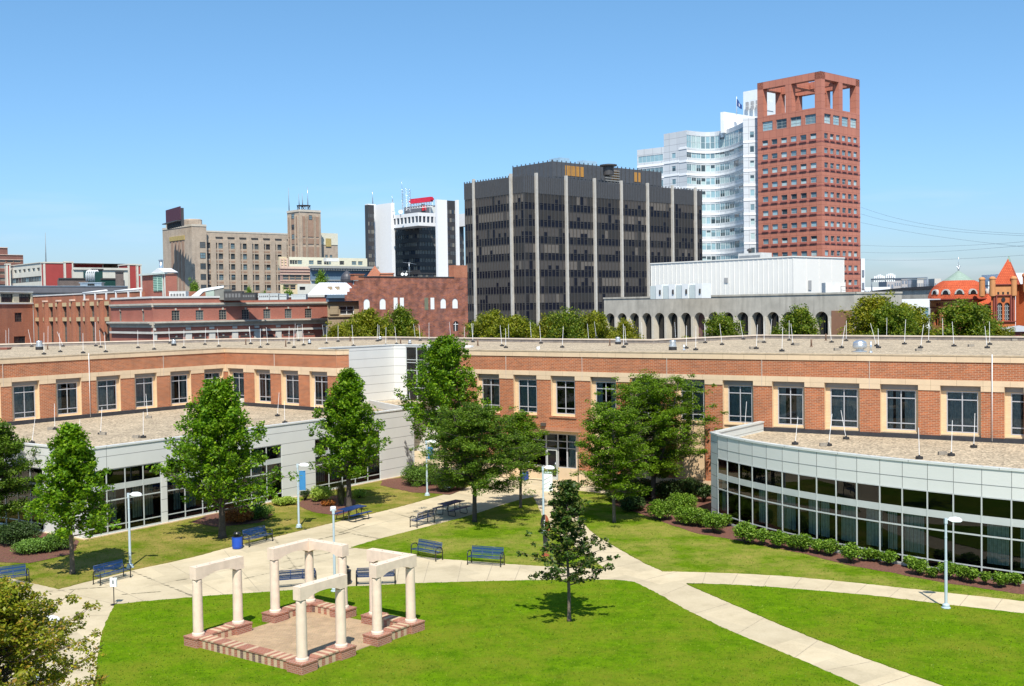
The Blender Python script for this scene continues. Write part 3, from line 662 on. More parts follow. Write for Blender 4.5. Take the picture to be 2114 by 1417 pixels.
pb.build('wall',[mat('pale_metal',(.62,.635,.61),.4,.03,.5),panel('pale_end_panel',(.60,.63,.61),9,.68,.016,(.17,.18,.18),.04,.35),mat('panel_seam',(.12,.12,.12),.7)],pav)
rf=MB(); bk=[Vector((p.x,p.y)) for p in (Wp['r3']+Vector((1,-.7)),Wp['r2'],)]
ring=poly+[Wp['r3'],Wp['r2'],Wp['r1']+(Wp['r2']-Wp['r1']).normalized()*s0]
rf.poly([(p.x,p.y,zR) for p in ring]); rf.build('roof',M['gravel'],pav)
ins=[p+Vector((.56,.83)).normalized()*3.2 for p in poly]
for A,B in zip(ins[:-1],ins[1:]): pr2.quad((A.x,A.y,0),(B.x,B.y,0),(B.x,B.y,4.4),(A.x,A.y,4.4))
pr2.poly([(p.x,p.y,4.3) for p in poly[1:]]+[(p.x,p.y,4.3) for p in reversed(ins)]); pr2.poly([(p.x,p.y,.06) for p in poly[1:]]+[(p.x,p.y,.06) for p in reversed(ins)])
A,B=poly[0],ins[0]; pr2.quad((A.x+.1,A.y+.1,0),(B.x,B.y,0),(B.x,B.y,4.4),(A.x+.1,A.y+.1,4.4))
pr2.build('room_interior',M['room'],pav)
# ================================================================ GARDEN COLONNADE (gazebo ruin)
go=G(409.5,1311,.42); gu=Vector((.811,-.585)).normalized(); gv=Vector((-gu.y,gu.x)); go2=Vector((go.x,go.y))
gz=empty('colonnade',(go.x,go.y,0),0,'square open colonnade of pale round pillars and arched beams on striped brick planter walls','colonnade')
def gp(u,v): return go2+gu*u+gv*v
fl_=MB(); 
b0,b1,b2_,b3=gp(.1,.1),gp(5.8,.1),gp(5.8,5.95),gp(.1,5.95)
fl_.prism([b0,b1,b2_,b3],-.01,.06); fl_.build('paved_floor',brick('paver',(.43,.29,.19),(.36,.25,.17),(.33,.26,.13),.22,.11,.012,.18,vscale=1.5,off=.5),gz)
# striped walls
RB=[brick('stripe_red_brick',(.36,.13,.075),(.29,.105,.065),(.4,.3,.24),.3,.065,.006,.15),brick('stripe_tan_brick',(.55,.40,.25),(.48,.35,.22),(.4,.3,.24),.3,.065,.006,.12),brick('stripe_dark_brick',(.17,.09,.07),(.13,.075,.06),(.3,.24,.2),.3,.065,.006,.2)]
def striped(p,q,w=.5,h=.36):
    d=(q-p); L=d.length; U=d/L; N=Vector((U.y,-U.x)); mb=MB(); n=max(2,round(L/.165)); r=random.Random(int(L*97))
    for i in range(n):
        k=i%2; m=1 if k else (0 if r.random()<.55 else 2)
        mb.obox(p,U,N,L*i/n,L*(i+1)/n,-w/2,w/2,0,h,m)
        mb.obox(p,U,N,L*i/n,L*(i+1)/n,-w/2-.03,w/2+.03,h+.002,h+.06,0 if m else 1)
    mb.build('planter_wall',RB,gz)
PIL=[(0,0),(0,2),(5.8,0),(5.8,2),(0,4),(0,6),(2,6),(5.8,4),(5.8,6),(3.8,6)]
hb=.39
for a,b in [((0,0),(5.8,0)),((0,0),(0,2)),((5.8,0),(5.8,2)),((0,4),(0,6)),((0,6),(2,6)),((5.8,4),(5.8,6)),((5.8,6),(3.8,6))]:
    p,q=gp(*a),gp(*b); U=(q-p).normalized(); striped(p+U*hb,q-U*hb)
PB=MB()
for i,(u,v) in enumerate(PIL):
    c=gp(u,v); mb=MB(); mb.obox(c,gu,gv,-hb,hb,-hb,hb,0,.36); mb.obox(c,gu,gv,-hb-.02,hb+.02,-hb-.02,hb+.02,.362,.42); mb.build('pedestal',M['bk_red'],gz)
    mb=MB(); mb.lathe([(.0,.422),(.245,.422),(.245,.5),(.225,.53),(.205,.545)],(c.x,c.y,0),28); mb.lathe([(.2,.54),(.195,1.4),(.185,2.56),(.178,2.58),(.178,2.61),(0,2.61)],(c.x,c.y,0),28)
    mb.build('pillar',M['colstone'],gz)
def beam(a,b,trim0=0,trim1=0):
    p,q=gp(*a),gp(*b); U=(q-p).normalized(); p=p-U*(.2-trim0); q=q+U*(.2-trim1); L=(q-p).length; N=Vector((U.y,-U.x)); mb=MB(); w=.19; n=18
    e0=.38-trim0; e1=L-.38+trim1
    def zb(u):
        if u<=e0 or u>=e1: return 2.64
        t=(u-e0)/(e1-e0)*2-1; return 2.64+.17*(1-t*t)**.8
    P=lambda u,nn,z:(p.x+U.x*u+N.x*nn,p.y+U.y*u+N.y*nn,z)
    us=[0,e0]+[e0+(e1-e0)*i/n for i in range(1,n)]+[e1,L]
    for u0,u1 in zip(us[:-1],us[1:]):
        z0,z1=zb(u0),zb(u1)
        mb.quad(P(u0,w,z0),P(u1,w,z1),P(u1,w,3.13),P(u0,w,3.13)); mb.quad(P(u0,-w,z0),P(u0,-w,3.13),P(u1,-w,3.13),P(u1,-w,z1)); mb.quad(P(u0,w,z0),P(u0,-w,z0),P(u1,-w,z1),P(u1,w,z1)); mb.quad(P(u0,w,3.13),P(u1,w,3.13),P(u1,-w,3.13),P(u0,-w,3.13))
    for u in (0,L): mb.quad(P(u,w,2.64),P(u,-w,2.64),P(u,-w,3.13),P(u,w,3.13))
    for u in (.2,L-.2,L*.35,L*.65): 
        c=P(u,0,0); mb.lathe([(0,3.134),(.03,3.134)],(c[0],c[1],0),8,1)
    mb.build('arched_beam',[M['colstone'],M['black']],gz)
beam((0,0),(0,2)); beam((5.8,0),(5.8,2)); beam((0,4),(0,6)); beam((0,6),(2,6),.395,0); beam((5.8,4),(5.8,6)); beam((3.8,6),(5.8,6),0,.395)
# ================================================================ LAMPS
def make_lamp():
    r=empty('street_lamp',(0,0,0)); tag(r,'x','street lamp')
    m=MB(); m.lathe([(.19,0),(.19,.03),(.15,.05),(.15,.14),(.1,.19),(.06,.2)],(0,0,0),16); m.build('base_cover',M['lamp'],r,True)
    m=MB(); m.cone((0,0,.03),(0,0,2.0),.065,.062,12); m.cone((0,0,2.0),(0,0,2.04),.07,.07,12); m.cone((0,0,2.04),(0,0,3.72),.052,.048,12); m.cone((0,0,3.0),(0,0,3.03),.06,.06,12)
    m.box(-.06,.06,-.06,.06,3.6,3.83); m.build('pole',M['lamp'],r,True)
    m=MB(); m.tube([(.05,0,3.76),(.2,0,3.78)],.035,8)
    s=[(.12,.07,3.74,3.82),(.22,.13,3.70,3.87),(.45,.15,3.69,3.88),(.6,.12,3.69,3.84),(.68,.05,3.70,3.78)]
    rings=[[(x,-w,a),(x,w,a),(x,w*.85,b-.02),(x,w*.4,b),(x,-w*.4,b),(x,-w*.85,b-.02)] for x,w,a,b in s]
    for A,B in zip(rings[:-1],rings[1:]):
        for i in range(6): j=(i+1)%6; m.quad(A[i],A[j],B[j],B[i],0,i>1)
    m.poly(rings[0][::-1]); m.poly(rings[-1]); h=m.build('lamp_head',M['white'],r,True)
    m=MB(); m.box(.26,.6,-.1,.1,3.66,3.688); m.build('lens',M['lens'],h,True)
    return r
lampP=make_lamp()
LD=[((1953,1257),0,'pale blue street lamp standing alone on the grass beside the curved right path'),((617,1090),0,'pale blue street lamp with a plain blue banner by the left lawn'),
 ((269,1173),0,'pale blue street lamp behind the blue bench on the left lawn edge'),((882,1024),0,'pale blue street lamp in front of the spreading juniper near the clad wall'),
 ((691.5,1222),R_(100),'pale blue street lamp rising behind the colonnade with its head turned away'),((1122.5,1101),R_(4),'pale street lamp behind the rust red sculpture near the entrance'),((82,1536),R_(10),'street lamp at bottom left with its head above the yellow green tree')]
for (px,a,lab) in LD:
    g=G(*px); o=place(lampP,(g.x,g.y,.035),a,lab,group='street lamps around the quadrangle')
def banner(px,lab,h0=2.42,h1=3.35,s=1):
    g=G(*px); m=MB(); k=8
    for i in range(k):
        x0=.08+.38*i/k; x1=.08+.38*(i+1)/k; y=lambda x:-.02*math.sin((x-.08)*14)
        m.quad((x0,y(x0),h0),(x1,y(x1),h0),(x1,y(x1),h1),(x0,y(x0),h1)); m.quad((x0,y(x0)+.012,h0),(x0,y(x0)+.012,h1),(x1,y(x1)+.012,h1),(x1,y(x1)+.012,h0))
    m.box(.08,.46,-.012,.018,h1,h1+.02); m.box(.08,.46,-.012,.018,h0-.02,h0)
    r=empty('banner',(g.x,g.y,0),0,lab,'banner'); m.build('cloth',M['banner'],r,True)
    m=MB(); m.tube([(.04,0,h1+.04),(.48,0,h1+.04)],.015,6); m.tube([(.04,0,h0-.04),(.48,0,h0-.04)],.015,6); m.build('bracket',M['lamp'],r,True)
banner((617,1090),'plain blue cloth banner hanging from the lamp on the left lawn',2.3,3.42)
banner((882,1024),'plain blue cloth banner half hidden behind tree leaves on the lamp by the juniper',2.6,3.4)
# ================================================================ BENCHES
def make_bench():
    r=empty('park_bench',(0,0,0)); tag(r,'x','bench'); L=.86
    m=MB(); prof=[(-.30,.40),(-.28,.44),(-.1,.425),(.1,.41),(.16,.42)]
    for i in range(3):
        x0=-L+2*L*i/3+.012; x1=-L+2*L*(i+1)/3-.012
        for (y0,z0),(y1,z1) in zip(prof[:-1],prof[1:]):
            m.quad((x0,y0,z0),(x1,y0,z0),(x1,y1,z1),(x0,y1,z1)); 
    m.build('seat',M['blue'],r,True)
    m=MB(); pb_=[(.17,.47),(.2,.62),(.25,.84)]
    for i in range(3):
        x0=-L+2*L*i/3+.012; x1=-L+2*L*(i+1)/3-.012
        for (y0,z0),(y1,z1) in zip(pb_[:-1],pb_[1:]): m.quad((x0,y0,z0),(x1,y0,z0),(x1,y1,z1),(x0,y1,z1))
    m.build('backrest',M['blue'],r,True)
    m=MB()
    for i in range(4):
        x=-L+2*L*i/3; m.tube([(x,-.31,.41),(x,-.26,.43),(x,.13,.40),(x,.18,.46),(x,.27,.86)],.013,6)
    m.tube([(-L,-.31,.41),(L,-.31,.41)],.017,6); m.tube([(-L,.15,.41),(L,.15,.41)],.015,6); m.tube([(-L,.265,.86),(L,.265,.86)],.017,6); m.tube([(-L,.22,.66),(L,.22,.66)],.01,6)
    m.build('seat_frame',M['bluesolid'],r,True)
    for s in (-1,1):
        m=MB(); x=s*(L+.05)
        m.tube([(x,-.27,0),(x,-.27,.5),(x,-.25,.6),(x,-.18,.66),(x,-.05,.68),(x,.12,.66),(x,.2,.58),(x,.23,.45),(x,.23,0)],.026,8)
        m.tube([(x,-.27,.38),(x,.23,.38)],.02,6); m.tube([(x,-.1,.39),(s*L,-.1,.40)],.02,6)
        m.cone((x,-.27,0),(x,-.27,.012),.05,.05,8); m.cone((x,.23,0),(x,.23,.012),.05,.05,8); m.build('arm_leg',M['bmetal'],r,True)
    return r
bP=make_bench()
BD=[((204.7,1209.9),(272.2,1191.7),'blue perforated bench by the lamp and white sign post at left'),((-16,1216),(53,1206),'blue perforated bench cut by the left edge of the view'),
 ((512.9,1130.3),(564.3,1117),'blue perforated bench beside the blue litter bin, partly in tree shade'),((885.6,1077),(844,1089.5),'dark bench on the triangular lawn edge seen from behind, beside the shaded picnic table'),
 ((846,1149),(903,1160),'blue bench on the triangular lawn edge just behind the right end of the colonnade'),((966.6,1166),(1032,1171),'blue bench on the triangular lawn edge nearest the young dark tree'),
 ((646,1206),(575,1212),'grey blue bench seen through the pillars of the colonnade from behind'),((813,1203),(740,1205.5),'dark bench seen from behind between the two right colonnade pillars'),((914,1022),(966,1009),'blue bench in deep shade behind the honey locust trees')]
for a,b,lab in BD:
    p,q=G(*a),G(*b); U=Vector((q.x-p.x,q.y-p.y)).normalized(); N=Vector((U.y,-U.x)); c=(p+q)/2; 
    ang=math.atan2(U.y,U.x); place(bP,(c.x-N.x*.27,c.y-N.y*.27,.005),ang,lab,group='blue benches in the quadrangle')
# ================================================================ PICNIC TABLES
def make_table():
    r=empty('picnic_table',(0,0,0)); tag(r,'x','picnic table')
    m=MB(); m.box(-.92,.92,-.38,.38,.73,.77); m.build('table_top',M['bluesolid'],r,True)
    for s in (-1,1):
        m=MB(); m.box(-.92,.92,s*.7-.13,s*.7+.13,.43,.46); m.build('bench_seat',M['bluesolid'],r,True)
    for s in (-1,1):
        for t in (-1,1):
            m=MB(); x=s*.6; m.tube([(x,t*.2,.72),(x,t*.22,.06),(x,t*.3,.025),(x,t*.72,.025),(x,t*.8,.07),(x,t*.8,.2),(x,t*.7,.42)],.024,8); m.build('leg',M['bmetal'],r,True)
        m=MB(); m.tube([(s*.6,-.21,.3),(s*.6,.21,.3)],.02,6); m.tube([(s*.6,0,.3),(s*.15,0,.72)],.015,6); m.build('brace',M['bmetal'],r,True)
    return r
tP=make_table()
for a,b,lab in (((732,1079),(760,1072),'bright blue picnic table with attached seats beside the left maple'),((936,1068),(965,1060.5),'dark shaded picnic table with attached seats under the honey locust')):
    p,q=G(*a),G(*b); U=Vector((q.x-p.x,q.y-p.y)).normalized(); N=Vector((U.y,-U.x)); c=(p+q)/2; place(tP,(c.x-N.x*.72,c.y-N.y*.72,.005),math.atan2(U.y,U.x),lab,group='picnic tables on the plaza')
# ================================================================ BINS, SIGNS, SCULPTURE
def bin_(px,lab,body,h=.72):
    g=G(*px); r=empty('litter_bin',(g.x,g.y,0),0,lab,'litter bin'); c=(0,0,0)
    m=MB(); m.lathe([(0,.03),(.25,.03),(.27,.08),(.285,.4),(.285,h-.03),(.25,h)],c,24); 
    for z in (.15,.62): m.lathe([(.285,z),(.295,z+.01),(.295,z+.03),(.285,z+.04)],c,24)
    m.build('body',body,r,True)
    m=MB(); m.lathe([(.27,h),(.29,h+.02),(.2,h+.05)],c,24); m.lathe([(.2,h+.2),(.22,h+.18),(.2,h+.16)],c,24)
    for i in range(4):
        a=math.pi/4+i*math.pi/2; m.cone((.2*math.cos(a),.2*math.sin(a),h),(.2*math.cos(a),.2*math.sin(a),h+.18),.012,.012,6)
    m.lathe([(.2,h+.18),(.14,h+.26),(0,h+.28)],c,24); m.build('lid',M['bmetal'],r,True)
bin_((490,1133),'blue round litter bin with black lid left of the blue bench',mat('bin_blue',(.01,.07,.42),.35,.1),.66)
bin_((713,1206),'black round litter bin half hidden behind a colonnade pillar',M['bmetal'],.62)
bin_((1084,992),'blue round litter bin near the building entrance behind the small tree',mat('bin_blue_dark',(.01,.05,.3),.35,.1),.6)
g=G(235.5,1249); r=empty('sign_post',(g.x,g.y,0),R_(-8),'small white notice on a thin black post at the lawn corner','sign')
m=MB(); m.tube([(0,0,.02),(0,0,1.25)],.022,8); m.build('post',M['bmetal'],r,True)
m=MB(); m.lathe([(0,0),(.16,0),(.16,.02),(.05,.05),(0,.05)],(0,0,0),14); m.build('base',M['bmetal'],r,True)
m=MB(); m.box(-.15,.15,-.045,-.025,.83,1.22); m.box(-.15,.15,.025,.045,.83,1.22); m.build('plate',M['white'],r,True)
m=MB(); m.box(-.035,.035,-.05,-.046,.95,1.12); m.build('notice_mark',mat('dark_ink',(.08,.09,.1),.6),r,True)
# sign cabinet and sign pillar by the entrance
g=G(1131,1014); r=empty('sign_cabinet',(g.x,g.y,0),R_(-12),'white sign cabinet with ribbed panel and greenish top beside the entrance lamp','sign')
w_=mat('cabinet_glass',(.62,.76,.77),.25,.05); 
m=MB(); m.box(-.36,.36,-.1,.1,0,.06); m.box(-.36,-.32,-.1,.1,.06,1.3); m.box(.3,.36,-.1,.1,.06,1.3); m.build('frame',M['white'],r,True)
m=MB(); m.box(-.319,.299,-.07,.07,.08,1.28); m.build('body',w_,r,True)
m=MB()
for i in range(6): x=-.3+i*.1; m.box(x,x+.02,-.085,-.071,.1+max(0,.9-i*.2)*0,1.26)
m.build('rib',M['white'],r,True)
for k in range(3):
    m=MB(); m.tube([(-.28+.0*k,-.09,.15+.32*k),(.28,-.09,.5+.32*k)],.018,6); m.build('diagonal_bar',M['white'],r,True)
m=MB(); m.box(-.38,.38,-.12,.12,1.3,1.36); m.build('top',mat('greenish_cap',(.45,.6,.55),.4),r,True)
g=G(1176,992); r=empty('sign_pillar',(g.x,g.y,0),R_(-5),'tall narrow white sign pillar in front of the entrance windows','sign')
m=MB(); m.box(-.2,.2,-.1,.1,0,1.75); m.build('body',mat('pillar_panel',(.66,.76,.76),.35,.05),r,True)
m=MB(); m.box(-.215,-.2,-.11,.11,0,1.77); m.box(.2,.215,-.11,.11,0,1.77); m.box(-.2,.2,-.11,.11,1.75,1.77); m.build('frame',M['white'],r,True)
g=G(1126,1149); r=empty('sculpture',(g.x,g.y,.035),0,'rust red and black abstract metal sculpture standing on the triangular lawn','sculpture')
m=MB(); m.box(-.2,.2,-.16,.16,0,.05); m.build('base_plate',M['rust'],r,True)
m=MB(); m.prism([(-.06,-.08),(.09,-.08),(.07,.08),(-.05,.08)],.05,.95); m.build('post',M['rust'],r,True)
m=MB(); 
def flat(m,pts,y0,y1,k=0):
    m.poly([(x,y0,z) for x,z in pts],k); m.poly([(x,y1,z) for x,z in reversed(pts)],k)
    for i in range(len(pts)):
        a=pts[i];b=pts[(i+1)%len(pts)]; m.quad((a[0],y0,a[1]),(a[0],y1,a[1]),(b[0],y1,b[1]),(b[0],y0,b[1]),k)
arc=lambda cx,cz,rx,rz,a0,a1,n=14:[(cx+rx*math.cos(R_(a0+(a1-a0)*i/n)),cz+rz*math.sin(R_(a0+(a1-a0)*i/n))) for i in range(n+1)]
flat(m,arc(.0,1.55,.24,.62,-75,85),-.05,.0); m.build('rust_blade',M['rust'],r,True)
m=MB(); flat(m,arc(-.02,1.75,.2,.42,80,280),.01,.06); flat(m,[(-.1,.5),(.1,.5),(.14,1.1),(-.13,1.1)],-.11,-.09); flat(m,[(-.25,.3),(-.06,.18),(-.06,.34)],-.03,.0); m.build('black_plate',M['bmetal'],r,True)
m=MB(); flat(m,arc(-.03,1.7,.035,.2,0,360),-.02,.005); m.build('white_oval',M['white'],r,True)
# ================================================================ ROOF EQUIPMENT
def UP(x,y,k=3.99,ox=0,oy=0): return (x/k+ox,y/k+oy)
RODS=[]
def addr(lst,k,ox,oy,zone,z):
    for bx,by_,tx,ty in lst: RODS.append((bx/k+ox,by_/k+oy,tx/k+ox,ty/k+oy,zone,z))
ZU=9.52
addr([(50,1262,48,1125),(72,1257,72,1110),(262,1262,232,1118),(362,1325,362,1145),(395,1252,396,1090),(497,1305,487,1148),(520,1260,468,1130),(685,1315,683,1150),(790,1257,785,1055),(830,1268,820,1125),(872,1305,857,1143),(1137,1272,1134,1125),(1270,1285,1262,1130),(1398,1235,1390,1108),(1515,1272,1515,1120),(1688,1245,1695,1105),(1803,1260,1790,1113),(2065,1240,2055,1095)],3.99,0,400,0,ZU)
addr([(868,1390,868,1232),(928,1365,917,1220),(790,1358,775,1215),(1103,1355,1105,1215),(1145,1390,1143,1235),(1152,1312,1155,1190),(1183,1335,1172,1205),(1225,1370,1212,1195),(1393,1312,1378,1200),(1412,1355,1417,1205),(1508,1340,1508,1205),(1635,1378,1622,1200),(1830,1337,1835,1195),(1847,1332,1845,1205),(1900,1372,1903,1220),(1990,1362,1975,1215)],3.99,320,370,0,ZU)
addr([(868,1395,853,1272),(908,1412,897,1278),(980,1412,980,1262),(1160,1395,1147,1255),(1273,1412,1270,1295),(1340,1400,1343,1268)],3.99,640,350,0,ZU)
addr([(123,1372,113,1240),(325,1400,312,1255),(372,1362,370,1245),(352,1412,350,1275),(530,1352,520,1230),(597,1382,587,1258),(745,1410,752,1262),(930,1367,920,1245),(982,1342,968,1228),(1173,1410,1170,1245),(1190,1390,1180,1260)],3.374,940,300,0,ZU)
addr([(383,825,378,660),(658,800,650,660),(745,877,748,688),(823,890,825,690),(902,832,895,672),(1040,847,1020,672),(1215,803,1187,645),(1322,880,1332,680),(1387,830,1385,655),(1437,790,1450,632),(1533,900,1540,700),(1593,812,1593,645),(1625,848,1607,670),(1943,828,1920,650)],3.99,1230,500,0,ZU)
addr([(165,1412,198,1203),(208,1347,210,1160),(487,1395,427,1178),(503,1412,500,1235),(577,1330,580,1135),(740,1378,752,1150),(888,1412,915,1195),(960,1362,967,1165),(1093,1337,1088,1140),(1193,1397,1177,1170),(1497,1412,1475,1210),(1520,1382,1517,1170)],4.428,1700,400,0,ZU)
addr([(262,940,290,722),(452,825,448,612),(655,853,658,742),(828,865,840,642),(1180,893,1180,680),(1217,730,1202,532),(1363,645,1343,472),(1530,830,1525,678)],3.99,0,680,1,4.64)
addr([(238,612,210,447),(290,715,304,520),(352,772,346,590),(595,722,597,518),(1388,645,1373,480),(720,600,707,475)],3.99,500,680,1,4.64)
addr([(128,722,142,513),(243,687,266,490),(487,818,507,622),(725,828,750,600),(850,780,812,573),(1042,730,1038,525),(1370,920,1365,700),(1597,898,1605,648),(1757,840,1765,597),(1900,775,1918,550)],3.443,1500,680,2,4.64)
m=MB(); rodP=empty('lightning_rod',(0,0,0)); tag(rodP,'x','lightning rod')
m.cone((0,0,.1),(0,0,1.0),.018,.014,6); m.build('rod',M['rod'],rodP,True); m=MB(); m.cone((0,0,0),(0,0,.12),.2,.19,12); m.cone((0,0,.12),(0,0,.2),.06,.05,8); m.build('base',M['rubber'],rodP,True)
BGZ=[(0,230,'on the upper roof before the pilaster building'),(230,680,'on the upper roof before the long corniced building'),(680,960,'on the upper roof before the stepped brick gable'),(960,1240,'on the upper roof before the dark office block'),(1240,1770,'on the upper roof before the concrete arcade'),(1770,2200,'on the upper roof before the red domed building')]
RODS.sort(key=lambda q:(q[4],q[0])); cnt={}
ORD=['first','second','third','fourth','fifth','sixth','seventh','eighth','ninth','tenth','eleventh','twelfth','thirteenth','fourteenth','fifteenth','sixteenth','seventeenth','eighteenth','nineteenth','twentieth','twenty-first','twenty-second','twenty-third','twenty-fourth']
for (bx,by_,tx,ty,zone,z) in RODS:
    b=G(bx,by_,z); D=b.y; t=V(tx,ty,D); h=t.z-z; dx=t.x-b.x
    if zone==0:
        w=[q for q in BGZ if q[0]<=bx<q[1]]; w=w[0][2] if w else BGZ[0][2]
        key=w; where=w
    elif zone==1: key=1; where='on the low gravel roof of the white clad wing'
    else: key=2; where='on the low gravel roof of the curved pavilion'
    cnt[key]=cnt.get(key,0)+1
    n=ORD[cnt[key]-1]
    o=place(rodP,(b.x,b.y,z),0,f'lightning rod, {n} from left {where}',group='lightning rods on the flat roofs')
    rod=CH_[o.name][0]; rod.rotation_euler=(0,math.atan2(dx,h),0); rod.scale=(1,1,max(.6,min(2.6,h)))
ventP=empty('roof_vent',(0,0,0)); tag(ventP,'x','roof vent')
m=MB(); m.lathe([(0,0),(.42,0),(.42,.3),(.36,.32)],(0,0,0),20); m.build('curb',M['rubber'],ventP,True)
m=MB(); m.lathe([(.34,.3),(.4,.34),(.4,.5),(.33,.55),(.33,.95),(.3,1.0),(0,1.02)],(0,0,0),20)
for z in (.62,.74,.86): m.lathe([(.33,z),(.345,z+.02),(.33,z+.04)],(0,0,0),20)
m.build('cowl',M['galv'],ventP,True)
VD=[(81.5,722.5,.85),(359,714,.6),(639,711,.42),(785,703,.42),(846,712,.42),(1276,711,.62),(1389,723,.72)]
for i,(x,y,s) in enumerate(VD):
    g=G(x,y,9.51); place(ventP,(g.x,g.y,9.51),0,['galvanised roof vent','small silver roof vent'][s<.6]+' on the gravel roof, '+['far left before the pilaster building','left of centre before the long brick building','third from left near brown pipe','just left of the white clad bay','beside the white clad bay top','left of the pair before the arcade','right of the pair before the arcade'][i],scale=s*1.05,group='cylindrical roof vents')
g=G(1775,727,9.51); r=empty('roof_fan',(g.x,g.y,9.51),0,'large round silver exhaust fan on the right gravel roof','exhaust fan')
m=MB(); m.lathe([(0,0),(.5,0),(.5,.06),(.28,.1),(.28,.2)],(0,0,0),24); m.build('base',M['galv'],r,True)
m=MB(); m.lathe([(.28,.2),(.44,.24),(.5,.34),(.5,.5),(.46,.56)],(0,0,0),24); m.build('body',M['galv'],r,True)
m=MB(); m.lathe([(.47,.56),(.48,.62),(.4,.74),(.22,.84),(0,.87)],(0,0,0),24); m.build('dome',M['galv'],r,True)
PD_=[(98.5,722,12),(507.5,712,12),(590,716,14),(710,703,8),(723,705,11),(827,710,11),(986.5,714,13),(1259,714,13),(1412,723,11),(1675,716,15),(1705,703.5,14),(1798,728,23)]
for i,(x,y,h) in enumerate(PD_):
    g=G(x,y,9.51); hh=h*g.y/FPX; m=MB(); m.tube([(0,0,0),(0,0,hh)],.07 if i>7 else .06,8); m.cone((0,0,0),(0,0,.08),.13,.09,8)
    o=m.build('vent_pipe',mat('pipe_brown',(.14,.08,.05),.7) if i not in(8,11) else M['galv'],None,True); o.location=(g.x,g.y,9.51); tag(o,f'short vertical vent pipe on the gravel roof, {ORD[i]} from left','vent pipe','vent pipes on the upper roof')
BL=[((415/3.99,680+828/3.99),4.63,'left low roof'),((1225/3.99,680+733/3.99),4.63,'left low roof'),((1388/3.99,680+640/3.99),4.63,'left low roof'),((848/3.99,680+870/3.99),4.63,'left low roof'),((1120/3.99,680+897/3.99),4.63,'left low roof'),((1500+92/3.443,680+722/3.443),4.63,'pavilion roof'),((1500+272/3.443,680+688/3.443),4.63,'pavilion roof'),((1500+690/3.443,680+830/3.443),4.63,'pavilion roof'),((1500+995/3.443,680+729/3.443),4.63,'pavilion roof'),((1500+1815/3.443,680+775/3.443),4.63,'pavilion roof'),((1500+1535/3.443,680+893/3.443),4.63,'pavilion roof'),
 ((1500+190/3.443,680+140/3.443),9.51,'right upper roof'),((1500+785/3.443,680+150/3.443),9.51,'right upper roof'),((1500+1365/3.443,680+155/3.443),9.51,'right upper roof'),((1500+1738/3.443,680+124/3.443),9.51,'right upper roof'),((1500+2045/3.443,680+83/3.443),9.51,'right upper roof'),((1230+865/3.99,500+832/3.99),9.51,'middle upper roof'),((1230+1355/3.99,500+829/3.99),9.51,'middle upper roof'),((1230+1290/3.99,500+880/3.99),9.51,'middle upper roof'),((1230+1655/3.99,500+851/3.99),9.51,'middle upper roof')]
BL.sort(key=lambda q:(q[2],q[0][0])); cnt={}; bm_=mat('block_grey',(.27,.24,.2),.95,.2,8)
for (px,z,w) in BL:
    g=G(*px,z); cnt[w]=cnt.get(w,0)+1; m=MB()
    m.box(-.22,.22,-.12,-.09,0,.18); m.box(-.22,.22,.09,.12,0,.18)
    for x in (-.22,-.015,.19): m.box(x,x+.03,-.09,.09,0,.18)
    o=m.build('concrete_block',bm_,None,True); o.location=(g.x,g.y,z); o.rotation_euler=(R_(90)*0,0,random.Random(int(px[0])).uniform(-.4,.4)); tag(o,f'grey hollow concrete block on the {w}, {ORD[cnt[w]-1]} from left','concrete block','concrete blocks holding roof cables')
for (px,py,w,d,h,lab) in ((499,837,.62,.5,.6,'white air conditioner beside brick wall corner, left of two touching units'),(512,836,.55,.5,.62,'white air conditioner beside brick wall corner, right of two touching units'),(614,843,.75,.4,.62,'single white air conditioner with two fans on the left low roof')):
    g=G(px,py,4.63); r=empty('air_conditioner',(g.x,g.y,4.63),R_(-38) if px<600 else R_(-30),lab,'air conditioner','air conditioners on the left low roof')
    m=MB(); m.box(-w/2,w/2,-d/2,d/2,.05,h); m.box(-w/2,w/2,-d/2,-d/2+.06,0,.05); m.box(-w/2,w/2,d/2-.06,d/2,0,.05); m.build('case',mat('ac_beige',(.66,.65,.58),.5,.06),r,True)
    m=MB(); m.cone((w*.1,-d/2-.005,h*.52),(w*.1,-d/2-.03,h*.52),h*.34,h*.32,18); m.build('fan_grille',mat('ac_grille',(.3,.3,.29),.6),r,True)
g=G(1111,723,9.8); r=empty('security_camera',(g.x,g.y-.1,9.8),0,'white security camera overhanging the roof edge above the entrance','camera')
m=MB(); m.tube([(.1,.3,0),(.1,.3,.25),(.1,-.25,.3)],.03,6); m.build('arm',M['white'],r,True)
m=MB(); m.lathe([(0,-.02),(.1,.0),(.14,.08),(.14,.2),(.08,.26),(0,.27)],(.0,-.35,.0),14); m.build('dome',M['white'],r,True)
g=G(5,722,9.52); m=MB(); m.box(-1.2,.7,-.5,.5,0,.12); m.box(-1.25,.75,-.55,.55,.122,.2); o=m.build('roof_hatch',mat('hatch_red',(.28,.1,.07),.7,.15),None,True); o.location=g; tag(o,'flat rust red roof hatch at the far left of the gravel roof','roof hatch')
g=G(952,717.5,9.52); m=MB(); m.prism([(-1.1,-.5),(.9,-.3),(1.1,.4),(-.9,.5)],0,.14); o=m.build('skylight',M['white'],None,True); o.location=g; tag(o,'flat white skylight on the roof behind the tall maple','skylight')
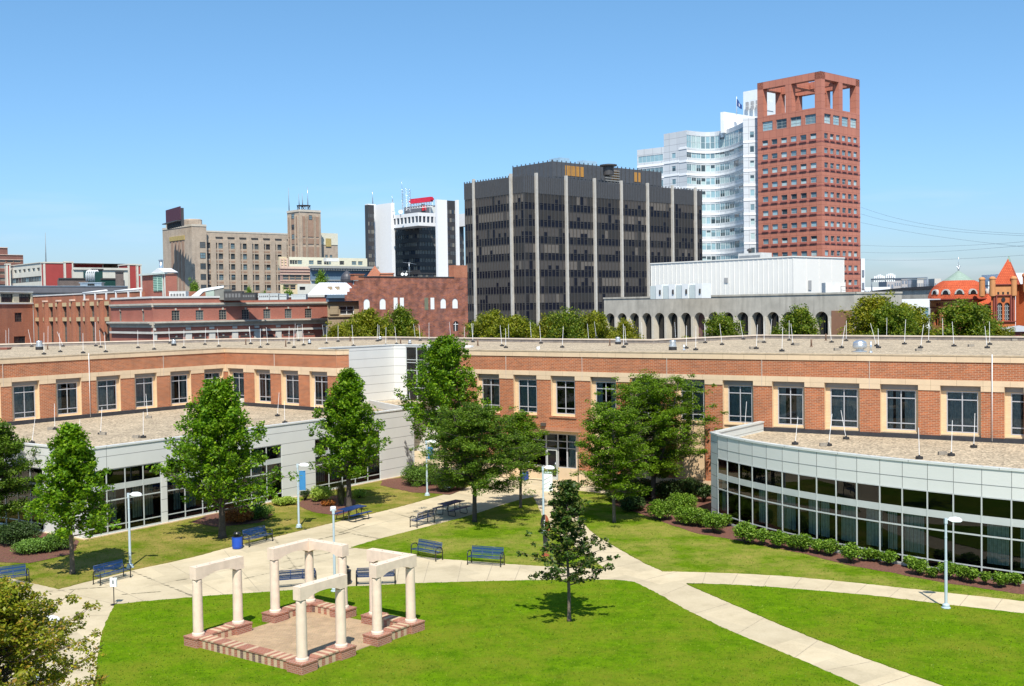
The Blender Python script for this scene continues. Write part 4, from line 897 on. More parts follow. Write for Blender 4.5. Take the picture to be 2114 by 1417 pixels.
# ================================================================ FOLIAGE
def leaf_obj(name,C,size,rg,mt,parent,off,aspect=.62,up=.5,drop=0):
    C=np.asarray(C)-np.array(off); n=len(C)
    nrm=rg.normal(0,1,(n,3)); nrm[:,2]=np.abs(nrm[:,2])+up; nrm/=np.linalg.norm(nrm,axis=1)[:,None]
    d=rg.normal(0,1,(n,3)); d[:,2]-=drop; ay=np.cross(nrm,d); ay/=np.linalg.norm(ay,axis=1)[:,None]; ax=np.cross(ay,nrm)
    s=size*rg.uniform(.6,1.25,n)[:,None]
    me=quads_mesh(name,C,ax*s*aspect*.5,ay*s*.5,mt); o=bpy.data.objects.new(name,me); S.collection.objects.link(o); o.parent=parent; CH_.setdefault(parent.name,[]).append(o); return o
def ball(rg,c,r,n,flat=1.0):
    v=rg.normal(0,1,(n,3)); v/=np.linalg.norm(v,axis=1)[:,None]; v*=(rg.random(n)**.45)[:,None]*r; v[:,2]*=flat; return v+np.array(c)
def tree(name,label,base,h,R,prof,nb,lv,lsize,lmat,bark,seed,tr=.14,t0=.22,rise=.5,flat=.9,clump=.42,per=34,lean=(0,0),cat='tree',group=None,up=.5,drop=0,multi=0,sq=1.0,fork=.3,jit=1.0):
    """prof(t): crown radius fraction at height fraction t; nb branches; lv clumps per branch"""
    rg=np.random.default_rng(seed); rn=random.Random(seed); r=empty(name,(base[0],base[1],base[2] if len(base)>2 else 0),0,label,cat,group); bx,by_,bz=base[0],base[1],r.location.z
    tb=MB(); C=[]
    axis=lambda t:Vector((bx+lean[0]*t+.12*math.sin(t*5+seed)*t,by_+lean[1]*t+.12*math.cos(t*4+seed)*t,bz+h*t))
    if not multi:
        ts=[0,.02,.06,.15,.3,.45,.6,.75,.88,.97]; tb.tube([axis(t) for t in ts],[tr*1.5,tr*1.15,tr]+[tr*(1-t)*.95+.012 for t in ts[3:]],10)
        starts=[(axis,t0,1.0,1.0)]
    else:
        tb.tube([axis(0),axis(.03),axis(fork*.6),axis(fork)],[tr*1.4,tr*1.1,tr,tr*.95],10); starts=[]
        for k in range(multi):
            a=2*math.pi*k/multi+rn.uniform(-.3,.3); R0=R*rn.uniform(.3,.62) if k else .1; top=rn.uniform(.8,.98) if k else 1.0
            f0=axis(fork)
            def ax2(t,a=a,R0=R0,top=top,f0=f0):
                k2=max(0,(t-fork)/(1-fork)); return Vector((f0.x+math.cos(a)*R0*k2**.75,f0.y+math.sin(a)*R0*k2**.75*sq,f0.z+(h*top-h*fork)*k2))
            tt=[fork+(1-fork)*q for q in (0,.15,.35,.6,.85,1)]; tb.tube([ax2(t) for t in tt],[tr*.7,tr*.6,tr*.45,tr*.3,tr*.15,.01],8); starts.append((ax2,fork*1.05,1,.6))
    per_b=nb//len(starts)
    for (ax_,tlo,thi,rs) in starts:
        for i in range(per_b):
            t=tlo+(thi-tlo)*((i+.5)/per_b)**.85*.985; a=i*2.39996+rn.uniform(-.4,.4)*jit; rr=R*prof(t)*rs*rn.uniform(.68,1.14)
            if multi:
                rr=max(.25,R*prof(t)*rn.uniform(.45,1.05)-0)
            p0=ax_(t); 
            if multi: # aim at envelope around main axis
                c=axis(t); e=Vector((c.x+math.cos(a)*rr,c.y+math.sin(a)*rr*sq,c.z+rn.uniform(-.05,.18)*rr)); 
            else: e=Vector((p0.x+math.cos(a)*rr,p0.y+math.sin(a)*rr*sq,p0.z+rr*rise*rn.uniform(.6,1.3)))
            m_=p0.lerp(e,.5); m_.z-=rr*.06
            if rr>.35: tb.tube([p0,m_,e],[max(.014,tr*.32*(1-t)+.012),max(.01,tr*.18*(1-t)+.008),.006],5)
            for j in range(lv):
                s=.22+.8*(j+rn.random())/lv; q=(p0*(1-s)*(1-s)+m_*2*s*(1-s)+e*s*s) if s<=1 else e
                sp=clump*.65; q=q+Vector((rn.gauss(0,sp*.6),rn.gauss(0,sp*.6),rn.gauss(0,sp*.45)))
                C.append(ball(rg,tuple(q),clump*rn.uniform(.6,1.15)*(1.08-.25*s),int(per*(1.45 if multi else 1)*rn.uniform(.6,1.3)),flat))
    tip=axis(1.0); C.append(ball(rg,(tip.x,tip.y,tip.z-.05),clump*.55,per,1.5)) if not multi else 0
    tb.build('trunk',bark,r); C=np.concatenate(C); leaf_obj('crown',C,lsize,rg,lmat,r,(bx,by_,bz),up=up,drop=drop); return r,len(C)
LM=leaf('maple_leaves',(.05,.13,.004),(.14,.27,.008),(.25,.37,.015),.4)
LH=leaf('locust_leaves',(.055,.12,.005),(.135,.235,.010),(.22,.32,.02),.38)
LH2=leaf('locust_leaves_dark',(.045,.10,.008),(.11,.19,.014),(.18,.26,.025),.35)
LO=leaf('oak_leaves',(.02,.05,.006),(.055,.11,.012),(.13,.12,.03),.2)
LY=leaf('autumn_leaves',(.13,.17,.012),(.28,.30,.02),(.36,.20,.03),.4)
LB=leaf('street_leaves',(.13,.16,.010),(.27,.28,.018),(.38,.32,.03),.4)
LB2=leaf('street_leaves_green',(.07,.13,.012),(.17,.24,.02),(.3,.3,.03),.4); LB3=leaf('street_leaves_gold',(.12,.155,.010),(.24,.27,.018),(.36,.33,.03),.4)
LJ=leaf('juniper',(.05,.11,.015),(.12,.21,.03),None,.2); LD_=leaf('dark_shrub',(.02,.045,.012),(.05,.09,.02),None,.2)
LR=leaf('rhodo',(.06,.13,.010),(.15,.27,.018),(.27,.37,.06),.3); LL=leaf('lime_shrub',(.2,.3,.03),(.36,.46,.08),None,.3); LO2=leaf('orange_juniper',(.22,.07,.02),(.4,.14,.03),(.5,.22,.05),.2)
def pf(*kv):
    xs,ys=zip(*kv); return lambda t:float(np.interp(t,xs,ys))
nl=0
def T(*a,**k):
    global nl; r,n=tree(*a,**k); nl+=n; return r
maple=pf((0.1,.5),(.2,.95),(.3,1.0),(.45,.85),(.6,.66),(.75,.5),(.88,.28),(1,.08))
def gb(px,py,z=.03): g=G(px,py); return (g.x,g.y,z)
T('maple_tree','slender young maple behind the bench and sign post on the left lawn',gb(150,1186),7.3,2.75,pf((.2,.6),(.26,1),(.36,.92),(.5,.6),(.62,.55),(.75,.42),(.88,.25),(1,.08)),84,7,.2,LM,M['bark'],3,tr=.12,t0=.25,rise=.38,clump=.4,per=36)
T('maple_tree','largest broad maple behind the litter bin on the left lawn',gb(459,1112),8.8,3.75,pf((.12,.5),(.2,1.0),(.32,.95),(.45,.75),(.55,.62),(.7,.5),(.85,.3),(1,.1)),105,8,.21,LM,M['barkd'],8,tr=.2,t0=.17,rise=.5,clump=.46,per=36)
T('maple_tree','cone shaped maple behind the blue picnic table',gb(721,1049),8.8,2.75,pf((.1,.4),(.22,1.0),(.35,.88),(.5,.72),(.65,.62),(.78,.5),(.9,.25),(1,.06)),92,8,.21,LM,M['barkd'],15,tr=.18,t0=.2,rise=.55,clump=.44,per=36)
T('maple_tree','tallest narrow maple beside the white clad bay window',gb(921,1003),10.7,3.7,pf((.2,1.0),(.3,1),(.5,.9),(.65,.75),(.8,.55),(.92,.3),(1,.1)),98,8,.21,LM,M['barkd'],21,tr=.18,t0=.22,rise=.6,clump=.44,per=36)
hl=pf((.25,.5),(.38,.95),(.5,1.0),(.65,.9),(.8,.68),(.92,.42),(1,.15))
T('honey_locust_tree','wide spreading honey locust on the triangular lawn beside the dark picnic table',gb(980,1079),7.1,4.6,hl,140,6,.13,LH2,M['barkd'],31,tr=.13,fork=.27,multi=5,flat=.45,clump=.52,per=52,up=1.2,drop=.6)
T('honey_locust_tree','small honey locust at the tip of the triangular lawn',gb(1075,1050),6.2,2.7,hl,75,5,.13,LH,M['bark'],37,tr=.09,fork=.38,multi=3,flat=.45,clump=.44,per=48,up=1.2,drop=.6)
T('honey_locust_tree','thin trunked honey locust standing on the right lawn before the tan wall panels',gb(1268,1080),6.9,2.75,pf((.2,.4),(.3,.9),(.45,.95),(.6,1.0),(.75,.85),(.88,.7),(1,.5)),125,5,.13,LH,M['bark'],41,tr=.1,fork=.24,multi=4,flat=.45,clump=.46,per=50,up=1.2,drop=.6)
T('honey_locust_tree','large honey locust with forked dark trunk beside the brick wall and hedge',gb(1350,1037),8.4,4.5,pf((.22,.2),(.3,.85),(.42,1.0),(.6,1.05),(.75,.98),(.87,.8),(1,.45)),170,6,.14,LH,M['barkd'],47,tr=.17,fork=.2,multi=6,flat=.45,clump=.55,per=56,up=1.2,drop=.6)
T('oak_tree','sparse young dark leaved oak alone on the front lawn',gb(1175,1284),5.75,2.25,pf((.2,.5),(.27,.95),(.34,1.1),(.42,.95),(.52,.7),(.63,.5),(.75,.36),(.87,.32),(.95,.25),(1,.1)),60,6,.16,LO,M['bark'],52,tr=.075,t0=.25,rise=.25,clump=.22,per=27,flat=.8)
T('shrubby_tree','bushy tree cut by the left edge beside dark shrubs',gb(-14,1112),6.9,3.0,pf((.1,.7),(.25,1),(.5,1.0),(.7,.85),(.85,.6),(1,.2)),95,6,.15,LH2,M['barkd'],61,tr=.15,fork=.2,multi=5,flat=.6,clump=.5,per=50)
T('hawthorn_tree','yellow green autumn tinted tree crown in the bottom left corner close to the viewer',(-11.9,25.3,0),6.95,2.3,pf((.2,.6),(.5,.95),(.65,1.0),(.8,.75),(.92,.38),(1,.12)),210,8,.095,LY,M['bark'],67,tr=.14,t0=.2,rise=.45,clump=.25,per=40,flat=.75)
# ---- shrubs
def shrub(name,label,px,py,w,h,lm,seed,lsize=.13,dens=1.0,group=None,n=9,cat='shrub',z=.04,depth=1.0):
    g=G(px,py); s=g.y/FPX; W_=w*s/2*1.42; H_=h*s*1.08; rg=np.random.default_rng(seed); rn=random.Random(seed)
    r=empty(name,(g.x,g.y+W_*.6*depth,z),0,label,cat,group); c=(g.x,g.y+W_*.6*depth,z); C=[]; tb=MB()
    for i in range(n):
        a=i*2.4+rn.random(); q=math.sqrt((i+.5)/n); x=c[0]+math.cos(a)*W_*.62*q; y=c[1]+math.sin(a)*W_*.62*q*depth; zz=z+H_*(.42+.25*rn.random()*(1-q)+.05)
        tb.tube([(c[0],c[1],z-.05),(x,y,zz)],[.03,.01],5)
        C.append(ball(rg,(x,y,zz),max(.16,W_*.42),int(dens*150*(W_/.55)**1.6/(n/9)),min(1.25,H_*.42/max(.16,W_*.42))))
    C=np.concatenate(C); C[:,2]=np.maximum(C[:,2],z+.06); tb.build('stems',M['barkd'],r); leaf_obj('foliage',C,lsize,rg,lm,r,c,up=.7); return r
RS=[(1366,1079,46,44),(1409,1066,58,42),(1420,1088,44,38),(1446,1092,42,40),(1478,1106,42,46),(1502,1090,24,28),(1543,1128,44,46),(1577,1130,30,40),(1611,1136,36,38),(1638,1140,30,34),(1660,1143,38,40),(1693,1147,30,34),(1718,1152,34,36),(1761,1168,38,46),(1794,1163,28,30),(1813,1164,24,28),(1840,1172,30,34),(1881,1176,22,30),(1901,1192,34,38),(1928,1197,22,24),(1962,1201,34,42),(1988,1203,30,36),(2010,1209,28,38),(2037,1212,22,36),(2070,1218,30,34),(2099,1214,28,30)]
for i,(x,y,w,h) in enumerate(RS):
    big='broad' if w>=38 else ('tiny' if w<=24 else 'small')
    shrub('shrub',f'{big} green shrub in the mulch bed by the pavilion, {ORD[i] if i<24 else ("twenty-fifth" if i==24 else "twenty-sixth")} from left',x,y,w,h,LR,100+i,.12,1.2,group='green shrubs in the mulch bed along the curved pavilion')
for i,(x,y,w,h,l) in enumerate([(1290,1042,62,40,'dark evergreen shrub right of the thin honey locust trunk'),(1325,1034,60,40,'dark evergreen shrub between the two honey locust trunks'),(1385,1040,56,42,'dark evergreen shrub right of the forked honey locust trunk'),(1425,1032,50,38,'dark evergreen shrub in front of the tan wall panel'),(1456,1040,34,44,'dark evergreen shrub touching the left end of the glass pavilion'),(1305,1060,50,30,'low dark shrub in the shade in front of the evergreen row')]):
    shrub('evergreen_shrub',l,x,y,w,h,LD_,140+i,.14,1.2,group='dark evergreen shrubs beside the honey locusts')
for i,(x,y,w,h,lm,l,n) in enumerate([(60,1146,90,24,LJ,'low spreading green juniper at the far left under the maple'),(112,1140,62,34,LJ,'low green juniper just left of the slender maple trunk'),(20,1130,90,44,LD_,'dark shrub under the bushy tree at the left edge'),(515,1078,58,30,LJ,'green juniper left of the low clad wall behind the broad maple'),(478,1082,60,34,LO2,'orange brown juniper partly hidden by the broad maple trunk'),
   (872,1006,82,42,LJ,'bright spreading juniper against the white clad wall'),(925,1018,70,42,LD_,'dark evergreen shrub right of the bright juniper'),(660,1038,48,30,LL,'lime green variegated shrub right of the round box bush'),(585,1046,46,16,LL,'low lime green ground shrub left of the round box bush'),(740,1030,24,18,LL,'small lime green shrub right of the tall dark grass'),(676,1047,26,12,LO2,'low reddish brown plant in front of the lime shrub')] and [(a,b,c,d,e,f,9) for a,b,c,d,e,f in [(60,1146,90,24,LJ,'low spreading green juniper at the far left under the maple'),(112,1140,62,34,LJ,'low green juniper just left of the slender maple trunk'),(20,1130,90,44,LD_,'dark shrub under the bushy tree at the left edge'),(522,1076,60,30,LJ,'green juniper behind the bench in the left mulch bed'),(482,1084,62,32,LO2,'orange brown juniper right of the broad maple trunk'),(872,1006,82,42,LJ,'bright spreading juniper against the white clad wall'),(925,1018,70,42,LD_,'dark evergreen shrub right of the bright juniper'),(660,1038,48,30,LL,'lime green variegated shrub right of the round box bush'),(585,1046,46,16,LL,'low lime green ground shrub left of the round box bush'),(740,1030,24,18,LL,'small lime green shrub right of the tall dark grass'),(676,1047,26,12,LO2,'low reddish brown plant in front of the lime shrub')]]):
    shrub('shrub' if lm is not LJ else 'juniper',l,x,y,w,h,lm,160+i,.11,1.2,depth=.7)
shrub('box_bush','round dark green clipped box bush behind the banner lamp',628,1036,22,28,LD_,180,.07,1.6)
g=G(705,1045); rg=np.random.default_rng(9); r=empty('ornamental_grass',(g.x,g.y,.05),0,'tall dark fountain grass clump left of the maple trunk by the wall','ornamental grass'); m=MB(); rn=random.Random(9)
for i in range(420):
    a=rn.uniform(0,6.28); q=rn.random()**.6; L_=rn.uniform(1.0,1.75); s=rn.uniform(.15,.75)*q; x0,y0=math.cos(a)*.15*q,math.sin(a)*.15*q; x1,y1=math.cos(a)*s*.5,math.sin(a)*s*.5; x2,y2=math.cos(a)*s,math.sin(a)*s; w=.014
    px_,py_=-math.sin(a)*w,math.cos(a)*w
    m.quad((x0-px_,y0-py_,0),(x0+px_,y0+py_,0),(x1+px_,y1+py_,L_*.65),(x1-px_,y1-py_,L_*.65)); m.poly([(x1-px_,y1-py_,L_*.65),(x1+px_,y1+py_,L_*.65),(x2,y2,L_)])
m.build('blades',leaf('fountain_grass',(.035,.05,.02),(.08,.1,.04),(.16,.15,.08),.2),r,True)
m=MB(); m.cone((0,0,0),(0,0,.18),.2,.1,10); m.build('crown_base',M['barkd'],r,True)
# ---- street trees behind the building
BT=[(700,672,38,1.0),(722,668,34,.9),(755,642,42,1),(790,662,36,1),(832,640,40,1.05),(858,682,30,.8),(988,668,30,.9),(1012,645,40,1.1),(1062,655,44,1.1),(1104,672,34,.9),(1132,655,36,1),(1165,645,38,1.1),(1200,662,34,1),(1228,646,36,1.1),(1250,684,26,.8),(1290,664,34,.9),(1262,692,24,.7),(1488,655,40,.8),(1418,697,22,.6),(1655,640,46,1.05),(1602,682,28,.7),(1802,612,54,1.15),(1842,634,46,1),(1876,630,46,1.05),(1766,690,32,.7),(1912,684,36,.8),(1950,686,34,.8),(1992,628,54,1.2),(2030,660,38,.9),(2062,674,32,.8)]
BTc=[(200+i) for i in range(3)]
protos=[]
for k in range(4):
    t,n=tree('street_tree','x',(0,0,0),13,5,[pf((.2,.6),(.35,1),(.55,1),(.75,.8),(.9,.5),(1,.2)),pf((.2,.9),(.4,1.1),(.6,.75),(.75,.6),(.88,.45),(1,.1)),pf((.2,.5),(.45,.8),(.6,1.1),(.8,.95),(.92,.5),(1,.2)),pf((.2,.8),(.35,.9),(.5,.7),(.7,.85),(.9,.6),(1,.15))][k],85,6,.34,[LB,LB2,LB3,LB2][k],M['bark'],200+k,tr=.2,fork=.25,multi=4,flat=.8,clump=1.05,per=32,up=.6); protos.append(t); nl+=n
ordn={}
for i,(px,ty,w,s) in enumerate(BT):
    D=137+ (i*7)%11; t=V(px,ty,D); h=t.z; b=t; z0=0
    W2=w*D/FPX
    zn='before the stepped brick gable' if px<900 else ('below the dark office block' if px<1255 else ('before the concrete arcade' if px<1700 else 'before the low white building and red dome'))
    ordn[zn]=ordn.get(zn,0)+1
    o=place(protos[(i*3+i//4)%4],(b.x,D,0),i*1.3,f'yellow green street tree, {ORD[ordn[zn]-1]} from left {zn}',scale=(W2/5*1.55,W2/5*1.55,h/13),group='street trees behind the campus roof')
for i,(px,ty,w,D,lab) in enumerate([(402,583,26,215,'green tree behind the long brick building near the white duct'),(512,600,22,215,'green tree peeping over the roof below the brown tower block'),(545,604,14,215,'small round tree top right of the one below the brown tower block'),(597,600,26,215,'green tree top before the cream painted wall'),(660,567,30,225,'green tree growing on the roof before the grey blue block')]):
    t=V(px,ty,D); W2=w*D/FPX; o=place(protos[i%3],(t.x,D,0),i*2,lab,scale=(W2/5,W2/5,t.z/13),group='tree tops behind the brick buildings')
    CH_[o.name][1].data=CH_[o.name][1].data.copy(); CH_[o.name][1].data.materials[0]=LR
print('leaves',nl)
# ================================================================ CITY BEHIND
rb_=random.Random(77)
def foot(pxL,pxC,pxR,D,ga=GA,gb=GB):
    C=V2(pxC,D); R=along(C,ga,pxR) if pxR is not None and pxR!=pxC else C+ga*12
    L=along(C,gb,pxL) if pxL is not None and pxL!=pxC else C+gb*12
    return L,C,R
def zat(px,py,D): return V(px,py,D).z
def thing(name,P,label,cat,group=None): return empty(name,(P.x,P.y,0),0,label,cat,group)
class Wins:
    def __init__(s,par,fm,pms,name='window',cap=100): s.p=par;s.fm=fm;s.pm=pms;s.n=0;s.x=MB();s.name=name;s.cap=cap
    def add(s,A,U,N,u0,u1,z0,z1,n=-.15,mv=(),mh=(.5,),fw=.09,blind=0,sill=0):
        s.n+=1; mb=MB() if s.n<=s.cap else s.x; k=rb_.randrange(len(s.pm)); D=.06
        P=lambda u,nn,z:(A.x+U.x*u+N.x*nn,A.y+U.y*u+N.y*nn,z)
        zc=z0+(z1-z0)*(1-blind)
        if blind>0 and zc<z1: mb.quad(P(u0,n,zc),P(u1,n,zc),P(u1,n,z1),P(u0,n,z1),1+(k+1)%len(s.pm))
        mb.quad(P(u0,n,z0),P(u1,n,z0),P(u1,n,zc),P(u0,n,zc),1+k)
        mb.obox(A,U,N,u0,u0+fw,n+.01,n+D,z0,z1,0); mb.obox(A,U,N,u1-fw,u1,n+.01,n+D,z0,z1,0); mb.obox(A,U,N,u0+fw,u1-fw,n+.01,n+D,z0,z0+fw,0); mb.obox(A,U,N,u0+fw,u1-fw,n+.01,n+D,z1-fw,z1,0)
        for q in mv: uc=u0+(u1-u0)*q; mb.obox(A,U,N,uc-fw*.35,uc+fw*.35,n+.01,n+D*.9,z0+fw,z1-fw,0)
        for q in mh: zz=z0+(z1-z0)*q; mb.obox(A,U,N,u0+fw,u1-fw,n+.01,n+D*.8,zz-fw*.35,zz+fw*.35,0)
        if sill: mb.obox(A,U,N,u0-.1,u1+.1,-.02,.12,z0-.18,z0-.03,len(s.pm)+1)
        if s.n<=s.cap: mb.build(s.name,[s.fm]+s.pm+[M['stone']],s.p)
    def done(s):
        if s.x.f: s.x.build(s.name,[s.fm]+s.pm+[M['stone']],s.p,kind='stuff')
def UN(A,B): U=(B-A).normalized(); return U,Vector((U.y,-U.x)),(B-A).length
def face(mb,W,A,B,z0,z1,cols,rows,dep=.18,m=0,mr=None,**k):
    U,N,L=UN(A,B); mb.wall(A,B,z0,z1,[(a,b,c,d) for a,b in cols for c,d in rows],dep,m,mr)
    for a,b in cols:
        for c,d in rows: W.add(A,U,N,a,b,c,d,-dep,**k)
def cols_px(A,B,pxs,w): return [(hit(A,B,p,640)[0]-w/2,hit(A,B,p,640)[0]+w/2) for p in pxs]
def even(L,n,w,m=0): s=(L-2*m)/n; return [(m+s*(i+.5)-w/2,m+s*(i+.5)+w/2) for i in range(n)]
def backs(mb,L,C,R,z0,z1,m=0,mt=1,roof=True,rz=None):
    K=L+R-C; mb.quad((R.x,R.y,z0),(K.x,K.y,z0),(K.x,K.y,z1),(R.x,R.y,z1),m); mb.quad((K.x,K.y,z0),(L.x,L.y,z0),(L.x,L.y,z1),(K.x,K.y,z1),m)
    rz=z1 if rz is None else rz
    if roof: mb.poly([(L.x,L.y,rz),(C.x,C.y,rz),(R.x,R.y,rz),(K.x,K.y,rz)],mt)
def gbox(mb,pxL,pxC,pxR,D,ytop,z0=0,m=0,mt=None,ztop=None):
    L,C,R=foot(pxL,pxC,pxR,D); K=L+R-C; zt=zat(pxC,ytop,D) if ztop is None else ztop
    mb.prism([(C.x,C.y),(R.x,R.y),(K.x,K.y),(L.x,L.y)],z0,zt,m,mt); return L,C,R,zt
def archwall(mb,A,B,z0,z1,arches,dep=.6,m=0,mr=None):
    U,N,L=UN(A,B); mr=m if mr is None else mr
    mb.wall(A,B,z0,z1,[(u-w/2,u+w/2,zb,zs+w/2) for u,w,zb,zs in arches],0,m)
    P=lambda u,nn,z:(A.x+U.x*u+N.x*nn,A.y+U.y*u+N.y*nn,z)
    for u,w,zb,zs in arches:
        r=w/2; n=10; pr=None
        mb.quad(P(u-r,0,zb),P(u-r,0,zs),P(u-r,-dep,zs),P(u-r,-dep,zb),mr); mb.quad(P(u+r,0,zb),P(u+r,-dep,zb),P(u+r,-dep,zs),P(u+r,0,zs),mr)
        for i in range(n+1):
            t=math.pi*i/n; x,z=u-r*math.cos(t),zs+r*math.sin(t)
            if pr: mb.quad(P(pr[0],0,pr[1]),P(x,0,z),P(x,0,zs+r),P(pr[0],0,zs+r),m); mb.quad(P(pr[0],0,pr[1]),P(pr[0],-dep,pr[1]),P(x,-dep,z),P(x,0,z),mr)
            pr=(x,z)
# ---------------- dark glass office block
MD=mat('bronze_metal',(.06,.056,.055),.45,.15,2); MD2=mat('bronze_parapet',(.075,.08,.09),.5,.12,2)
MP=[pane('bronze_glass_dark',(.010,.012,.022),.12,.12),pane('bronze_glass_mid',(.028,.027,.03),.12,.2),mat('blind_brown',(.075,.066,.06),.5,.1),mat('blind_tan',(.14,.122,.105),.5,.1),mat('blind_dark',(.035,.032,.03),.5,.1)]
L,C,R=foot(964,1085,1450,250); zt=zat(1085,362,250); zp=zt-3.8
ob=thing('office_block',C,'dark bronze glass office block with pale concrete columns and ribbed parapet','building')
colm=mat('pale_concrete_column',(.50,.47,.42),.8,.12,1,stain=.25); fh=3.73; zlow=zp-9*fh
mul=MB(); par=MB()
for (A,B,cpx) in ((L,C,[983.6,1060]),(C,R,[1108.3,1169.7,1228,1283,1337,1388,1435.6])):
    U,N,LL=UN(A,B); cu=[hit(A,B,p,600)[0] for p in cpx]
    for u in cu:
        mb=MB(); mb.obox(A,U,N,u-.27,u+.27,.02,.6,0,zt+.7); mb.build('column',colm,ob)
    ed=[0]+cu+[LL]; pitch=(cu[1]-cu[0])/(8 if A is C else 13) if len(cu)>1 else 1
    pitch=max(1.0,min(1.6,pitch))
    n=max(4,round(LL/pitch)); p=LL/n
    for i in range(n+1): mul.obox(A,U,N,i*p-.045,i*p+.045,.005,.16,zlow,zp-.05); 
    n2=n*2
    par.obox(A,U,N,0,LL,-.3,0,zp,zt)
    for i in range(n2+1): par.obox(A,U,N,i*LL/n2-.06,i*LL/n2+.06,.002,.2 if i%2 else .26,zp,zt+(.0 if i%2 else .35))
    P=lambda u,nn,z:(A.x+U.x*u+N.x*nn,A.y+U.y*u+N.y*nn,z)
    nb=len(ed)-1
    idx=[min(nb-1,sum(1 for e in ed[1:-1] if (i+.5)*p>e)) for i in range(n)]
    for f in range(9):
        z1=zp-f*fh; z0=z1-fh
        for b in range(nb):
            mb=MB(); fl_dark=rb_.random()
            for i in range(n):
                if idx[i]!=b: continue
                u0,u1=i*p,(i+1)*p; zm=z0+fh*.46
                q=rb_.random()
                up=4 if fl_dark<.35 else (2 if fl_dark<.8 else 3)
                if q<.22: up=rb_.choice([0,1,3,2,4])
                zc=z1-.12
                if q>.86: # half drawn blind
                    zh=zm+(zc-zm)*.5; mb.quad(P(u0,0,zm),P(u1,0,zm),P(u1,0,zh),P(u0,0,zh),0); mb.quad(P(u0,0,zh),P(u1,0,zh),P(u1,0,zc),P(u0,0,zc),up)
                else: mb.quad(P(u0,0,zm),P(u1,0,zm),P(u1,0,zc),P(u0,0,zc),up)
                lo=0 if rb_.random()<.8 else 1
                mb.quad(P(u0,0,z0+.15),P(u1,0,z0+.15),P(u1,0,zm),P(u0,0,zm),lo)
                mb.quad(P(u0,0,z0),P(u1,0,z0),P(u1,0,z0+.15),P(u0,0,z0+.15),4)
                mb.quad(P(u0,0,zc),P(u1,0,zc),P(u1,0,z1),P(u0,0,z1),4)
                if (i+f)%2==0: mb.obox(A,U,N,u0+.1,u1-.1,.0,.09,zm-.45,zm-.38,5)
                mb.obox(A,U,N,u0,u1,.0,.05,zm-.04,zm+.04,5)
            mb.build('window_band',MP+[MD],ob)
mul.build('mullions',mat('light_bronze_mullion',(.07,.066,.063),.35,.1,2),ob)
backs(par,L,C,R,0,zt,0,1,True,zt-.5)
U,N,LL=UN(L,C); par.obox(L,U,N,0,LL,-.3,0,0,zlow); U,N,LL=UN(C,R); par.obox(C,U,N,0,LL,-.3,0,0,zlow)
par.build('parapet',[MD2,M['roofg']],ob)
L2,C2,R2=foot(1064,1144.5,1367,268); z2=zat(1144.5,333,268)
ph=MB(); gbox(ph,1064,1144.5,1367,268,0,zt-1,0,1,z2)
for A,B in ((L2,C2),(C2,R2)):
    U,N,LL=UN(A,B); n=round(LL/1.5)
    for i in range(n+1): ph.obox(A,U,N,i*LL/n-.08,i*LL/n+.08,.002,.22,zt-.8,z2+.35)
    ph.obox(A,U,N,0,LL,.002,.1,z2-3.6,z2-3.45)
ph.build('penthouse',[MD2,M['roofg']],ob)
U,N,LL=UN(C2,R2)
for a,b,y0,y1 in ((1166,1206,339,354),(1262,1278,350,364),(1308,1322,354,368)):
    ua=hit(C2,R2,a,350)[0];ub=hit(C2,R2,b,350)[0]; mb=MB(); n=max(2,round((ub-ua)/1.3)); zc=zat((a+b)/2,(y0+y1)/2,268+ua*.66)
    for i in range(n): mb.obox(C2,U,N,ua+(ub-ua)*i/n+.1,ua+(ub-ua)*(i+1)/n-.1,.01,.12,z2-3.1,z2-.7)
    mb.build('orange_panel',mat('ochre_panel',(.42,.21,.045),.6,.12),ob)
mb=MB(); 
for k in range(9): mb.obox(C2,U,N,hit(C2,R2,1247,360)[0],hit(C2,R2,1277,360)[0],.25,.4,z2-6+k*.62,z2-5.75+k*.62)
mb.build('louvre',mat('louvre_metal',(.22,.22,.21),.4),ob)
# bright panes seen on penthouse
for k,(a,b,c,y) in enumerate(((1138,1160,1180,325),(1195,1208,1236,331))):
    L3,C3,R3=foot(a,b,c,280); mb=MB(); gbox(mb,a,b,c,280,y,z2-1); o=mb.build('rooftop_box',mat('pale_glass_box',(.30,.45,.58),.2,.1),ob)
v=V(1256,345,275); mb=MB(); mb.lathe([(1.3,-2),(1.3,0),(2.1,.2),(2.1,.5),(0,.8)],(v.x,v.y,v.z),14); mb.build('rooftop_vent',MD,ob)
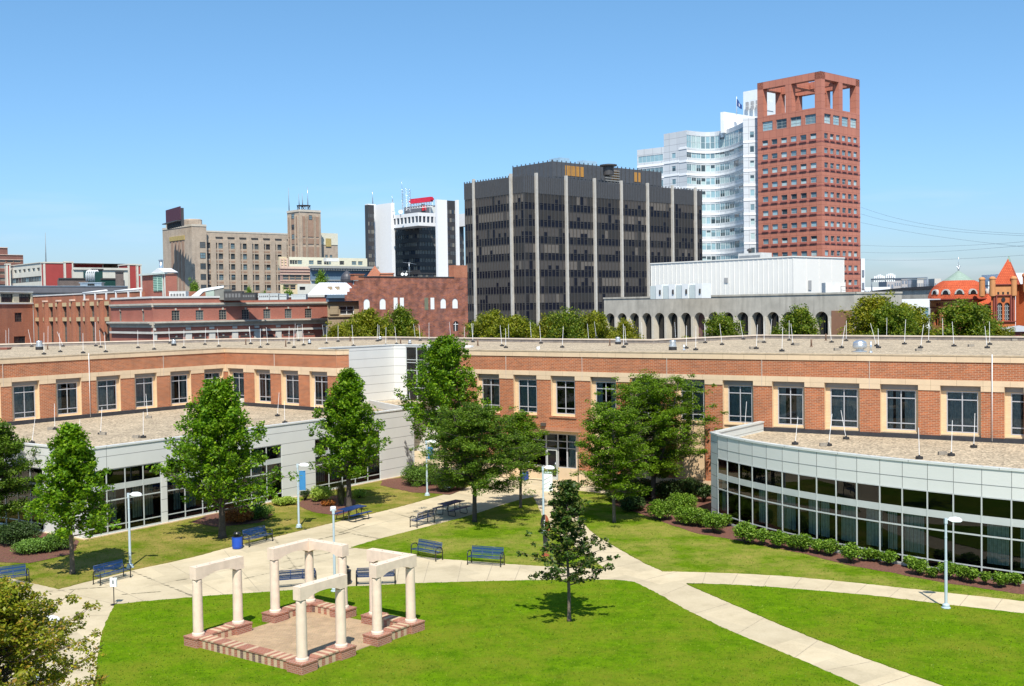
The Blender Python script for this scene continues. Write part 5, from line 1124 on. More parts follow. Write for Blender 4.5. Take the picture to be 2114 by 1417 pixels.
# ---------------- red granite tower
L,C,R=foot(1567,1697.5,1777,300); D=300; zt=zat(1697.5,147,D); rt=thing('red_tower',C,'tall red granite tower with open square frame crown','building')
MR=panel('red_granite',(.50,.19,.125),2.1,1.95,.04,(.28,.09,.065),.08,.55,0,vs=.15); MRd=mat('red_granite_dark',(.33,.11,.09),.6,.1); MR2=MR
zc0=zat(1697.5,220.5,D); body=MB(); W=Wins(rt,mat('tower_frame',(.35,.4,.4),.4),PL_)
rows=[(zat(1697.5,y+5.6,D),zat(1697.5,y-5.6,D)) for y in [279+30.4*i for i in range(13)]]
for A,B,n,w,n2 in ((L,C,6,1.9,4),(C,R,6,1.75,4)):
    U,N,LL=UN(A,B)
    cs=even(LL,n,w,.9); body.wall(A,B,0,zc0,[(a,b,c,d) for a,b in cs for c,d in rows]+[(a,b,zat(1697.5,253,D),zat(1697.5,233,D)) for a,b in even(LL,n2,3.4 if A is L else 3.1,1.0)],.35,0,2)
    for a,b in even(LL,n2,3.4 if A is L else 3.1,1.0): W.add(A,U,N,a,b,zat(1697.5,253,D),zat(1697.5,233,D),-.3,mv=(.5,),mh=(.33,.66),fw=.12,blind=rb_.choice([0,.35,.5]))
    for a,b in cs:
        for c,d in rows[:8]: W.add(A,U,N,a,b,c,d,-.3,mh=(),fw=.1,blind=rb_.choice([0,0,0,.4,.55]))
    for a,b in cs:
        for c,d in rows[8:]: W.add(A,U,N,a,b,c,d,-.3,mh=(),fw=.1,blind=rb_.choice([0,0,0,.4,.55]))
    for c,d in rows:
        body.obox(A,U,N,0.01,LL-.01,.004,.06,c-1.0,c-.62,2)
        for a,b in cs: body.obox(A,U,N,a-.1,b+.1,.0,.3,c-.6,c-.25,2)
W.done()
backs(body,L,C,R,0,zc0,0,1)
body.build('wall',[MR,M['roofg'],MRd],rt)
cr_=MB(); K=L+R-C; bt=1.9; pw=1.9
for A,B in ((L,C),(C,R),(R,K),(K,L)):
    U,N,LL=UN(A,B)
    cr_.obox(A,U,N,0 if 1 else 0,LL,-pw,0,zt-bt,zt,0)
for A,B in ((L,C),(C,R),(R,K),(K,L)):
    U,N,LL=UN(A,B)
    for uc in (0,LL/2-pw/2): mb=MB(); mb.obox(A,U,N,uc+.003,uc+pw,-pw+.003,-.003,zc0,zt-bt); mb.build('crown_pillar',MR,rt)
mU,mN,mL=UN((L+C)/2,(R+K)/2); cr_.obox((L+C)/2,mU,mN,1.95,mL-1.95,-.8,.8,zt-bt-.5,zt-.5,0)
mU,mN,mL=UN((L+K)/2,(C+R)/2); cr_.obox((L+K)/2,mU,mN,1.95,mL/2-.9,-.8,.8,zt-bt-.5,zt-.5,0); cr_.obox((L+K)/2,mU,mN,mL/2+1.2,mL-.5,-.8,.8,zt-bt-.5,zt-.5,0)
cr_.build('crown_beam',MR,rt)
# ---------------- white curved tower
WT=panel('white_tower_panel',(.60,.63,.66),3.1,1.9,.07,(.36,.38,.41),.05,.4,0,vs=.1); WS=mat('white_strip',(.86,.87,.88),.5,.03)
pts=[(1319,348),(1374,342),(1405,337.5),(1421,335),(1438,337.5),(1455,339),(1475,339),(1495,336.5),(1515,331),(1537,322),(1537.2,319),(1569,318)]
_c=pts[3:10]; _xs=[p[0] for p in _c]; _f=np.polyfit(_xs,[p[1] for p in _c],4); pts=pts[:3]+[(float(x),float(np.polyval(_f,x))) for x in np.linspace(_xs[0],_xs[-1],13)]+pts[10:]; e9=15
Q=[V2(p,d) for p,d in pts]; tw=thing('curved_tower',Q[5],'white and pale glass tower with concave curved front behind the red tower','building')
def ztw(i,y): return zat(pts[i][0],y,pts[i][1])
tops=[ztw(0,310),ztw(0,310)]+[ztw(3,269)]*(e9-1)+[ztw(e9+2,243)]*2
rowz=[zat(1480,293+26.9*i,339) for i in range(10)]
Wm=Wins(tw,mat('white_tower_frame',(.6,.66,.68),.4),PL_+[PL_[0]],cap=96); wm_=MB()
for i in range(len(Q)-1):
    if i==e9: A,B=Q[i],Q[i+1]; wm_.wall(A,B,0,tops[i+1],(),0,0); continue
    A,B=Q[i],Q[i+1]; U,N,LL=UN(A,B); ht=tops[i]if i!=e9 else tops[i+1]; ops=[]
    if i==0: rws=rowz[1:]; seg=[(0.3,LL-.3)]
    elif i==1: rws=rowz; seg=[(LL*.52,LL*.78)]
    elif i==2: rws=rowz; seg=[]
    elif i==e9+1: rws=[zat(1553,245+30*k+(0 if k==0 else 2),318) for k in range(12)]; seg=[(LL*.42,LL*.72)]
    else: rws=rowz; seg=[(0.02,LL-.02)]
    for k,z in enumerate(rws):
        h=1.15 if (i not in(1,) and not(3<=i<e9 and k==0)) else (2.1 if i!=1 else .9)
        if i==e9+1: h=2.3 if k==0 else 1.0
        if z+h>ht-.6: continue
        for a,b in seg:
            if i==e9+1 and k==0: a,b=LL*.4,LL-.2
            ops.append((a,b,z-h,z+h*.8))
            Wm.add(A,U,N,a,b,z-h,z+h*.8,-.1,mv=tuple((q+1)/6 for q in range(5)) if i==0 else (.33,.66) if b-a>3.2 else ((.5,) if b-a>1.6 else ()),mh=(.5,) if h>2 else (),fw=.1,blind=rb_.choice([0,0,.5,.35]) )
        if i!=10 or True: wm_.obox(A,U,N,0,LL,.005,.12,z-h-1.35,z-h-.75,1)
    wm_.wall(A,B,0,ht,ops,.1,0,0)
Wm.done()
bk=[V2(1569,350),V2(1330,380)]
wm_.poly([(q.x,q.y,tops[3]) for q in Q[2:e9+1]]+[(bk[0].x,bk[0].y,tops[3]),(V2(1400,370).x,V2(1400,370).y,tops[3])],2)
wm_.quad((Q[0].x,Q[0].y,0),(bk[1].x,bk[1].y,0),(bk[1].x,bk[1].y,tops[0]),(Q[0].x,Q[0].y,tops[0]),0)
wm_.quad((Q[1].x,Q[1].y,tops[0]),(Q[2].x,Q[2].y,tops[0]),(Q[2].x,Q[2].y,tops[3]),(Q[1].x,Q[1].y,tops[3]),0)
wm_.poly([(Q[0].x,Q[0].y,tops[0]),(Q[1].x,Q[1].y,tops[0]),(V2(1400,370).x,V2(1400,370).y,tops[0]),(bk[1].x,bk[1].y,tops[0])],2)
a=V2(1569,350); b=Q[e9+2]; wm_.quad((b.x,b.y,0),(a.x,a.y,0),(a.x,a.y,tops[e9+2]),(b.x,b.y,tops[e9+2]),0)
wm_.build('wall',[WT,WS,M['roofw']],tw)
up=MB(); gbox(up,1491,1498,1590,336,231,ztw(3,269)-2); 
up.build('upper_storey',[WS],tw); up=MB(); gbox(up,1491,1498,1540,334,248,ztw(3,269)-1); up.build('upper_storey',[WS],tw)
up=MB(); gbox(up,1538,1575,1640,345,183,ztw(3,269)-1); gbox(up,1538.5,1576,1600,344.9,206,zat(1576,226,344.9)); 
up.build('lift_tower',[mat('ribbed_white',(.72,.76,.78),.4,.04)],tw)
A,B,_=foot(1538,1575,1640,344); U,N,LL=UN(A,B)
for r_ in range(2):
    for c_ in range(3): mb=MB(); mb.obox(A,U,N,1+c_*(LL-1)/3,(LL-1)/3+.2+c_*(LL-1)/3,.0,.2,zat(1575,223-r_*9,344),zat(1575,215-r_*9,344)); mb.build('louvre',mat('louvre_grey',(.33,.33,.34),.6),tw)
fp=V(1521,231,334); z1=zat(1521,200,334); fo=thing('flagpole',Vector((fp.x,fp.y)),'blue flag with white emblem on a white pole on top of the curved tower','flag'); fo.location.z=fp.z
mb=MB(); mb.tube([(fp.x,fp.y,fp.z-1),(fp.x,fp.y,z1)],.09,6); mb.build('pole',M['white'],fo)
FB=mat('flag_blue',(.02,.07,.25),.7,.1); FW=mat('flag_white',(.75,.8,.85),.7)
mb=MB(); k=8
for i in range(k):
    for j in range(4):
        f_=lambda u,v:(fp.x+u*2.4*(.3+.7*1)*.62,fp.y-.1-.3*math.sin(u*7),z1-.6-u*1.6*1.2-v*2.2*(1-.45*u))
        mb.quad(f_(i/k,j/4),f_((i+1)/k,j/4),f_((i+1)/k,(j+1)/4),f_(i/k,(j+1)/4),1 if (3<=i<=4 and 1<=j<=2) else 0)
mb.build('cloth',[FB,FW],fo)
# ---------------- white and black tower, D=500
D=500; MW=mat('white_concrete',(.80,.80,.80),.6,.03); MB_=mat('black_spandrel',(.045,.043,.045),.4,.1)
L,C,R=foot(805,868,902,D); wt=thing('white_black_tower',C,'white slab tower with recessed dark glazing and red rooftop sign box','building')
zr1=zat(868,438.7,D); zr0=zat(868,466,D); ztop=zat(868,450,D)
GP=[pane('tower_glass_dark',(.02,.03,.05)),mat('tower_blind',(.19,.18,.155),.5),pane('tower_glass_grey',(.07,.075,.08))]
fm_=MB(); 
for A,B in ((L,C),(C,R)):
    U,N,LL=UN(A,B); n=max(5,round(LL/1.6))
    P=lambda u,nn,z:(A.x+U.x*u+N.x*nn,A.y+U.y*u+N.y*nn,z)
    for f in range(18):
        z1=zr0-f*3.55; z0=z1-3.55
        if z0<0: break
        mb=MB(); mb.quad(P(0,0,z0),P(LL,0,z0),P(LL,0,z0+1.75),P(0,0,z0+1.75),3)
        for i in range(n):
            q=rb_.random(); mb.quad(P(LL*i/n,0,z0+1.75),P(LL*(i+1)/n,0,z0+1.75),P(LL*(i+1)/n,0,z1-.15),P(LL*i/n,0,z1-.15),1 if q<.45 else (0 if q<.75 else 2))
            mb.obox(A,U,N,LL*i/n-.1,LL*i/n+.1,.01,.12,z0+1.75,z1-.15,3)
        mb.obox(A,U,N,0,LL,.01,.3,z1-.15,z1,3)
        mb.build('window_band',GP+[MB_],wt)
body=MB(); K=L+R-C; backs(body,L,C,R,0,zr0,0,0); body.build('core',MB_,wt)
# ring bridge
L1,C1,R1=foot(799,867,908,D-14); ring=MB(); 
zA,zB=zat(867,466,D-14),zat(867,438.7,D-14); zw0,zw1=zat(867,459,D-14),zat(867,446,D-14)
for A,B in ((L1,C1),(C1,R1)):
    U,N,LL=UN(A,B); n=9 if A is L1 else 5; cs=even(LL,n,LL/n-.75); ring.wall(A,B,zA,zB,[(a,b,zw0,zw1) for a,b in cs],.4,0)
    for a,b in cs: mb=MB(); P=lambda u,nn,z:(A.x+U.x*u+N.x*nn,A.y+U.y*u+N.y*nn,z); mb.quad(P(a,-.4,zw0),P(b,-.4,zw0),P(b,-.4,zw1),P(a,-.4,zw1)); mb.build('window',GP[0],wt)
K1=L1+R1-C1; ring.poly([(p.x,p.y,zB) for p in (L1,C1,R1,K1)]); ring.poly([(p.x,p.y,zA) for p in (L1,K1,R1,C1)]); ring.build('bridge_ring',MW,wt)
for (a,b,c,dd,yt,nm) in ((775,811,818,D-1,419,'white_pier'),(757.5,764,780,D+8,421,'white_pier'),(902,906,926.5,D-22,412,'white_pier'),(943,947,951,D-18,413,'white_pier'),(950,963,990,D+10,0,'side_bridge')):
    mb=MB(); 
    if yt: gbox(mb,a,b,c,dd,yt)
    else: gbox(mb,a,b,c,dd,0,zat(960,467,dd),0,None,zat(960,441,dd))
    mb.build(nm,MW,wt)
for (a,b,c,dd,yt) in ((757,763,776,D+1,423),(925,926,945,D-17,414),(945,951,960,D+14,463)):
    mb=MB(); L_,C_,R_2,zz=gbox(mb,a,b,c,dd,yt); mb.build('dark_strip',MB_,wt); U,N,LL=UN(C_,R_2)
    for f in range(14):
        z1=zz-4-f*3.55
        if z1<14: break
        mb=MB(); n=4
        for i in range(n): mb.obox(C_,U,N,LL*i/n+.15,LL*(i+1)/n-.1,.01,.06,z1-1.6,z1,rb_.choice([0,1,2]))
        mb.build('window',GP,wt)
mb=MB(); gbox(mb,838,880,905,D+4,423,zB-1); mb.build('plant_room',mat('charcoal_panel',(.12,.13,.15),.6,.06),wt)
mb=MB(); gbox(mb,890,893,902,D-1,427,zB-1); mb.build('plant_room',mat('cream_panel',(.62,.64,.60),.6,.04),wt)
# red LED digits on the plant room face
A,B,_=foot(838,880,905,D+3.6); U,N,LL=UN(A,B)
def seg(mb,u,z,ch,w=1.15,h=2.1,t=.28):
    S_={'8':'abcdefg','5':'afgcd','6':'afgcde'}[ch]
    bars={'a':(0,w,h-t,h),'b':(w-t,w,h/2,h),'c':(w-t,w,0,h/2),'d':(0,w,0,t),'e':(0,t,0,h/2),'f':(0,t,h/2,h),'g':(0,w,h/2-t/2,h/2+t/2)}
    for s_ in S_: a,b,c,d=bars[s_]; mb.obox(A,U,N,u+a,u+b,.2,.35,z+c,z+d)
LED=bpy.data.materials.new('red_led'); LED.use_nodes=True; LED.node_tree.nodes['Principled BSDF'].inputs['Base Color'].default_value=(.4,.01,.02,1); LED.node_tree.nodes['Principled BSDF'].inputs['Emission Color'].default_value=(.8,.03,.06,1); LED.node_tree.nodes['Principled BSDF'].inputs['Emission Strength'].default_value=.45
ud=hit(A,B,872,430)[0]; zd=zat(878,434.5,D+3)
mb=MB(); mb.obox(A,U,N,ud-.6,LL,.0,.18,zd-.7,zd+2.9); mb.build('display_case',MB_,wt)
mb=MB(); seg(mb,ud+.2,zd,'8'); mb.build('display_digit',LED,wt); mb=MB(); seg(mb,ud+1.9,zd,'5'); mb.build('display_digit',LED,wt)
sb=thing('rooftop_sign',C,'plain red rounded sign box on a white truss above the white and black tower','sign'); A=V2(850,D+5); B=V2(898,D-6); U,N,LL=UN(A,B); mb=MB(); h0=zat(862,419,D); h1=zat(862,409.5,D)
ro=.9
for i in range(1): mb.obox(A,U,N,ro,LL-ro,-.8,.8,h0,h1); mb.obox(A,U,N,0.2,ro,-.75,.75,h0+.6,h1-.6); mb.obox(A,U,N,LL-ro,LL-.2,-.75,.75,h0+.6,h1-.6)
mb.build('sign_box',mat('sign_red',(.55,.02,.05),.4,.05),sb)
mb=MB(); P=lambda u,nn,z:(A.x+U.x*u+N.x*nn,A.y+U.y*u+N.y*nn,z)
for i in range(9): u0=LL*i/9;u1=LL*(i+1)/9; mb.tube([P(u0,0,h0-2.2),P((u0+u1)/2,0,h0),P(u1,0,h0-2.2)],.12,4)
mb.tube([P(0,0,h0-2.2),P(LL,0,h0-2.2)],.12,4); mb.build('truss',M['white'],sb)
# lattice mast
v0=V(839,437,D); v1=V(839,391,D); lm_=thing('lattice_mast',Vector((v0.x,v0.y)),'pale lattice antenna mast on the white and black tower roof','mast'); lm_.location.z=v0.z; mb=MB(); w=1.7; n=8
for i in range(n):
    z0=v0.z+(v1.z-v0.z)*i/n; z1=v0.z+(v1.z-v0.z)*(i+1)/n
    for (x0,y0),(x1,y1) in (((-w,-w),(w,-w)),((w,-w),(w,w)),((w,w),(-w,w)),((-w,w),(-w,-w))):
        a=(v0.x+x0,v0.y+y0,z0);b=(v0.x+x1,v0.y+y1,z1);c=(v0.x+x1,v0.y+y1,z0);d=(v0.x+x0,v0.y+y0,z1)
        mb.tube([a,b],.045,4); mb.tube([a,d],.08,4); mb.tube([d,b],.045,4)
mb.build('lattice',M['galv'],lm_); mb=MB(); mb.tube([(v0.x-1.7,v0.y,v1.z),(v0.x-1.9,v0.y,v1.z+4)],.08,4); mb.build('whip_aerial',M['galv'],lm_)
for px,y0,y1,dd,lab in ((770,421,393,500,'thin whip aerial on the left pier of the white and black tower'),(811,421,402,500,'short whip aerial on the left pier of the white and black tower'),(597,437,388,380,'tall thin aerial on the left edge of the brown tower block'),(636,430,386,380,'tallest white aerial on the top of the brown tower block'),(618,428,400,380,'short aerial on the top of the brown tower block'),(625,428,399,380,'short thin aerial right of centre on the brown tower block'),(95,547,480,262,'tall thin radio mast behind the red and cream banded building')):
    a=V(px,y0,dd);b=V(px-1.5,y1,dd); mb=MB(); r_=.09*dd/380+.03; mb.tube([tuple(a),tuple(a.lerp(b,.5)),tuple(b)],[r_*1.6,r_,r_*.5],5); mb.build('aerial',M['galv'] if 'white' in lab else mat('aerial_grey',(.25,.28,.3),.5),None,False,lab,'aerial')
for px,py,r_,lab in ((827,438,1.0,'large white satellite dish on the bridge roof of the white and black tower'),(812,440,.75,'smaller white satellite dish on the bridge roof of the white and black tower')):
    v=V(px,py,490); t=thing('satellite_dish',Vector((v.x,v.y)),lab,'satellite dish'); mb=MB()
    mb.lathe([(0,0),(r_*.6,.15),(r_,.6),(r_*1.02,.62),(r_*.6,.3),(0,.1)],(0,0,0),14); o=mb.build('dish',M['white'],t,True); o.rotation_euler=(R_(75),0,R_(10)); o.location=(0,0,v.z)
    mb=MB(); mb.tube([(v.x,v.y+.2,v.z-2.2),(v.x,v.y+.2,v.z)],.15,6); mb.build('mount',M['galv'],t)
# ---------------- brown art deco block
D=380; MBk=brick('brown_brick',(.47,.385,.30),(.40,.325,.25),(.45,.38,.31),.6,.3,.03,.1,stain=.2); MBt=mat('brown_stone_cap',(.55,.50,.42),.8,.1,.6); MBr=mat('rust_spandrel',(.32,.21,.15),.8,.12,.6); MBo=mat('gilt_ornament',(.42,.32,.12),.6,.2,2)
L,C,R=foot(341,407,610,D); zt=zat(431,478,D); db=thing('art_deco_block',C,'long brown brick block with rows of paired windows and a square tower','building')
W=Wins(db,mat('dark_sash',(.10,.10,.10),.5),[PD[1],PD[2],PL_[2],PL_[3]]); w_=MB()
U,N,LL=UN(C,R); cpx=[419,434,446,460,471.5,485,496,510,521,534,545.5,557.5,568,581,591]; cs=cols_px(C,R,cpx,2.1); 
rws=[(zat(431,y+6,D),zat(431,y-6,D)) for y in [506,528,550,572,594,616]]
w_.wall(C,R,0,zt,[(a,b,c,d) for a,b in cs for c,d in rws],.4,0)
for c,d in rws:
    for a,b in cs: W.add(C,U,N,a,b,c,d,-.35,mv=(.33,.66),mh=(.5,),fw=.12,blind=rb_.choice([0,0,.5]))
for i in range(len(rws)-1):
    c,d=rws[i+1][1]+.5,rws[i][0]-.5
    for a,b in cs: w_.obox(C,U,N,a,b,.01,.05,c,d,2)
for px in (440,466,490.5,515,539.5,563,586.5,601): u=hit(C,R,px,540)[0]; w_.obox(C,U,N,u-1.0,u+1.0,.01,.35,0,zt-2.5,0)
for k in range(7): u=hit(C,R,440+24.6*k,480)[0]; w_.obox(C,U,N,u+.8,u+3.4,.01,.2,zt-1.9,zt-1.5,3)
w_.obox(C,U,N,0,LL,-.4,.1,zt,zt+.5,1); backs(w_,L,C,R,0,zt,0,1)
U,N,LL=UN(L,C); w_.wall(L,C,0,zt,(),0,0)
# end pavilion, higher
zE=zat(407,467,D-3); LE,CE,RE=foot(339.5,400,430,D-3)
w_.prism([(p.x,p.y) for p in (CE,RE,LE+RE-CE,LE)],0,zE,0,1)
zE2=zE+2.2; LE2,CE2,RE2=foot(347,395,420,D); w_.prism([(p.x,p.y) for p in (CE2,RE2,LE2+RE2-CE2,LE2)],zE,zE2,0,1)
U,N,LL=UN(CE,RE); 
for y in (506,528,550,572,594):
    for px in (409,419): u=hit(CE,RE,px,540)[0]; 
    W.add(CE,U,N,u-1,u+1,zat(420,y+6,D),zat(420,y-6,D),.02,mv=(.5,),fw=.12)
w_.obox(CE,U,N,0,LL,-.2,.15,zE,zE+.7,1)
U,N,LL=UN(LE,CE); w_.obox(LE,U,N,0,LL,-.2,.15,zE,zE+.7,1)
for k in range(4):
    u=LL*(.3+.12*k); w_.obox(LE,U,N,u,u+LL*.075,.01,.15,4,zat(370,492,D),2)
w_.obox(LE,U,N,LL*.26,LL*.76,.01,.3,zat(370,495,D),zat(370,486,D),4)
# tower
zT=zat(623,437,D-5); LT,CT,RT=foot(597,622,666,D-5); w_.prism([(p.x,p.y) for p in (CT,RT,LT+RT-CT,LT)],0,zT,0,1)
for A,B in ((LT,CT),(CT,RT)):
    U,N,LL=UN(A,B); w_.obox(A,U,N,0,LL,-.3,.2,zT,zT+.7,1)
    for (a,b) in ((.12,.25),(.36,.64),(.74,.88)):
        for y0,y1 in ((488,446),(503,492),(560,509)): w_.obox(A,U,N,LL*a,LL*b,.01,.18,zat(640,y0,D-5),zat(640,y1,D-5),2)
        for q in (a-.03,b+.01): w_.obox(A,U,N,LL*q,LL*(q+.02),.01,.4,zat(640,565,D-5),zT-1,0)
U,N,LL=UN(CT,RT); W.add(CT,U,N,LL*.42,LL*.58,zat(645,455,D),zat(645,446,D),.2,mv=(.33,.66),fw=.12)
U,N,LL=UN(LT,CT); 
for y in (448,470,490,514): W.add(LT,U,N,LL*.4,LL*.65,zat(610,y+5,D),zat(610,y-5,D),.2,mv=(.5,),fw=.12)
# right low wing
zR_=zat(670,481,D+6); LR_,CR_,RR_=foot(650,662,700,D+6); w_.prism([(p.x,p.y) for p in (CR_,RR_,LR_+RR_-CR_,LR_)],0,zR_,0,1); U,N,LL=UN(CR_,RR_); w_.obox(CR_,U,N,0,LL,.01,.15,zR_-4,zR_,5); w_.obox(CR_,U,N,LL*.33,LL*.62,.17,.3,zR_-4.6,zR_-1.8,4)
for q in (.3,.55): W.add(CR_,U,N,LL*q,LL*(q+.13),zR_-10,zR_-7.4,.02,mv=(.5,),fw=.12)
w_.build('wall',[MBk,MBt,MBr,MD,MBo,mat('cream_cladding',(.66,.64,.52),.7,.05)],db); W.done()
mb=MB(); q=V(382,466,378); mb.lathe([(0,-3),(3,-3),(3,2.3),(2.7,2.5),(0,2.5)],(q.x+1,q.y+6,q.z),18); mb.build('roof_drum',MBk,db)
tp=MB(); c=(CT+RT+LT+LT+RT-CT)/4; 
for i in range(6):
    for j in range(2): a=i/6*6.28; tp.tube([(c.x+2.1*math.cos(a),c.y+2.1*math.sin(a),zT),(c.x+2.1*math.cos(a+1.05*(j)),c.y+2.1*math.sin(a+1.05*j),zT+2.4)],.12,4)
tp.lathe([(2.3,2.3),(2.4,2.5),(0,2.6)],(c.x,c.y,zT),12); tp.lathe([(3.2,0),(3.2,.5),(0,.8)],(c.x,c.y,zT),12); tp.build('tower_cap',mat('dark_steel',(.07,.05,.045),.7),db)
bb=thing('billboard',C,'dark maroon billboard panel standing on the roof corner of the brown block','billboard'); A=V2(347,D-2); B=V2(376.5,D-16); U,N,LL=UN(A,B); z0,z1=zat(361,458,D-8),zat(361,431,D-8)
mb=MB(); mb.obox(A,U,N,0,LL,-.3,0,z0,z1); mb.build('panel',mat('maroon_panel',(.085,.025,.045),.7,.1),bb)
mb=MB(); mb.obox(A,U,N,-.4,LL+.4,-.1,1.2,z0-.5,z0-.2); 
for i in range(8): u=LL*i/7; mb.obox(A,U,N,u-.12,u+.12,-1.2,-.35,z0-2,z1-.5)
mb.build('frame',MD,bb)
# ---------------- cream block and neighbours (D~300)
D=290; cb=thing('cream_building',V2(700,D),'cream painted flat roofed building behind a grey blue cornice building','building'); MC=mat('cream_wall',(.74,.71,.55),.7,.05); W=Wins(cb,mat('cream_frame',(.4,.4,.35),.5),[PD[1],PD[2],PL_[3]])
w_=MB(); A=V2(599,D); B=along(A,GA,760); zt=zat(640,530,D); U,N,LL=UN(A,B)
ops=cols_px(A,B,[605.5,611,621,645,662,676,681,708,733,746],1.5); rw_=[(zat(650,551,D+20),zat(650,543,D+20))]; face(w_,W,A,B,0,zt,ops,rw_,.15); backs(w_,A+A.normalized()*20,A,B,0,zt,0,1); w_.wall(A+A.normalized()*20,A,0,zt,(),0,0); w_.obox(A,U,N,0,LL,.0,.06,zt-3.5,zt-3.2,1); w_.build('wall',[MC,M['roofw']],cb); W.done()
mb=MB(); gbox(mb,670,676,702,D-4,533,zat(680,541,D)); mb.build('roof_plant',M['roofw'],cb)
D=270; pb2=thing('pink_stone_building',V2(582,D),'brick building with pink stone trim and a small stepped gable','building'); W=Wins(pb2,M['stone'],[PD[1],PD[2]])
MPk=mat('pink_stone',(.66,.48,.38),.8,.08,.8); MPb=brick('mauve_brick',(.34,.19,.16),(.29,.165,.14),(.36,.28,.25),.3,.1,.02,.1); MCr=mat('cream_brick',(.66,.55,.36),.8,.06)
A=V2(579.5,D); B=along(A,GA,642); U,N,LL=UN(A,B); zt=zat(582,553.5,D); w_=MB(); face(w_,W,A,B,zat(582,584,D),zt,cols_px(A,B,[592.5,604.5,618,634],1.9),[(zat(590,578.5,D),zat(590,567,D))],.15); face(w_,W,A,B,0,zat(582,584,D),cols_px(A,B,[593,605],1.9),[(zat(590,598.5,D),zat(590,588,D))],.15,m=2)
backs(w_,A+A.normalized()*15,A,B,0,zt,0,3); w_.wall(A+A.normalized()*15,A,0,zt,(),0,0)
for y0,y1 in ((555,553),(561,559.5),(567,565.3),(581,579.5),(585.5,584)): w_.obox(A,U,N,0,LL,.0,.15,zat(585,y0,D),zat(585,y1,D),1)
w_.obox(A,U,N,0,LL,-.2,.12,zt-.1,zt+.4,1); ug=hit(A,B,592,540)[0]; w_.obox(A,U,N,0,ug,-.6,.02,zt,zat(585,530,D),2)
for q in (0,.46,.93): w_.obox(A,U,N,ug*q,ug*q+.35,.03,.15,zt,zat(585,533,D),1)
for y in (536,541,547): w_.obox(A,U,N,0,ug,.03,.12,zat(585,y+.6,D),zat(585,y,D),1)
w_.build('wall',[MPb,MPk,MCr,M['roofg']],pb2); W.done()
D=268; gb2=thing('grey_blue_building',V2(645,D),'grey blue building with heavy dark cornice and pale window bays','building'); MG=mat('pale_blue_stone',(.46,.52,.56),.7,.05); MGd=mat('slate_blue',(.13,.2,.27),.6,.08); W=Wins(gb2,M['white'],[PD[1],PD[2]])
A=V2(643,D); B=along(A,GA,776); U,N,LL=UN(A,B); zt=zat(645,554,D); w_=MB(); face(w_,W,A,B,0,zt-3,cols_px(A,B,[657,666,680,687,698,715,732,740,755,764],1.7),[(zat(660,576,D),zat(660,565,D))],.2)
w_.obox(A,U,N,0,LL,-.3,.05,zt-3,zt,1); w_.obox(A,U,N,-.4,LL+.4,-.3,1.1,zt,zt+.55,2); 
for i in range(26): w_.obox(A,U,N,LL*i/26,LL*i/26+.5,.06,.9,zt-.45,zt-.01,2)
w_.obox(A,U,N,0,LL,0,.4,zat(660,579.5,D),zat(660,577.5,D),2); backs(w_,A+A.normalized()*14,A,B,0,zt,0,3); w_.wall(A+A.normalized()*14,A,0,zt,(),0,0); w_.build('wall',[MG,MGd,mat('cornice_grey',(.33,.34,.33),.8,.1),M['roofw']],gb2); W.done()
D=185; st=thing('stucco_building',V2(615,D),'stained white stucco rooftop building with two small windows','building'); W=Wins(st,MD,[PD[1]]); w_=MB(); A=V2(615,D); B=along(A,GA,690); face(w_,W,A,B,0,zat(615,586.5,D),cols_px(A,B,[625.5,664],1.1),[(zat(625,599,D),zat(625,592,D))],.12); backs(w_,A+A.normalized()*8,A,B,0,zat(615,586.5,D),0,1); w_.wall(A+A.normalized()*8,A,0,zat(615,586.5,D),(),0,0); w_.build('wall',[mat('stained_stucco',(.68,.66,.58),.8,.06,1,stain=.35),M['roofg']],st); W.done()
# ---------------- stone house with metal roof, onion dome
D=160; sh=thing('stone_house',V2(690,D),'brown stone house with pale standing seam metal mansard roof','building'); A=V2(676,D); B=along(A,GA,741); U,N,LL=UN(A,B); W=Wins(sh,M['white'],[PD[1],PL_[3]]); w_=MB(); MSt=panel('brown_ashlar',(.40,.31,.2),1.2,.6,.02,(.25,.19,.12),.12,.85)
ze=zat(676,616,D); zr=zat(700,582,D); face(w_,W,A,B,0,ze,cols_px(A,B,[690,717],2.0)if 0 else cols_px(A,B,[717],2.4),[(zat(700,650,D),zat(700,632,D))],.2,mv=(.5,))
w_.obox(A,U,N,hit(A,B,680,640)[0],hit(A,B,697,640)[0],.0,.25,zat(700,649,D),zat(700,631,D),1)
w_.obox(A,U,N,-.3,LL+.2,-.2,.9,ze,ze+.5,3); w_.obox(A,U,N,-.2,LL,.0,.6,ze-.5,ze-.01,3); w_.obox(A,U,N,0,LL,.0,.2,zat(700,655,D),zat(700,653,D),1)
backs(w_,A+A.normalized()*9,A,B,0,ze,0,4); w_.wall(A+A.normalized()*9,A,0,ze,(),0,0); w_.build('wall',[MSt,MSt,MSt,MGd,M['roofg']],sh); W.done()
def metal_roof():
    m,nt,n,l,p=_nt('standing_seam'); u=n.new('ShaderNodeUVMap'); g=n.new('ShaderNodeNewGeometry'); f=_noise(n,l,2.2,8,rough=.8); c=_ramp(n,l,f,[(.3,(.35,.36,.38)),(.45,(.62,.65,.70)),(.8,(.72,.75,.8))]); l.new(c,p.inputs['Base Color']); p.inputs['Roughness'].default_value=.5; return m
P=lambda u,nn,z:(A.x+U.x*u+N.x*nn,A.y+U.y*u+N.y*nn,z)
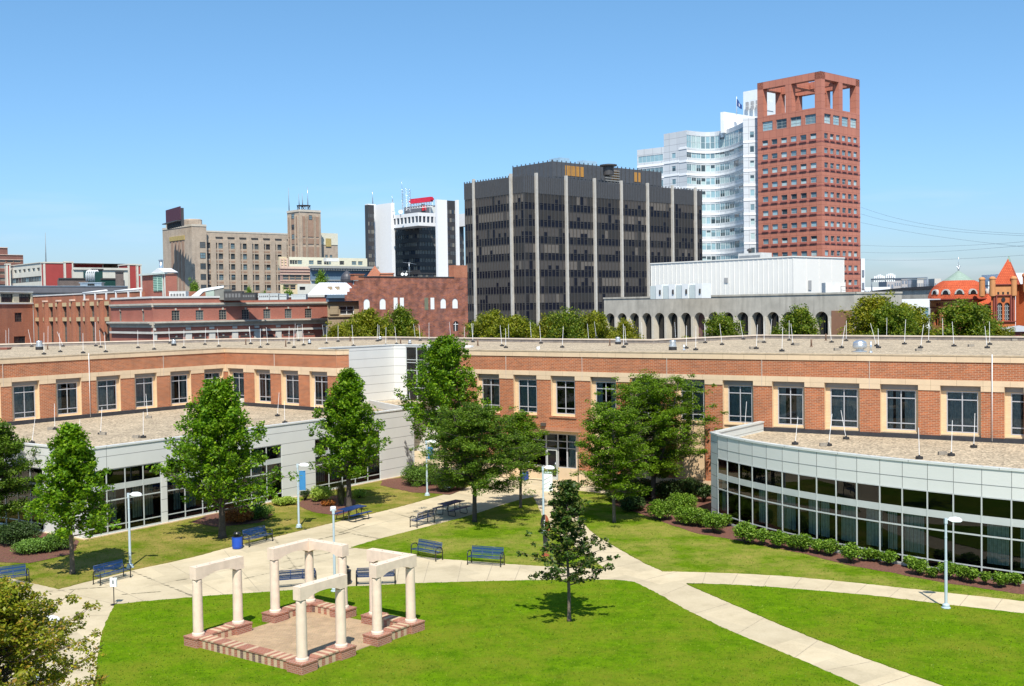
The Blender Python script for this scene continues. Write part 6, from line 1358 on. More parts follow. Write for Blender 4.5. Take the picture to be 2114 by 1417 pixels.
mb=MB(); up=hit(A,B,690,600)[0]; ul=hit(A,B,661,612)[0]; mb.quad(P(ul,.5,ze+.5),P(LL,.5,ze+.5),P(LL,-3.2,zr),P(up,-3.2,zr)); mb.quad(P(ul,.5,ze+.5),P(up,-3.2,zr),P(up,-4,zr),P(ul+.5,-4.5,ze+.5)); mb.quad(P(up,-3.2,zr),P(LL,-3.2,zr),P(LL,-4,zr),P(up,-4,zr)); mb.quad(P(LL,.5,ze+.5),P(LL,-4.5,ze+.5),P(LL,-4,zr),P(LL,-3.2,zr))
for i in range(14):
    q=i/14; mb.tube([P(ul+(LL-ul)*q,.52,ze+.52),P(up+(LL-up)*q,-3.18,zr+.02)],.045,4)
mb.build('metal_roof',metal_roof(),sh)
for px in (691,706): 
    u=hit(A,B,px,605)[0]; mb=MB(); mb.obox(A,U,N,u-.22,u+.22,-1.6,-.9,ze+.9,ze+1.7); mb.build('roof_vent',MSt,sh)
v=V(716.5,582,175); dm=thing('onion_dome',Vector((v.x,v.y)),'dark slate onion dome on a red drum behind the metal roof','dome'); mb=MB(); s=13*175/FPX
mb.lathe([(s*.92,0),(s,.25),(s*1.03,.6),(s*.95,1.0),(s*.72,1.4),(s*.4,1.7),(.12,1.9),(.05,2.3),(0,2.4)],(v.x,v.y,v.z-.2),20); mb.build('dome_shell',mat('dark_slate',(.055,.055,.065),.5,.2,3),dm)
mb=MB(); mb.lathe([(s*.92,-6),(s*.92,-.2),(0,-.2)],(v.x,v.y,v.z),20); mb.build('drum',mat('drum_red',(.25,.07,.05),.8,.2),dm)
# ---------------- stepped gable brick building
D=152; sg=thing('brick_gable_building',V2(745,D),'weathered dark red brick wall building with bricked white arched windows and stepped parapet','building')
MS=brick('weathered_brick',(.36,.115,.06),(.22,.08,.065),(.28,.2,.16),.55,.17,.012,.45,stain=.3,vscale=1.1); MS2=brick('fresh_brick',(.44,.14,.07),(.36,.11,.06),(.4,.28,.2),.26,.085,.008,.18)
A=V2(741,D); B=along(A,GA,966); U,N,LL=UN(A,B); zt=zat(750,572,D)
ar=[]
def zz(px,y): return hit(A,B,px,y)[1]
wa=[(757,617.3,639,1),(790,616.5,639,1),(915,616.5,637,1),(939.5,616.5,637,1),(816.5,615,640,0),(829.5,615,640,0),(880,615,640,2),(892.5,615,639,0),(940.5,663,684,3)]
arl=[];rec=[]
for px,yt,yb,k in wa:
    u=hit(A,B,px,620)[0]; w=(1.15 if k in (1,3) else .75)*LL/22.
    if k in (1,3): arl.append((u,w,zz(px,yb),zz(px,yt)-w/2))
    else: rec.append((u-w/2,u+w/2,zz(px,yb),zz(px,yt)))
w_=MB(); archwall(w_,A,B,0,zt,arl,.2,0,0)
K=A+A.normalized()*14; backs(w_,K,A,B,0,zt,0,2); w_.wall(K,A,0,zt,(),0,0)
# stepped gable side toward left
for i,(a,yt) in enumerate(((736,582),(731,589),(726,597),(721,604),(717,611))):
    pass
ue=hit(A,B,937,560)[0]; w_.obox(A,U,N,ue,LL,-1.2,.01,zt,zz(950,548),1); w_.obox(A,U,N,0,LL-.01 if 0 else ue,-.4,.08,zt,zt+.12,3)
w_.obox(A,U,N,-.6,.9,-1.0,.02,zt-.4,zz(745,567.5),1); w_.obox(A,U,N,-.7,1.0,-1.1,.1,zz(745,567.5),zz(745,566),1)
for i in range(5): w_.obox(A,U,N,-.38*(i+1),-.38*i,-.5,.0,zt-3.2,zt-.55-.47*(i),0)
w_.build('wall',[MS,MS2,M['roofg'],MD],sg)
wp=mat('white_infill',(.82,.83,.82),.6,.03)
P=lambda u,nn,z:(A.x+U.x*u+N.x*nn,A.y+U.y*u+N.y*nn,z)
for (u,w,zb,zs),k in zip(arl,[1,1,1,1,3]):
    mb=MB(); mb.poly([P(u-w/2,-.19 if k==3 else -.05,zb),P(u+w/2,-.19 if k==3 else -.05,zb)]+[P(u+w/2*math.cos(t),-.19 if k==3 else -.05,zs+w/2*math.sin(t)) for t in [math.pi*i/10 for i in range(11)]],0)
    if k==3: mb.obox(A,U,N,u-.04,u+.04,-.18,-.1,zb,zs+w/2,1); mb.obox(A,U,N,u-w/2,u+w/2,-.18,-.1,zs-.04,zs+.04,1)
    mb.build('arched_window',[wp if k!=3 else PD[1],wp],sg)
for i,(a,b,c,d) in enumerate(rec): mb=MB(); mb.obox(A,U,N,a,b,.005,.03,c,d,0); mb.build('window',wp if i!=2 else mat('green_blind',(.17,.18,.12),.7),sg)
u=hit(A,B,757,660)[0]; mb=MB(); mb.obox(A,U,N,u-.5,u+.5,.01,.05,zz(757,652),zz(757,640)); mb.obox(A,U,N,u-.4,u+.4,.055,.06,zz(757,651),zz(757,641),1); mb.build('window',[M['white'],PD[2]],sg)
v=V(774,572,160); mb=MB(); mb.lathe([(1.0,-3),(1.0,0),(1.15,.1),(0,1.6)],(v.x,v.y,v.z),4,sm=False); mb.build('chimney',MS2,sg); v=V(799,572,160); mb=MB(); mb.box(v.x-.9,v.x+.9,v.y-.5,v.y+.5,v.z-3,v.z+.4); mb.box(v.x-1,v.x+1,v.y-.6,v.y+.6,v.z+.4,v.z+.55); mb.build('chimney',MS2,sg)
v=V(845,571,158); an=thing('roof_aerial',Vector((v.x,v.y)),'spidery television aerial with two white dishes on the brick parapet','aerial'); an.location.z=v.z
mb=MB(); mb.tube([(v.x,v.y,v.z),(v.x,v.y,v.z+2)],.035,5); mb.tube([(v.x-.9,v.y,v.z+2),(v.x+1,v.y,v.z+1.7)],.025,4)
for k in range(6): x=v.x-.8+k*.33; mb.tube([(x,v.y-.3,v.z+1.97-.05*k),(x,v.y+.3,v.z+1.97-.05*k)],.018,4)
mb.tube([(v.x-1,v.y,v.z+.75),(v.x+.3,v.y,v.z+.7)],.02,4); mb.build('mast',M['galv'],an)
for q in (-.95,-.45): mb=MB(); mb.lathe([(0,0),(.2,.06),(.22,.08),(0,.1)],(0,0,0),10); o=mb.build('dish',M['white'],an,True); o.rotation_euler=(R_(80),0,0); o.location=(q,0,.3)
# ---------------- long brick building with stone cornice
D=150; MLB=brick('plain_red_brick',(.36,.10,.065),(.30,.085,.06),(.40,.25,.2),.26,.085,.009,.1,vscale=.4); MLs=mat('weathered_stone_band',(.48,.44,.37),.85,.14,.8,stain=.4)
L,C,R=foot(229,315,677,D); lb=thing('corniced_brick_building',C,'long two storey red brick building with weathered stone cornice','building')
zC=lambda y:zat(315,y,D); zt=zC(616); W=Wins(lb,mat('old_sash',(.3,.29,.25),.6),[PD[1],PD[2],PL_[3]]); w_=MB()
rws=[(zC(663.3),zC(642))]
for A,B,pxs,w in ((C,R,[362.6,412,459.8,506.7,551,595,636.5],1.15),(L,C,[248,295],.75)):
    U,N,LL=UN(A,B); cs=cols_px(A,B,pxs,w); ops=[(a,b,c,d) for a,b in cs for c,d in rws]; w_.wall(A,B,0,zt,ops,.2,0)
    for a,b in cs:
        W.add(A,U,N,a,b,*rws[0],-.15,mv=(.33,.66),mh=(.25,.5,.75),fw=.05)
        w_.obox(A,U,N,(a+b)/2-.12,(a+b)/2+.12,.0,.06,rws[0][1]+.02,rws[0][1]+.3,1)
    w_.obox(A,U,N,-.0,LL,-.3,.12,zt,zC(613.8)+.1,2)
    w_.obox(A,U,N,0,LL,.0,.3,zC(630.5),zC(626.5),1); w_.obox(A,U,N,0,LL,.0,.12,zC(634.5),zC(630.6),1)
    w_.obox(A,U,N,0,LL,.0,.75,zC(668),zC(664.5),1); w_.obox(A,U,N,0,LL,.0,.45,zC(671),zC(668.1),1); w_.obox(A,U,N,0,LL,.0,.15,zC(677),zC(671.1),1)
    w_.obox(A,U,N,0,LL,.0,.3,zC(690),zC(685.5),3)
    if A is C:
        e=[0]+[ (hit(A,B,(p+q)/2,640)[0]) for p,q in zip(pxs[:-1],pxs[1:])]+[LL-.5]
        for u in e: w_.obox(A,U,N,max(0,u-.45),u+.45,.0,.2,zC(720),zC(685.6),3); w_.obox(A,U,N,max(0,u-.35),u+.35,.0,.15,zC(683),zC(678),3)
        for a,b in cs: u=(a+b)/2; w_.obox(A,U,N,u-.9,u+.9,.0,.04,zC(702),zC(698.5),4); w_.obox(A,U,N,u-.13,u+.13,.0,.06,zC(698),zC(694),1)
backs(w_,L,C,R,0,zt,0,5,True,zt-.3); w_.build('wall',[MLB,MLs,M['roofw'],mat('pale_stone_trim',(.56,.54,.49),.8,.08,1),MD,M['roofg']],lb); W.done()
# penthouse with little gable on that roof
ph=thing('gabled_penthouse',V2(330,158),'brick rooftop lift house with green louvres and small white gable','penthouse'); D=160
mb=MB(); L1,C1,R1,z1=gbox(mb,295,344,366.5,D,566,zt-1,0,1); mb.build('wall',[MLB,MGd],ph)
U,N,LL=UN(L1,C1); mb=MB(); ua=hit(L1,C1,318,590)[0]; ub=hit(L1,C1,336,590)[0]; z0=zat(330,601,D)
mb.obox(L1,U,N,ua,ub,.005,.1,z0,z1-.3,0)
for i in range(9): mb.obox(L1,U,N,ua+.05,ub-.05,.1,.16,z0+.15+(z1-z0)*i/9.6,z0+.25+(z1-z0)*i/9.6,1)
mb.obox(L1,U,N,(ua+ub)/2-.05,(ua+ub)/2+.05,.1,.18,z0,z1-.3,1); mb.build('louvre',[mat('green_louvre',(.16,.36,.26),.6),mat('pale_green',(.42,.6,.5),.5)],ph)
mb=MB()
for u0 in (hit(L1,C1,337,590)[0],hit(L1,C1,341,590)[0]): mb.obox(L1,U,N,u0,u0+.12,.01,.15,zt,z1)
mb.obox(L1,U,N,-.3,LL+.1,-.2,.35,z1,z1+.25); mb.build('trim',mat('trim_pale',(.55,.62,.58),.6),ph)
ra=L1+U*hit(L1,C1,316,565)[0]; ga_=V2(344,D); G2=R1-C1; H=zat(330,553,D)-z1-.25; zb=z1+.25
P3=lambda p,z:(p.x,p.y,z)
a,b=ra+N*.3,C1+N*.3+U*.3; c=(a+b)/2; e=G2+GA*.4
mb=MB(); mb.poly([P3(a,zb),P3(b,zb),P3(c,zb+H)],0); mb.quad(P3(b,zb),P3(b+e,zb),P3(c+e,zb+H),P3(c,zb+H),1); mb.quad(P3(a,zb),P3(c,zb+H),P3(c+e,zb+H),P3(a+e,zb),1); mb.poly([P3(a+e,zb),P3(c+e,zb+H),P3(b+e,zb)],0); mb.build('gable_roof',[M['white'],metal_roof()],ph)
v=V(332.5,553,165); mb=MB(); mb.tube([(v.x,v.y,v.z-1),(v.x,v.y,v.z+1.0)],.25,10); mb.lathe([(.27,1.0),(.4,1.05),(.4,1.15),(0,1.25)],(v.x,v.y,v.z),10); mb.build('flue',M['galv'],ph)
D=158; du=thing('roof_duct_unit',V2(420,D),'white slanted duct and pale green rooftop air handler','air handler'); A=V2(383,D); B=V2(463,D-2); U,N,LL=UN(A,B); z0=zt-.3; z1=zat(450,590.5,D); w=2
P=lambda u,nn,z:(A.x+U.x*u+N.x*nn,A.y+U.y*u+N.y*nn,z)
mb=MB(); uu=LL*.45
mb.quad(P(0,0,z0),P(uu*.9,0,z1-.4),P(uu*.9,-w,z1-.4),P(0,-w,z0)); mb.quad(P(uu*.9,0,z1-.4),P(LL,0,z1),P(LL,-w,z1),P(uu*.9,-w,z1-.4)); mb.poly([P(0,0,z0),P(uu*.55,0,z0),P(uu*1.05,0,z1-.8),P(LL,0,z1-.3),P(LL,0,z1),P(uu*.9,0,z1-.4)]); mb.build('duct',M['white'],du)
mb=MB(); mb.obox(A,U,N,LL*.52,LL*.74,-w,-.1,z0,z1-.6); mb.obox(A,U,N,LL*.75,LL,-w,-.1,z0,z1-.5,1); mb.build('unit_case',[mat('pale_green_metal',(.38,.45,.38),.5),mat('coil_grey',(.2,.2,.18),.8)],du)
for i,(a,b,y,k,lab) in enumerate(((350,384,603,'w','low white metal box on the brick roof left of the slanted duct'),(463,500,603,'b','black low rooftop tank right of the slanted duct'),(500,528,606,'b','smaller black rooftop box right of the black tank'),(534,556,607,'g','pale louvred roof unit, left of four in a row'),(557,575,607,'g','pale louvred roof unit, second of four in a row'),(577,592,608,'g','pale louvred roof unit, third of four in a row'),(602,632,609,'g','pale louvred roof unit, right of four in a row'))):
    mb=MB(); A=V2(a,156); B=V2(b,156); U,N,LL=UN(A,B); z1=zat(a,y,156); o=thing('roof_unit',A,lab,'roof unit'); mb.obox(A,U,N,0,LL,-1.5,0,zt-.4,z1,0); mb.obox(A,U,N,-.04,LL+.04,-1.54,.04,z1,z1+.08,0); mb.build('case',[{'w':M['roofw'],'b':MD,'g':mat('unit_grey',(.5,.53,.53),.5,.05)}[k]],o)
    mb=MB()
    for j in range(5): mb.obox(A,U,N,LL*(.08+.18*j),LL*(.2+.18*j),.005,.03,zt,z1-.25)
    mb.build('louvre',mat('unit_dark',(.16,.16,.16),.7),o)
# ---------------- pilaster building
D=152; pbd=thing('pilaster_brick_building',V2(150,D+20),'red brick building with tall narrow windows between brick pilasters','building'); D=165; C=V2(290,D); L=along(C,GB,69); U,N,LL=UN(L,C); zt2=hit(L,C,69,613)[1]
w_=MB(); W=Wins(pbd,mat('olive_frame',(.16,.14,.09),.7),[PD[1],PD[1],PD[2]]); 
pp=[76,91,105,117.5,133,146,161.5,174,190,204,220.5]; pw=[7,5,8,6,8.5,6,8.5,6,8.5,6.5,9]; zz_=lambda y:hit(L,C,150,y)[1]
cs=[]; 
for p,w in zip(pp,pw): cs.append((hit(L,C,p-w/2,640)[0],hit(L,C,p+w/2,640)[0]))
r1=(zz_(655),zz_(633)); r2=(zz_(712),zz_(664))
w_.wall(L,C,0,zt2,[(a,b,c,d) for a,b in cs for c,d in (r1,r2)],.45,0)
for a,b in cs:
    W.add(L,U,N,a,b,*r1,-.4,mv=(.5,),mh=(.3,.6),fw=.07); W.add(L,U,N,a,b,*r2,-.4,mv=(.5,),mh=(.2,.4,.6,.8),fw=.07)
    w_.obox(L,U,N,a,b,.0,.04,r1[1]+.03,r1[1]+.65,1); w_.obox(L,U,N,a,b,.0,.04,r2[1]+.04,r1[0]-.04,1)
for p in (97,125,153.5,182,211,241,268,294): 
    u=hit(L,C,p,620)[0]; w_.obox(L,U,N,u-.33,u+.33,.0,.5,0,zz_(622),0); w_.obox(L,U,N,u-.4,u+.4,.0,.7,zz_(622),zz_(618.5),2)
w_.obox(L,U,N,0,LL,-.3,.1,zt2,zt2+.2,3); backs(w_,L,C,C+GA*12,0,zt2,0,4); w_.wall(C,C+GA*12,0,zt2,(),0,0)
w_.build('wall',[MLB if 0 else brick('orange_red_brick',(.39,.135,.07),(.32,.11,.065),(.38,.25,.18),.26,.085,.008,.14,vscale=.3),mat('tan_panel',(.55,.42,.24),.8,.08),MPk,M['roofw'],M['roofg']],pbd); W.done()
# left brick with grey roof
D=190; gl=thing('grey_roof_building',V2(30,D),'brick building with cream piers and long dark grey roof at the left edge','building'); A=V2(-60,D-4); B=V2(68,D+9); U,N,LL=UN(A,B); W=Wins(gl,MD,[PD[1],pane('dark_teal',(.03,.06,.07))]); w_=MB(); zz_=lambda y,px=30:hit(A,B,px,y)[1]
zb=zz_(627); ops=[(hit(A,B,a,640)[0],hit(A,B,b,640)[0],c,d) for a,b,c,d in ((30,45,zz_(665),zz_(646)),(27,51,zz_(712),zz_(695)))]
w_.wall(A,B,0,zb,ops,.2,0); 
for a,b,c,d in ops: W.add(A,U,N,a,b,c,d,-.15,mv=(.33,.66),mh=(.33,.66),fw=.07)
ops=[(hit(A,B,a,640)[0],hit(A,B,b,640)[0],zz_(624.5),zz_(607)) for a,b in ((-32,-8),(3,28),(40,64.5))]; w_.wall(A,B,zb,zz_(604),ops,.3,1); w_.obox(A,U,N,0,LL,.0,.2,zb-.1,zb+.15,2); w_.obox(A,U,N,0,LL,-.2,.2,zz_(604),zz_(602),2)
for a,b,c,d in ops: W.add(A,U,N,a,b,c,d,-.25,mv=(.33,.66),mh=(),fw=.08)
E2=V2(262,D+25); A2=V2(-60,D+5); U2,N2,L2=UN(A2,E2); w_.obox(A2,U2,N2,0,L2,-.4,0,zat(-60,610,D),zat(-60,604,D),2); w_.obox(A2,U2,N2,0,L2,-8,.6,zat(30,604,D+6),zat(30,590.5,D+6),3); w_.obox(A2,U2,N2,0,L2,-8,.7,zat(30,590.4,D+6),zat(30,589,D+6),4)
w_.obox(A2,U2,N2,3,L2,-7,-.6,zat(30,640,D),zat(30,606,D),1)
w_.build('wall',[brick('left_brick',(.50,.17,.085),(.42,.14,.075),(.38,.26,.2),.26,.085,.008,.14,vscale=.3,stain=.25),mat('cream_pier',(.55,.5,.36),.8,.06),M['roofw'],mat('dark_fascia',(.15,.15,.165),.6,.08),M['galv']],gl); W.done()
for a,b,y0,y1,dd,lab in ((172,222,606.5,600,172,'white sloping duct on the roof left of the lift house'),(237,294,602,596,166,'white raised pipe run on the roof beside the lift house')):
    A=V2(a,dd); B=V2(b,dd-3); U,N,LL=UN(A,B); z0=zat(a,y0,dd); z1=zat(b,y1,dd-3); mb=MB(); P=lambda u,nn,z:(A.x+U.x*u+N.x*nn,A.y+U.y*u+N.y*nn,z)
    if y0-y1>7.5 and a<200: mb.quad(P(0,.2,z0),P(LL*.4,.2,z1),P(LL*.4,-1,z1),P(0,-1,z0)); mb.quad(P(LL*.4,.5,z1),P(LL,.5,z1+.2),P(LL,-1,z1+.2),P(LL*.4,-1,z1)); mb.poly([P(0,.5,z0),P(LL*.5,.5,z0+.1),P(LL*.6,.5,z1-.2),P(LL,.5,z1),P(LL,.5,z1+.2),P(LL*.4,.5,z1)])
    else: mb.tube([P(0,0,z1-.3),P(LL,0,z1)],.14,8); [mb.obox(A,U,N,LL*q,LL*q+.15,-.1,.1,z0-1,z1-.4) for q in (.05,.5,.95)]
    mb.build('roof_duct',M['white'],None,False,lab,'duct')
# ---------------- banded red and cream building
D=262; MRr=mat('bright_red_brick',(.36,.055,.05),.8,.08,.4); MCc=mat('cream_concrete',(.62,.60,.52),.8,.08,.5,stain=.2); bd=thing('banded_building',V2(90,D),'red brick and cream concrete building with dark window strip at left','building')
w_=MB(); C=V2(88,D); L=along(C,GB,19); U,N,LL=UN(L,C); W=Wins(bd,MD,[PD[1],PD[2],PL_[3]]); zz_=lambda y:hit(L,C,60,y)[1]
cs=even(LL,7,LL/12,.5); ops=[(a,b,zz_(561.5),zz_(555)) for a,b in cs]+[(.4,LL-.2,zz_(583),zz_(572))]; w_.wall(L,C,0,zz_(545.5),ops,.3,0)
for a,b in cs: W.add(L,U,N,a,b,zz_(561.5),zz_(555),-.25,mh=(),fw=.12)
for i in range(10): W.add(L,U,N,.4+(LL-.6)*i/10,.4+(LL-.6)*(i+1)/10,zz_(583),zz_(572),-.25,mh=(),mv=(.5,),fw=.12)
backs(w_,L,C,C+GA*20,0,zz_(545.5),0,2); w_.obox(L,U,N,0,LL,-.3,.2,zz_(545.5),zz_(544),0)
w_.build('cream_wing',[MCc,MCc,M['roofg']],bd); W.done()
for (a,b,c,dd,yt) in ((13,16,24,D+14,547),(87.5,93,153,D-2,543.5),(134,135.5,153.5,D-4,542.5),(153,154,216,D+8,546),(247,267,285,D+6,547.5),(284,285,294,D+4,548.5)):
    mb=MB(); L1,C1,R1,z1=gbox(mb,a,b,c,dd,yt,0,0,1)
    for A,B in ((L1,C1),(C1,R1)):
        U,N,LL=UN(A,B); mb.obox(A,U,N,-.1,LL+.1,-.3,.15,z1,z1+.3,1)
        for u in (0,LL-.3): mb.obox(A,U,N,u,u+.3,.01,.08,0,z1,1)
    mb.build('red_block',[MRr,MCc],bd)
mb=MB(); L1,C1,R1,z1=gbox(mb,150,153,266,D-8,557,0,0,1); U,N,LL=UN(C1,R1); mb.obox(C1,U,N,0,LL,-.1,.3,z1,z1+.5,1)
for i in range(5): mb.obox(C1,U,N,LL*(.03+.2*i),LL*(.13+.2*i),.01,.1,z1-4.6,z1-2.3,2)
mb.build('cream_link',[MCc,MCc,PD[1]],bd)
for (a,b,c,dd,yt,m_,nm,lab) in ((174,193,214,240,558,mat('dark_green_metal',(.015,.06,.05),.5,.08),'green_plant_room','dark green rooftop plant room with white curved pipes'),(120,125,211,238,577,brick('dark_grey_brick',(.17,.13,.115),(.13,.10,.09),(.24,.2,.18),.5,.2,.02,.15),'dark_brick_annex','low dark grey brick building in front of the red and cream one'),(210,212,240,236,577.5,mat('dark_green_box',(.012,.055,.045),.5,.08),'green_box','dark green metal rooftop box beside the dark chimney'),(240,242,257,234,563,brick('chimney_brick',(.17,.13,.115),(.13,.10,.09),(.24,.2,.18),.5,.2,.02,.15),'chimney','stout dark brick chimney right of the green box')):
    o=thing(nm,V2(b,dd),lab,'building' if 'brick' in nm else ('chimney' if nm=='chimney' else 'plant room')); mb=MB(); L1,C1,R1,z1=gbox(mb,a,b,c,dd,yt); mb.build('body',m_,o); mb=MB(); U,N,LL=UN(C1,R1); mb.obox(C1,U,N,-.15,LL+.15,-.4,.15,z1,z1+.3); mb.build('coping',MD,o)
    if nm=='green_plant_room':
        for k in range(5):
            mb=MB(); v=V(182+4*k,572,238); mb.tube([(v.x,v.y-1,v.z-1),(v.x,v.y-1,v.z+.6),(v.x+.15,v.y-1,v.z+1.1),(v.x+.7,v.y-1,v.z+1.3),(v.x+.9,v.y-1,v.z+1.0)],.17,6); mb.build('pipe',M['white'],o)
o=thing('roof_ventilator',V2(185,230),'galvanised roof ventilator hood low before the dark brick annex','ventilator'); v=V(187,591,228); mb=MB(); mb.box(v.x-2.1,v.x+2.2,v.y,v.y+1.5,v.z-2,v.z+.6); mb.box(v.x-.6,v.x+.8,v.y-.02,v.y,v.z,v.z+.5,1); mb.prism([(v.x-2.3,v.y-.2),(v.x+2.4,v.y-.2),(v.x+2.4,v.y+1.7),(v.x-2.3,v.y+1.7)],v.z+.6,v.z+.75); mb.build('hood',[M['galv'],PD[0]],o)
# far left dark brick
D=330; o=thing('dark_brick_apartments',V2(20,D),'dark red brown brick apartment block with stepped roof at the far left edge','building'); W=Wins(o,M['stone'],[PD[2],PL_[3],PD[1]]); w_=MB(); MDB=brick('dark_red_brick',(.22,.085,.065),(.18,.07,.055),(.25,.18,.15),.5,.2,.02,.12)
A=V2(-60,D); B=along(A,GA,51); U,N,LL=UN(A,B); zz_=lambda y:hit(A,B,20,y)[1]; cs=cols_px(A,B,[-22,-5,8,24,38.5],1.9); face(w_,W,A,B,0,zz_(527),cs,[(zz_(y+3.5),zz_(y-3)) for y in (539,551,564,577,590)],.2)
w_.obox(A,U,N,0,LL,-.2,.2,zz_(527),zz_(526),1); w_.obox(A,U,N,0,hit(A,B,17,520)[0],-6,-.5,zz_(527),zz_(512.5),0); w_.obox(A,U,N,0,hit(A,B,17.5,520)[0],-6.2,-.3,zz_(512.5),zz_(511),1); w_.obox(A,U,N,0,LL,.01,.2,zz_(537),zz_(536),1)
backs(w_,A+A.normalized()*15,A,B,0,zz_(527),0,2); w_.build('wall',[MDB,MPk,M['roofg']],o); W.done()
# ---------------- arcade building
D=146; MA=mat('weathered_concrete',(.46,.43,.37),.85,.16,.6,stain=.55); MA2=mat('pier_concrete',(.58,.53,.44),.85,.1,.8); C=V2(1763,D); L=along(C,GB,1247); U,N,LL=UN(L,C); ac=thing('arcade_building',C,'long weathered concrete building with a row of tall dark arches','building')
za=hit(L,C,1500,612.5)[1]; zs_=hit(L,C,1500,645)[1]
apx=[1259.6,1283.9,1309.5,1335.8,1362.8,1389.7,1417.2,1445.5,1474,1504,1535,1565,1596.7,1628,1662,1696]; us=[hit(L,C,p,660)[0] for p in apx]; pit=(us[-1]-us[0])/15; us=[us[0]+pit*i for i in range(16)]
aw=pit*.78; w_=MB(); archwall(w_,L,C,0,za,[(u,aw,.3,zs_-aw/2) for u in us],1.1,0,1)
for i in range(17):
    u=us[0]+pit*(i-.5); w_.obox(L,U,N,max(.02,u-pit*.085),u+pit*.085,.0,.14,0,zs_-aw*.35,1)
u0,u1=hit(L,C,1717,660)[0],LL-.3; w_.obox(L,U,N,u0,u1,.004,.08,2,zs_+.1,2)
w_.obox(L,U,N,-.1,LL+.1,-.5,.1,za,za+.25,0)
R=along(C,GA,1862); U3,N3,L3=UN(C,R); archwall(w_,C,R,0,za,[(L3*q,aw,.3,zs_-aw/2) for q in (.12,.38,.63,.88)],1.1,0,1); w_.obox(C,U3,N3,0,L3,-.5,.1,za,za+.25,0)
backs(w_,L,C,R,0,za,0,3,True,za-.2); w_.build('wall',[MA,MA2,mat('brown_infill',(.27,.14,.085),.85,.06),M['roofg']],ac)
for i,u in enumerate(us+[None]):
    if u is None: continue
    P=lambda uu,nn,z:(L.x+U.x*uu+N.x*nn,L.y+U.y*uu+N.y*nn,z)
    mb=MB(); mb.quad(P(u-aw/2,-1.0,.3),P(u+aw/2,-1.0,.3),P(u+aw/2,-1.0,zs_),P(u-aw/2,-1.0,zs_),1 if i in (7,8) else 0)
    if i not in (7,8): mb.obox(L,U,N,u-.06,u+.06,-.98,-.85,.3,zs_,2); mb.obox(L,U,N,u-aw/2,u+aw/2,-.98,-.9,za*.52,za*.52+.08,2)
    mb.build('arched_window',[PD[0],mat('mauve_infill',(.16,.085,.08),.8),MD],ac)
mb=MB(); P=lambda uu,nn,z:(C.x+U3.x*uu+N3.x*nn,C.y+U3.y*uu+N3.y*nn,z); mb.quad(P(0.3,-1.0,.3),P(L3-.1,-1.0,.3),P(L3-.1,-1.0,zs_),P(.3,-1.0,zs_)); mb.build('glazing',PD[0],ac)
D=172; wb_=thing('white_rooftop_hall',V2(1638,D),'large white ribbed metal hall rising behind the arcade roof','building'); mb=MB(); L1,C1,R1,z1=gbox(mb,1345,1638,1743,D,531,za-2,0,1); 
for A,B,s in ((L1,C1,.9),(C1,R1,3.4)):
    U,N,LL=UN(A,B); n=int(LL/s)
    for i in range(n+1): mb.obox(A,U,N,LL*i/n-.05,LL*i/n+.05,.003,.05 if s<1 else .03,za-1,z1,0)
    mb.obox(A,U,N,-.1,LL+.1,-.3,.12,z1,z1+.18,0)
mb.build('wall',[mat('white_ribbed',(.80,.78,.73),.45,.03,.4),M['roofg']],wb_)
U,N,LL=UN(L1,C1); 
def hz(px,y): return hit(L1,C1,px,y)
mb=MB(); u,z=hz(1499.5,579); mb.obox(L1,U,N,u-.35,u+.35,.06,.12,z-.4,z+.4); mb.build('vent_grille',mat('grille_grey',(.35,.35,.35),.6),wb_)
U,N,LL=UN(C1,R1); u,z=hit(C1,R1,1671,590); mb=MB(); mb.obox(C1,U,N,u-.4,u+.4,.06,.12,z-.7,z+.8); mb.build('vent_grille',mat('grille_grey',(.35,.35,.35),.6),wb_)
A=V2(1341,164); B=along(A,-GB,1450); U,N,LL=UN(A,B)
for i in range(4):
    o=thing('condenser_unit',A+U*(LL*(i+.5)/4),f'white boxy condenser unit against the white hall, {ORD[i]} of four from left','condenser unit','condenser units on the arcade roof'); u0=LL*i/4; h=zat(1400,588,164); w=LL/4
    mb=MB(); mb.obox(A,U,N,u0+.05,u0+w*.48,-2,-.15,za-.2,h-.15,1); mb.obox(A,U,N,u0+w*.5,u0+w*.97,-2,0,za-.2,h,0); mb.build('case',[M['white'],mat('panel_bluegrey',(.55,.62,.62),.4,.06)],o)
    mb=MB(); mb.obox(A,U,N,u0+w*.8,u0+w*.9,.01,.12,za+.45,za+1.1); mb.build('handle',MD,o)
D=186; o=thing('roof_unit',V2(1560,D),'grey and white roof unit standing on top of the white hall','roof unit'); mb=MB(); L2_,C2_,R2_,zz2=gbox(mb,1525,1572,1594,D,521.5,z1-1); mb.build('case',M['roofw'],o); U,N,LL=UN(L2_,C2_); mb=MB(); 
for i in range(6): mb.obox(L2_,U,N,.2,LL-.2,.01,.05,z1+.05+i*.18,z1+.12+i*.18)
mb.build('louvre',mat('grille_grey',(.35,.35,.35),.6),o)
mb=MB(); v=V(1548,521,190); mb.lathe([(0,-.3),(.25,-.3),(.25,.1),(.5,.25),(.5,.45),(0,.7)],(v.x,v.y,v.z),12); mb.build('cowl',MD,o)
D=152; o=thing('rooftop_fence_stair',V2(1752,D),'small dark railing and white box at the right end of the arcade roof','railing'); v=V(1750,600,D); mb=MB()
for i in range(5): mb.tube([(v.x-.9+i*.8,v.y,za),(v.x-.9+i*.8,v.y,za+1.1-.12*i)],.04,4)
mb.tube([(v.x-.9,v.y,za+1.1),(v.x+2.3,v.y,za+.6)],.04,4); mb.tube([(v.x-.9,v.y,za+.6),(v.x+2.3,v.y,za+.2)],.03,4); mb.build('railing',mat('rust_rail',(.12,.06,.05),.7),o)
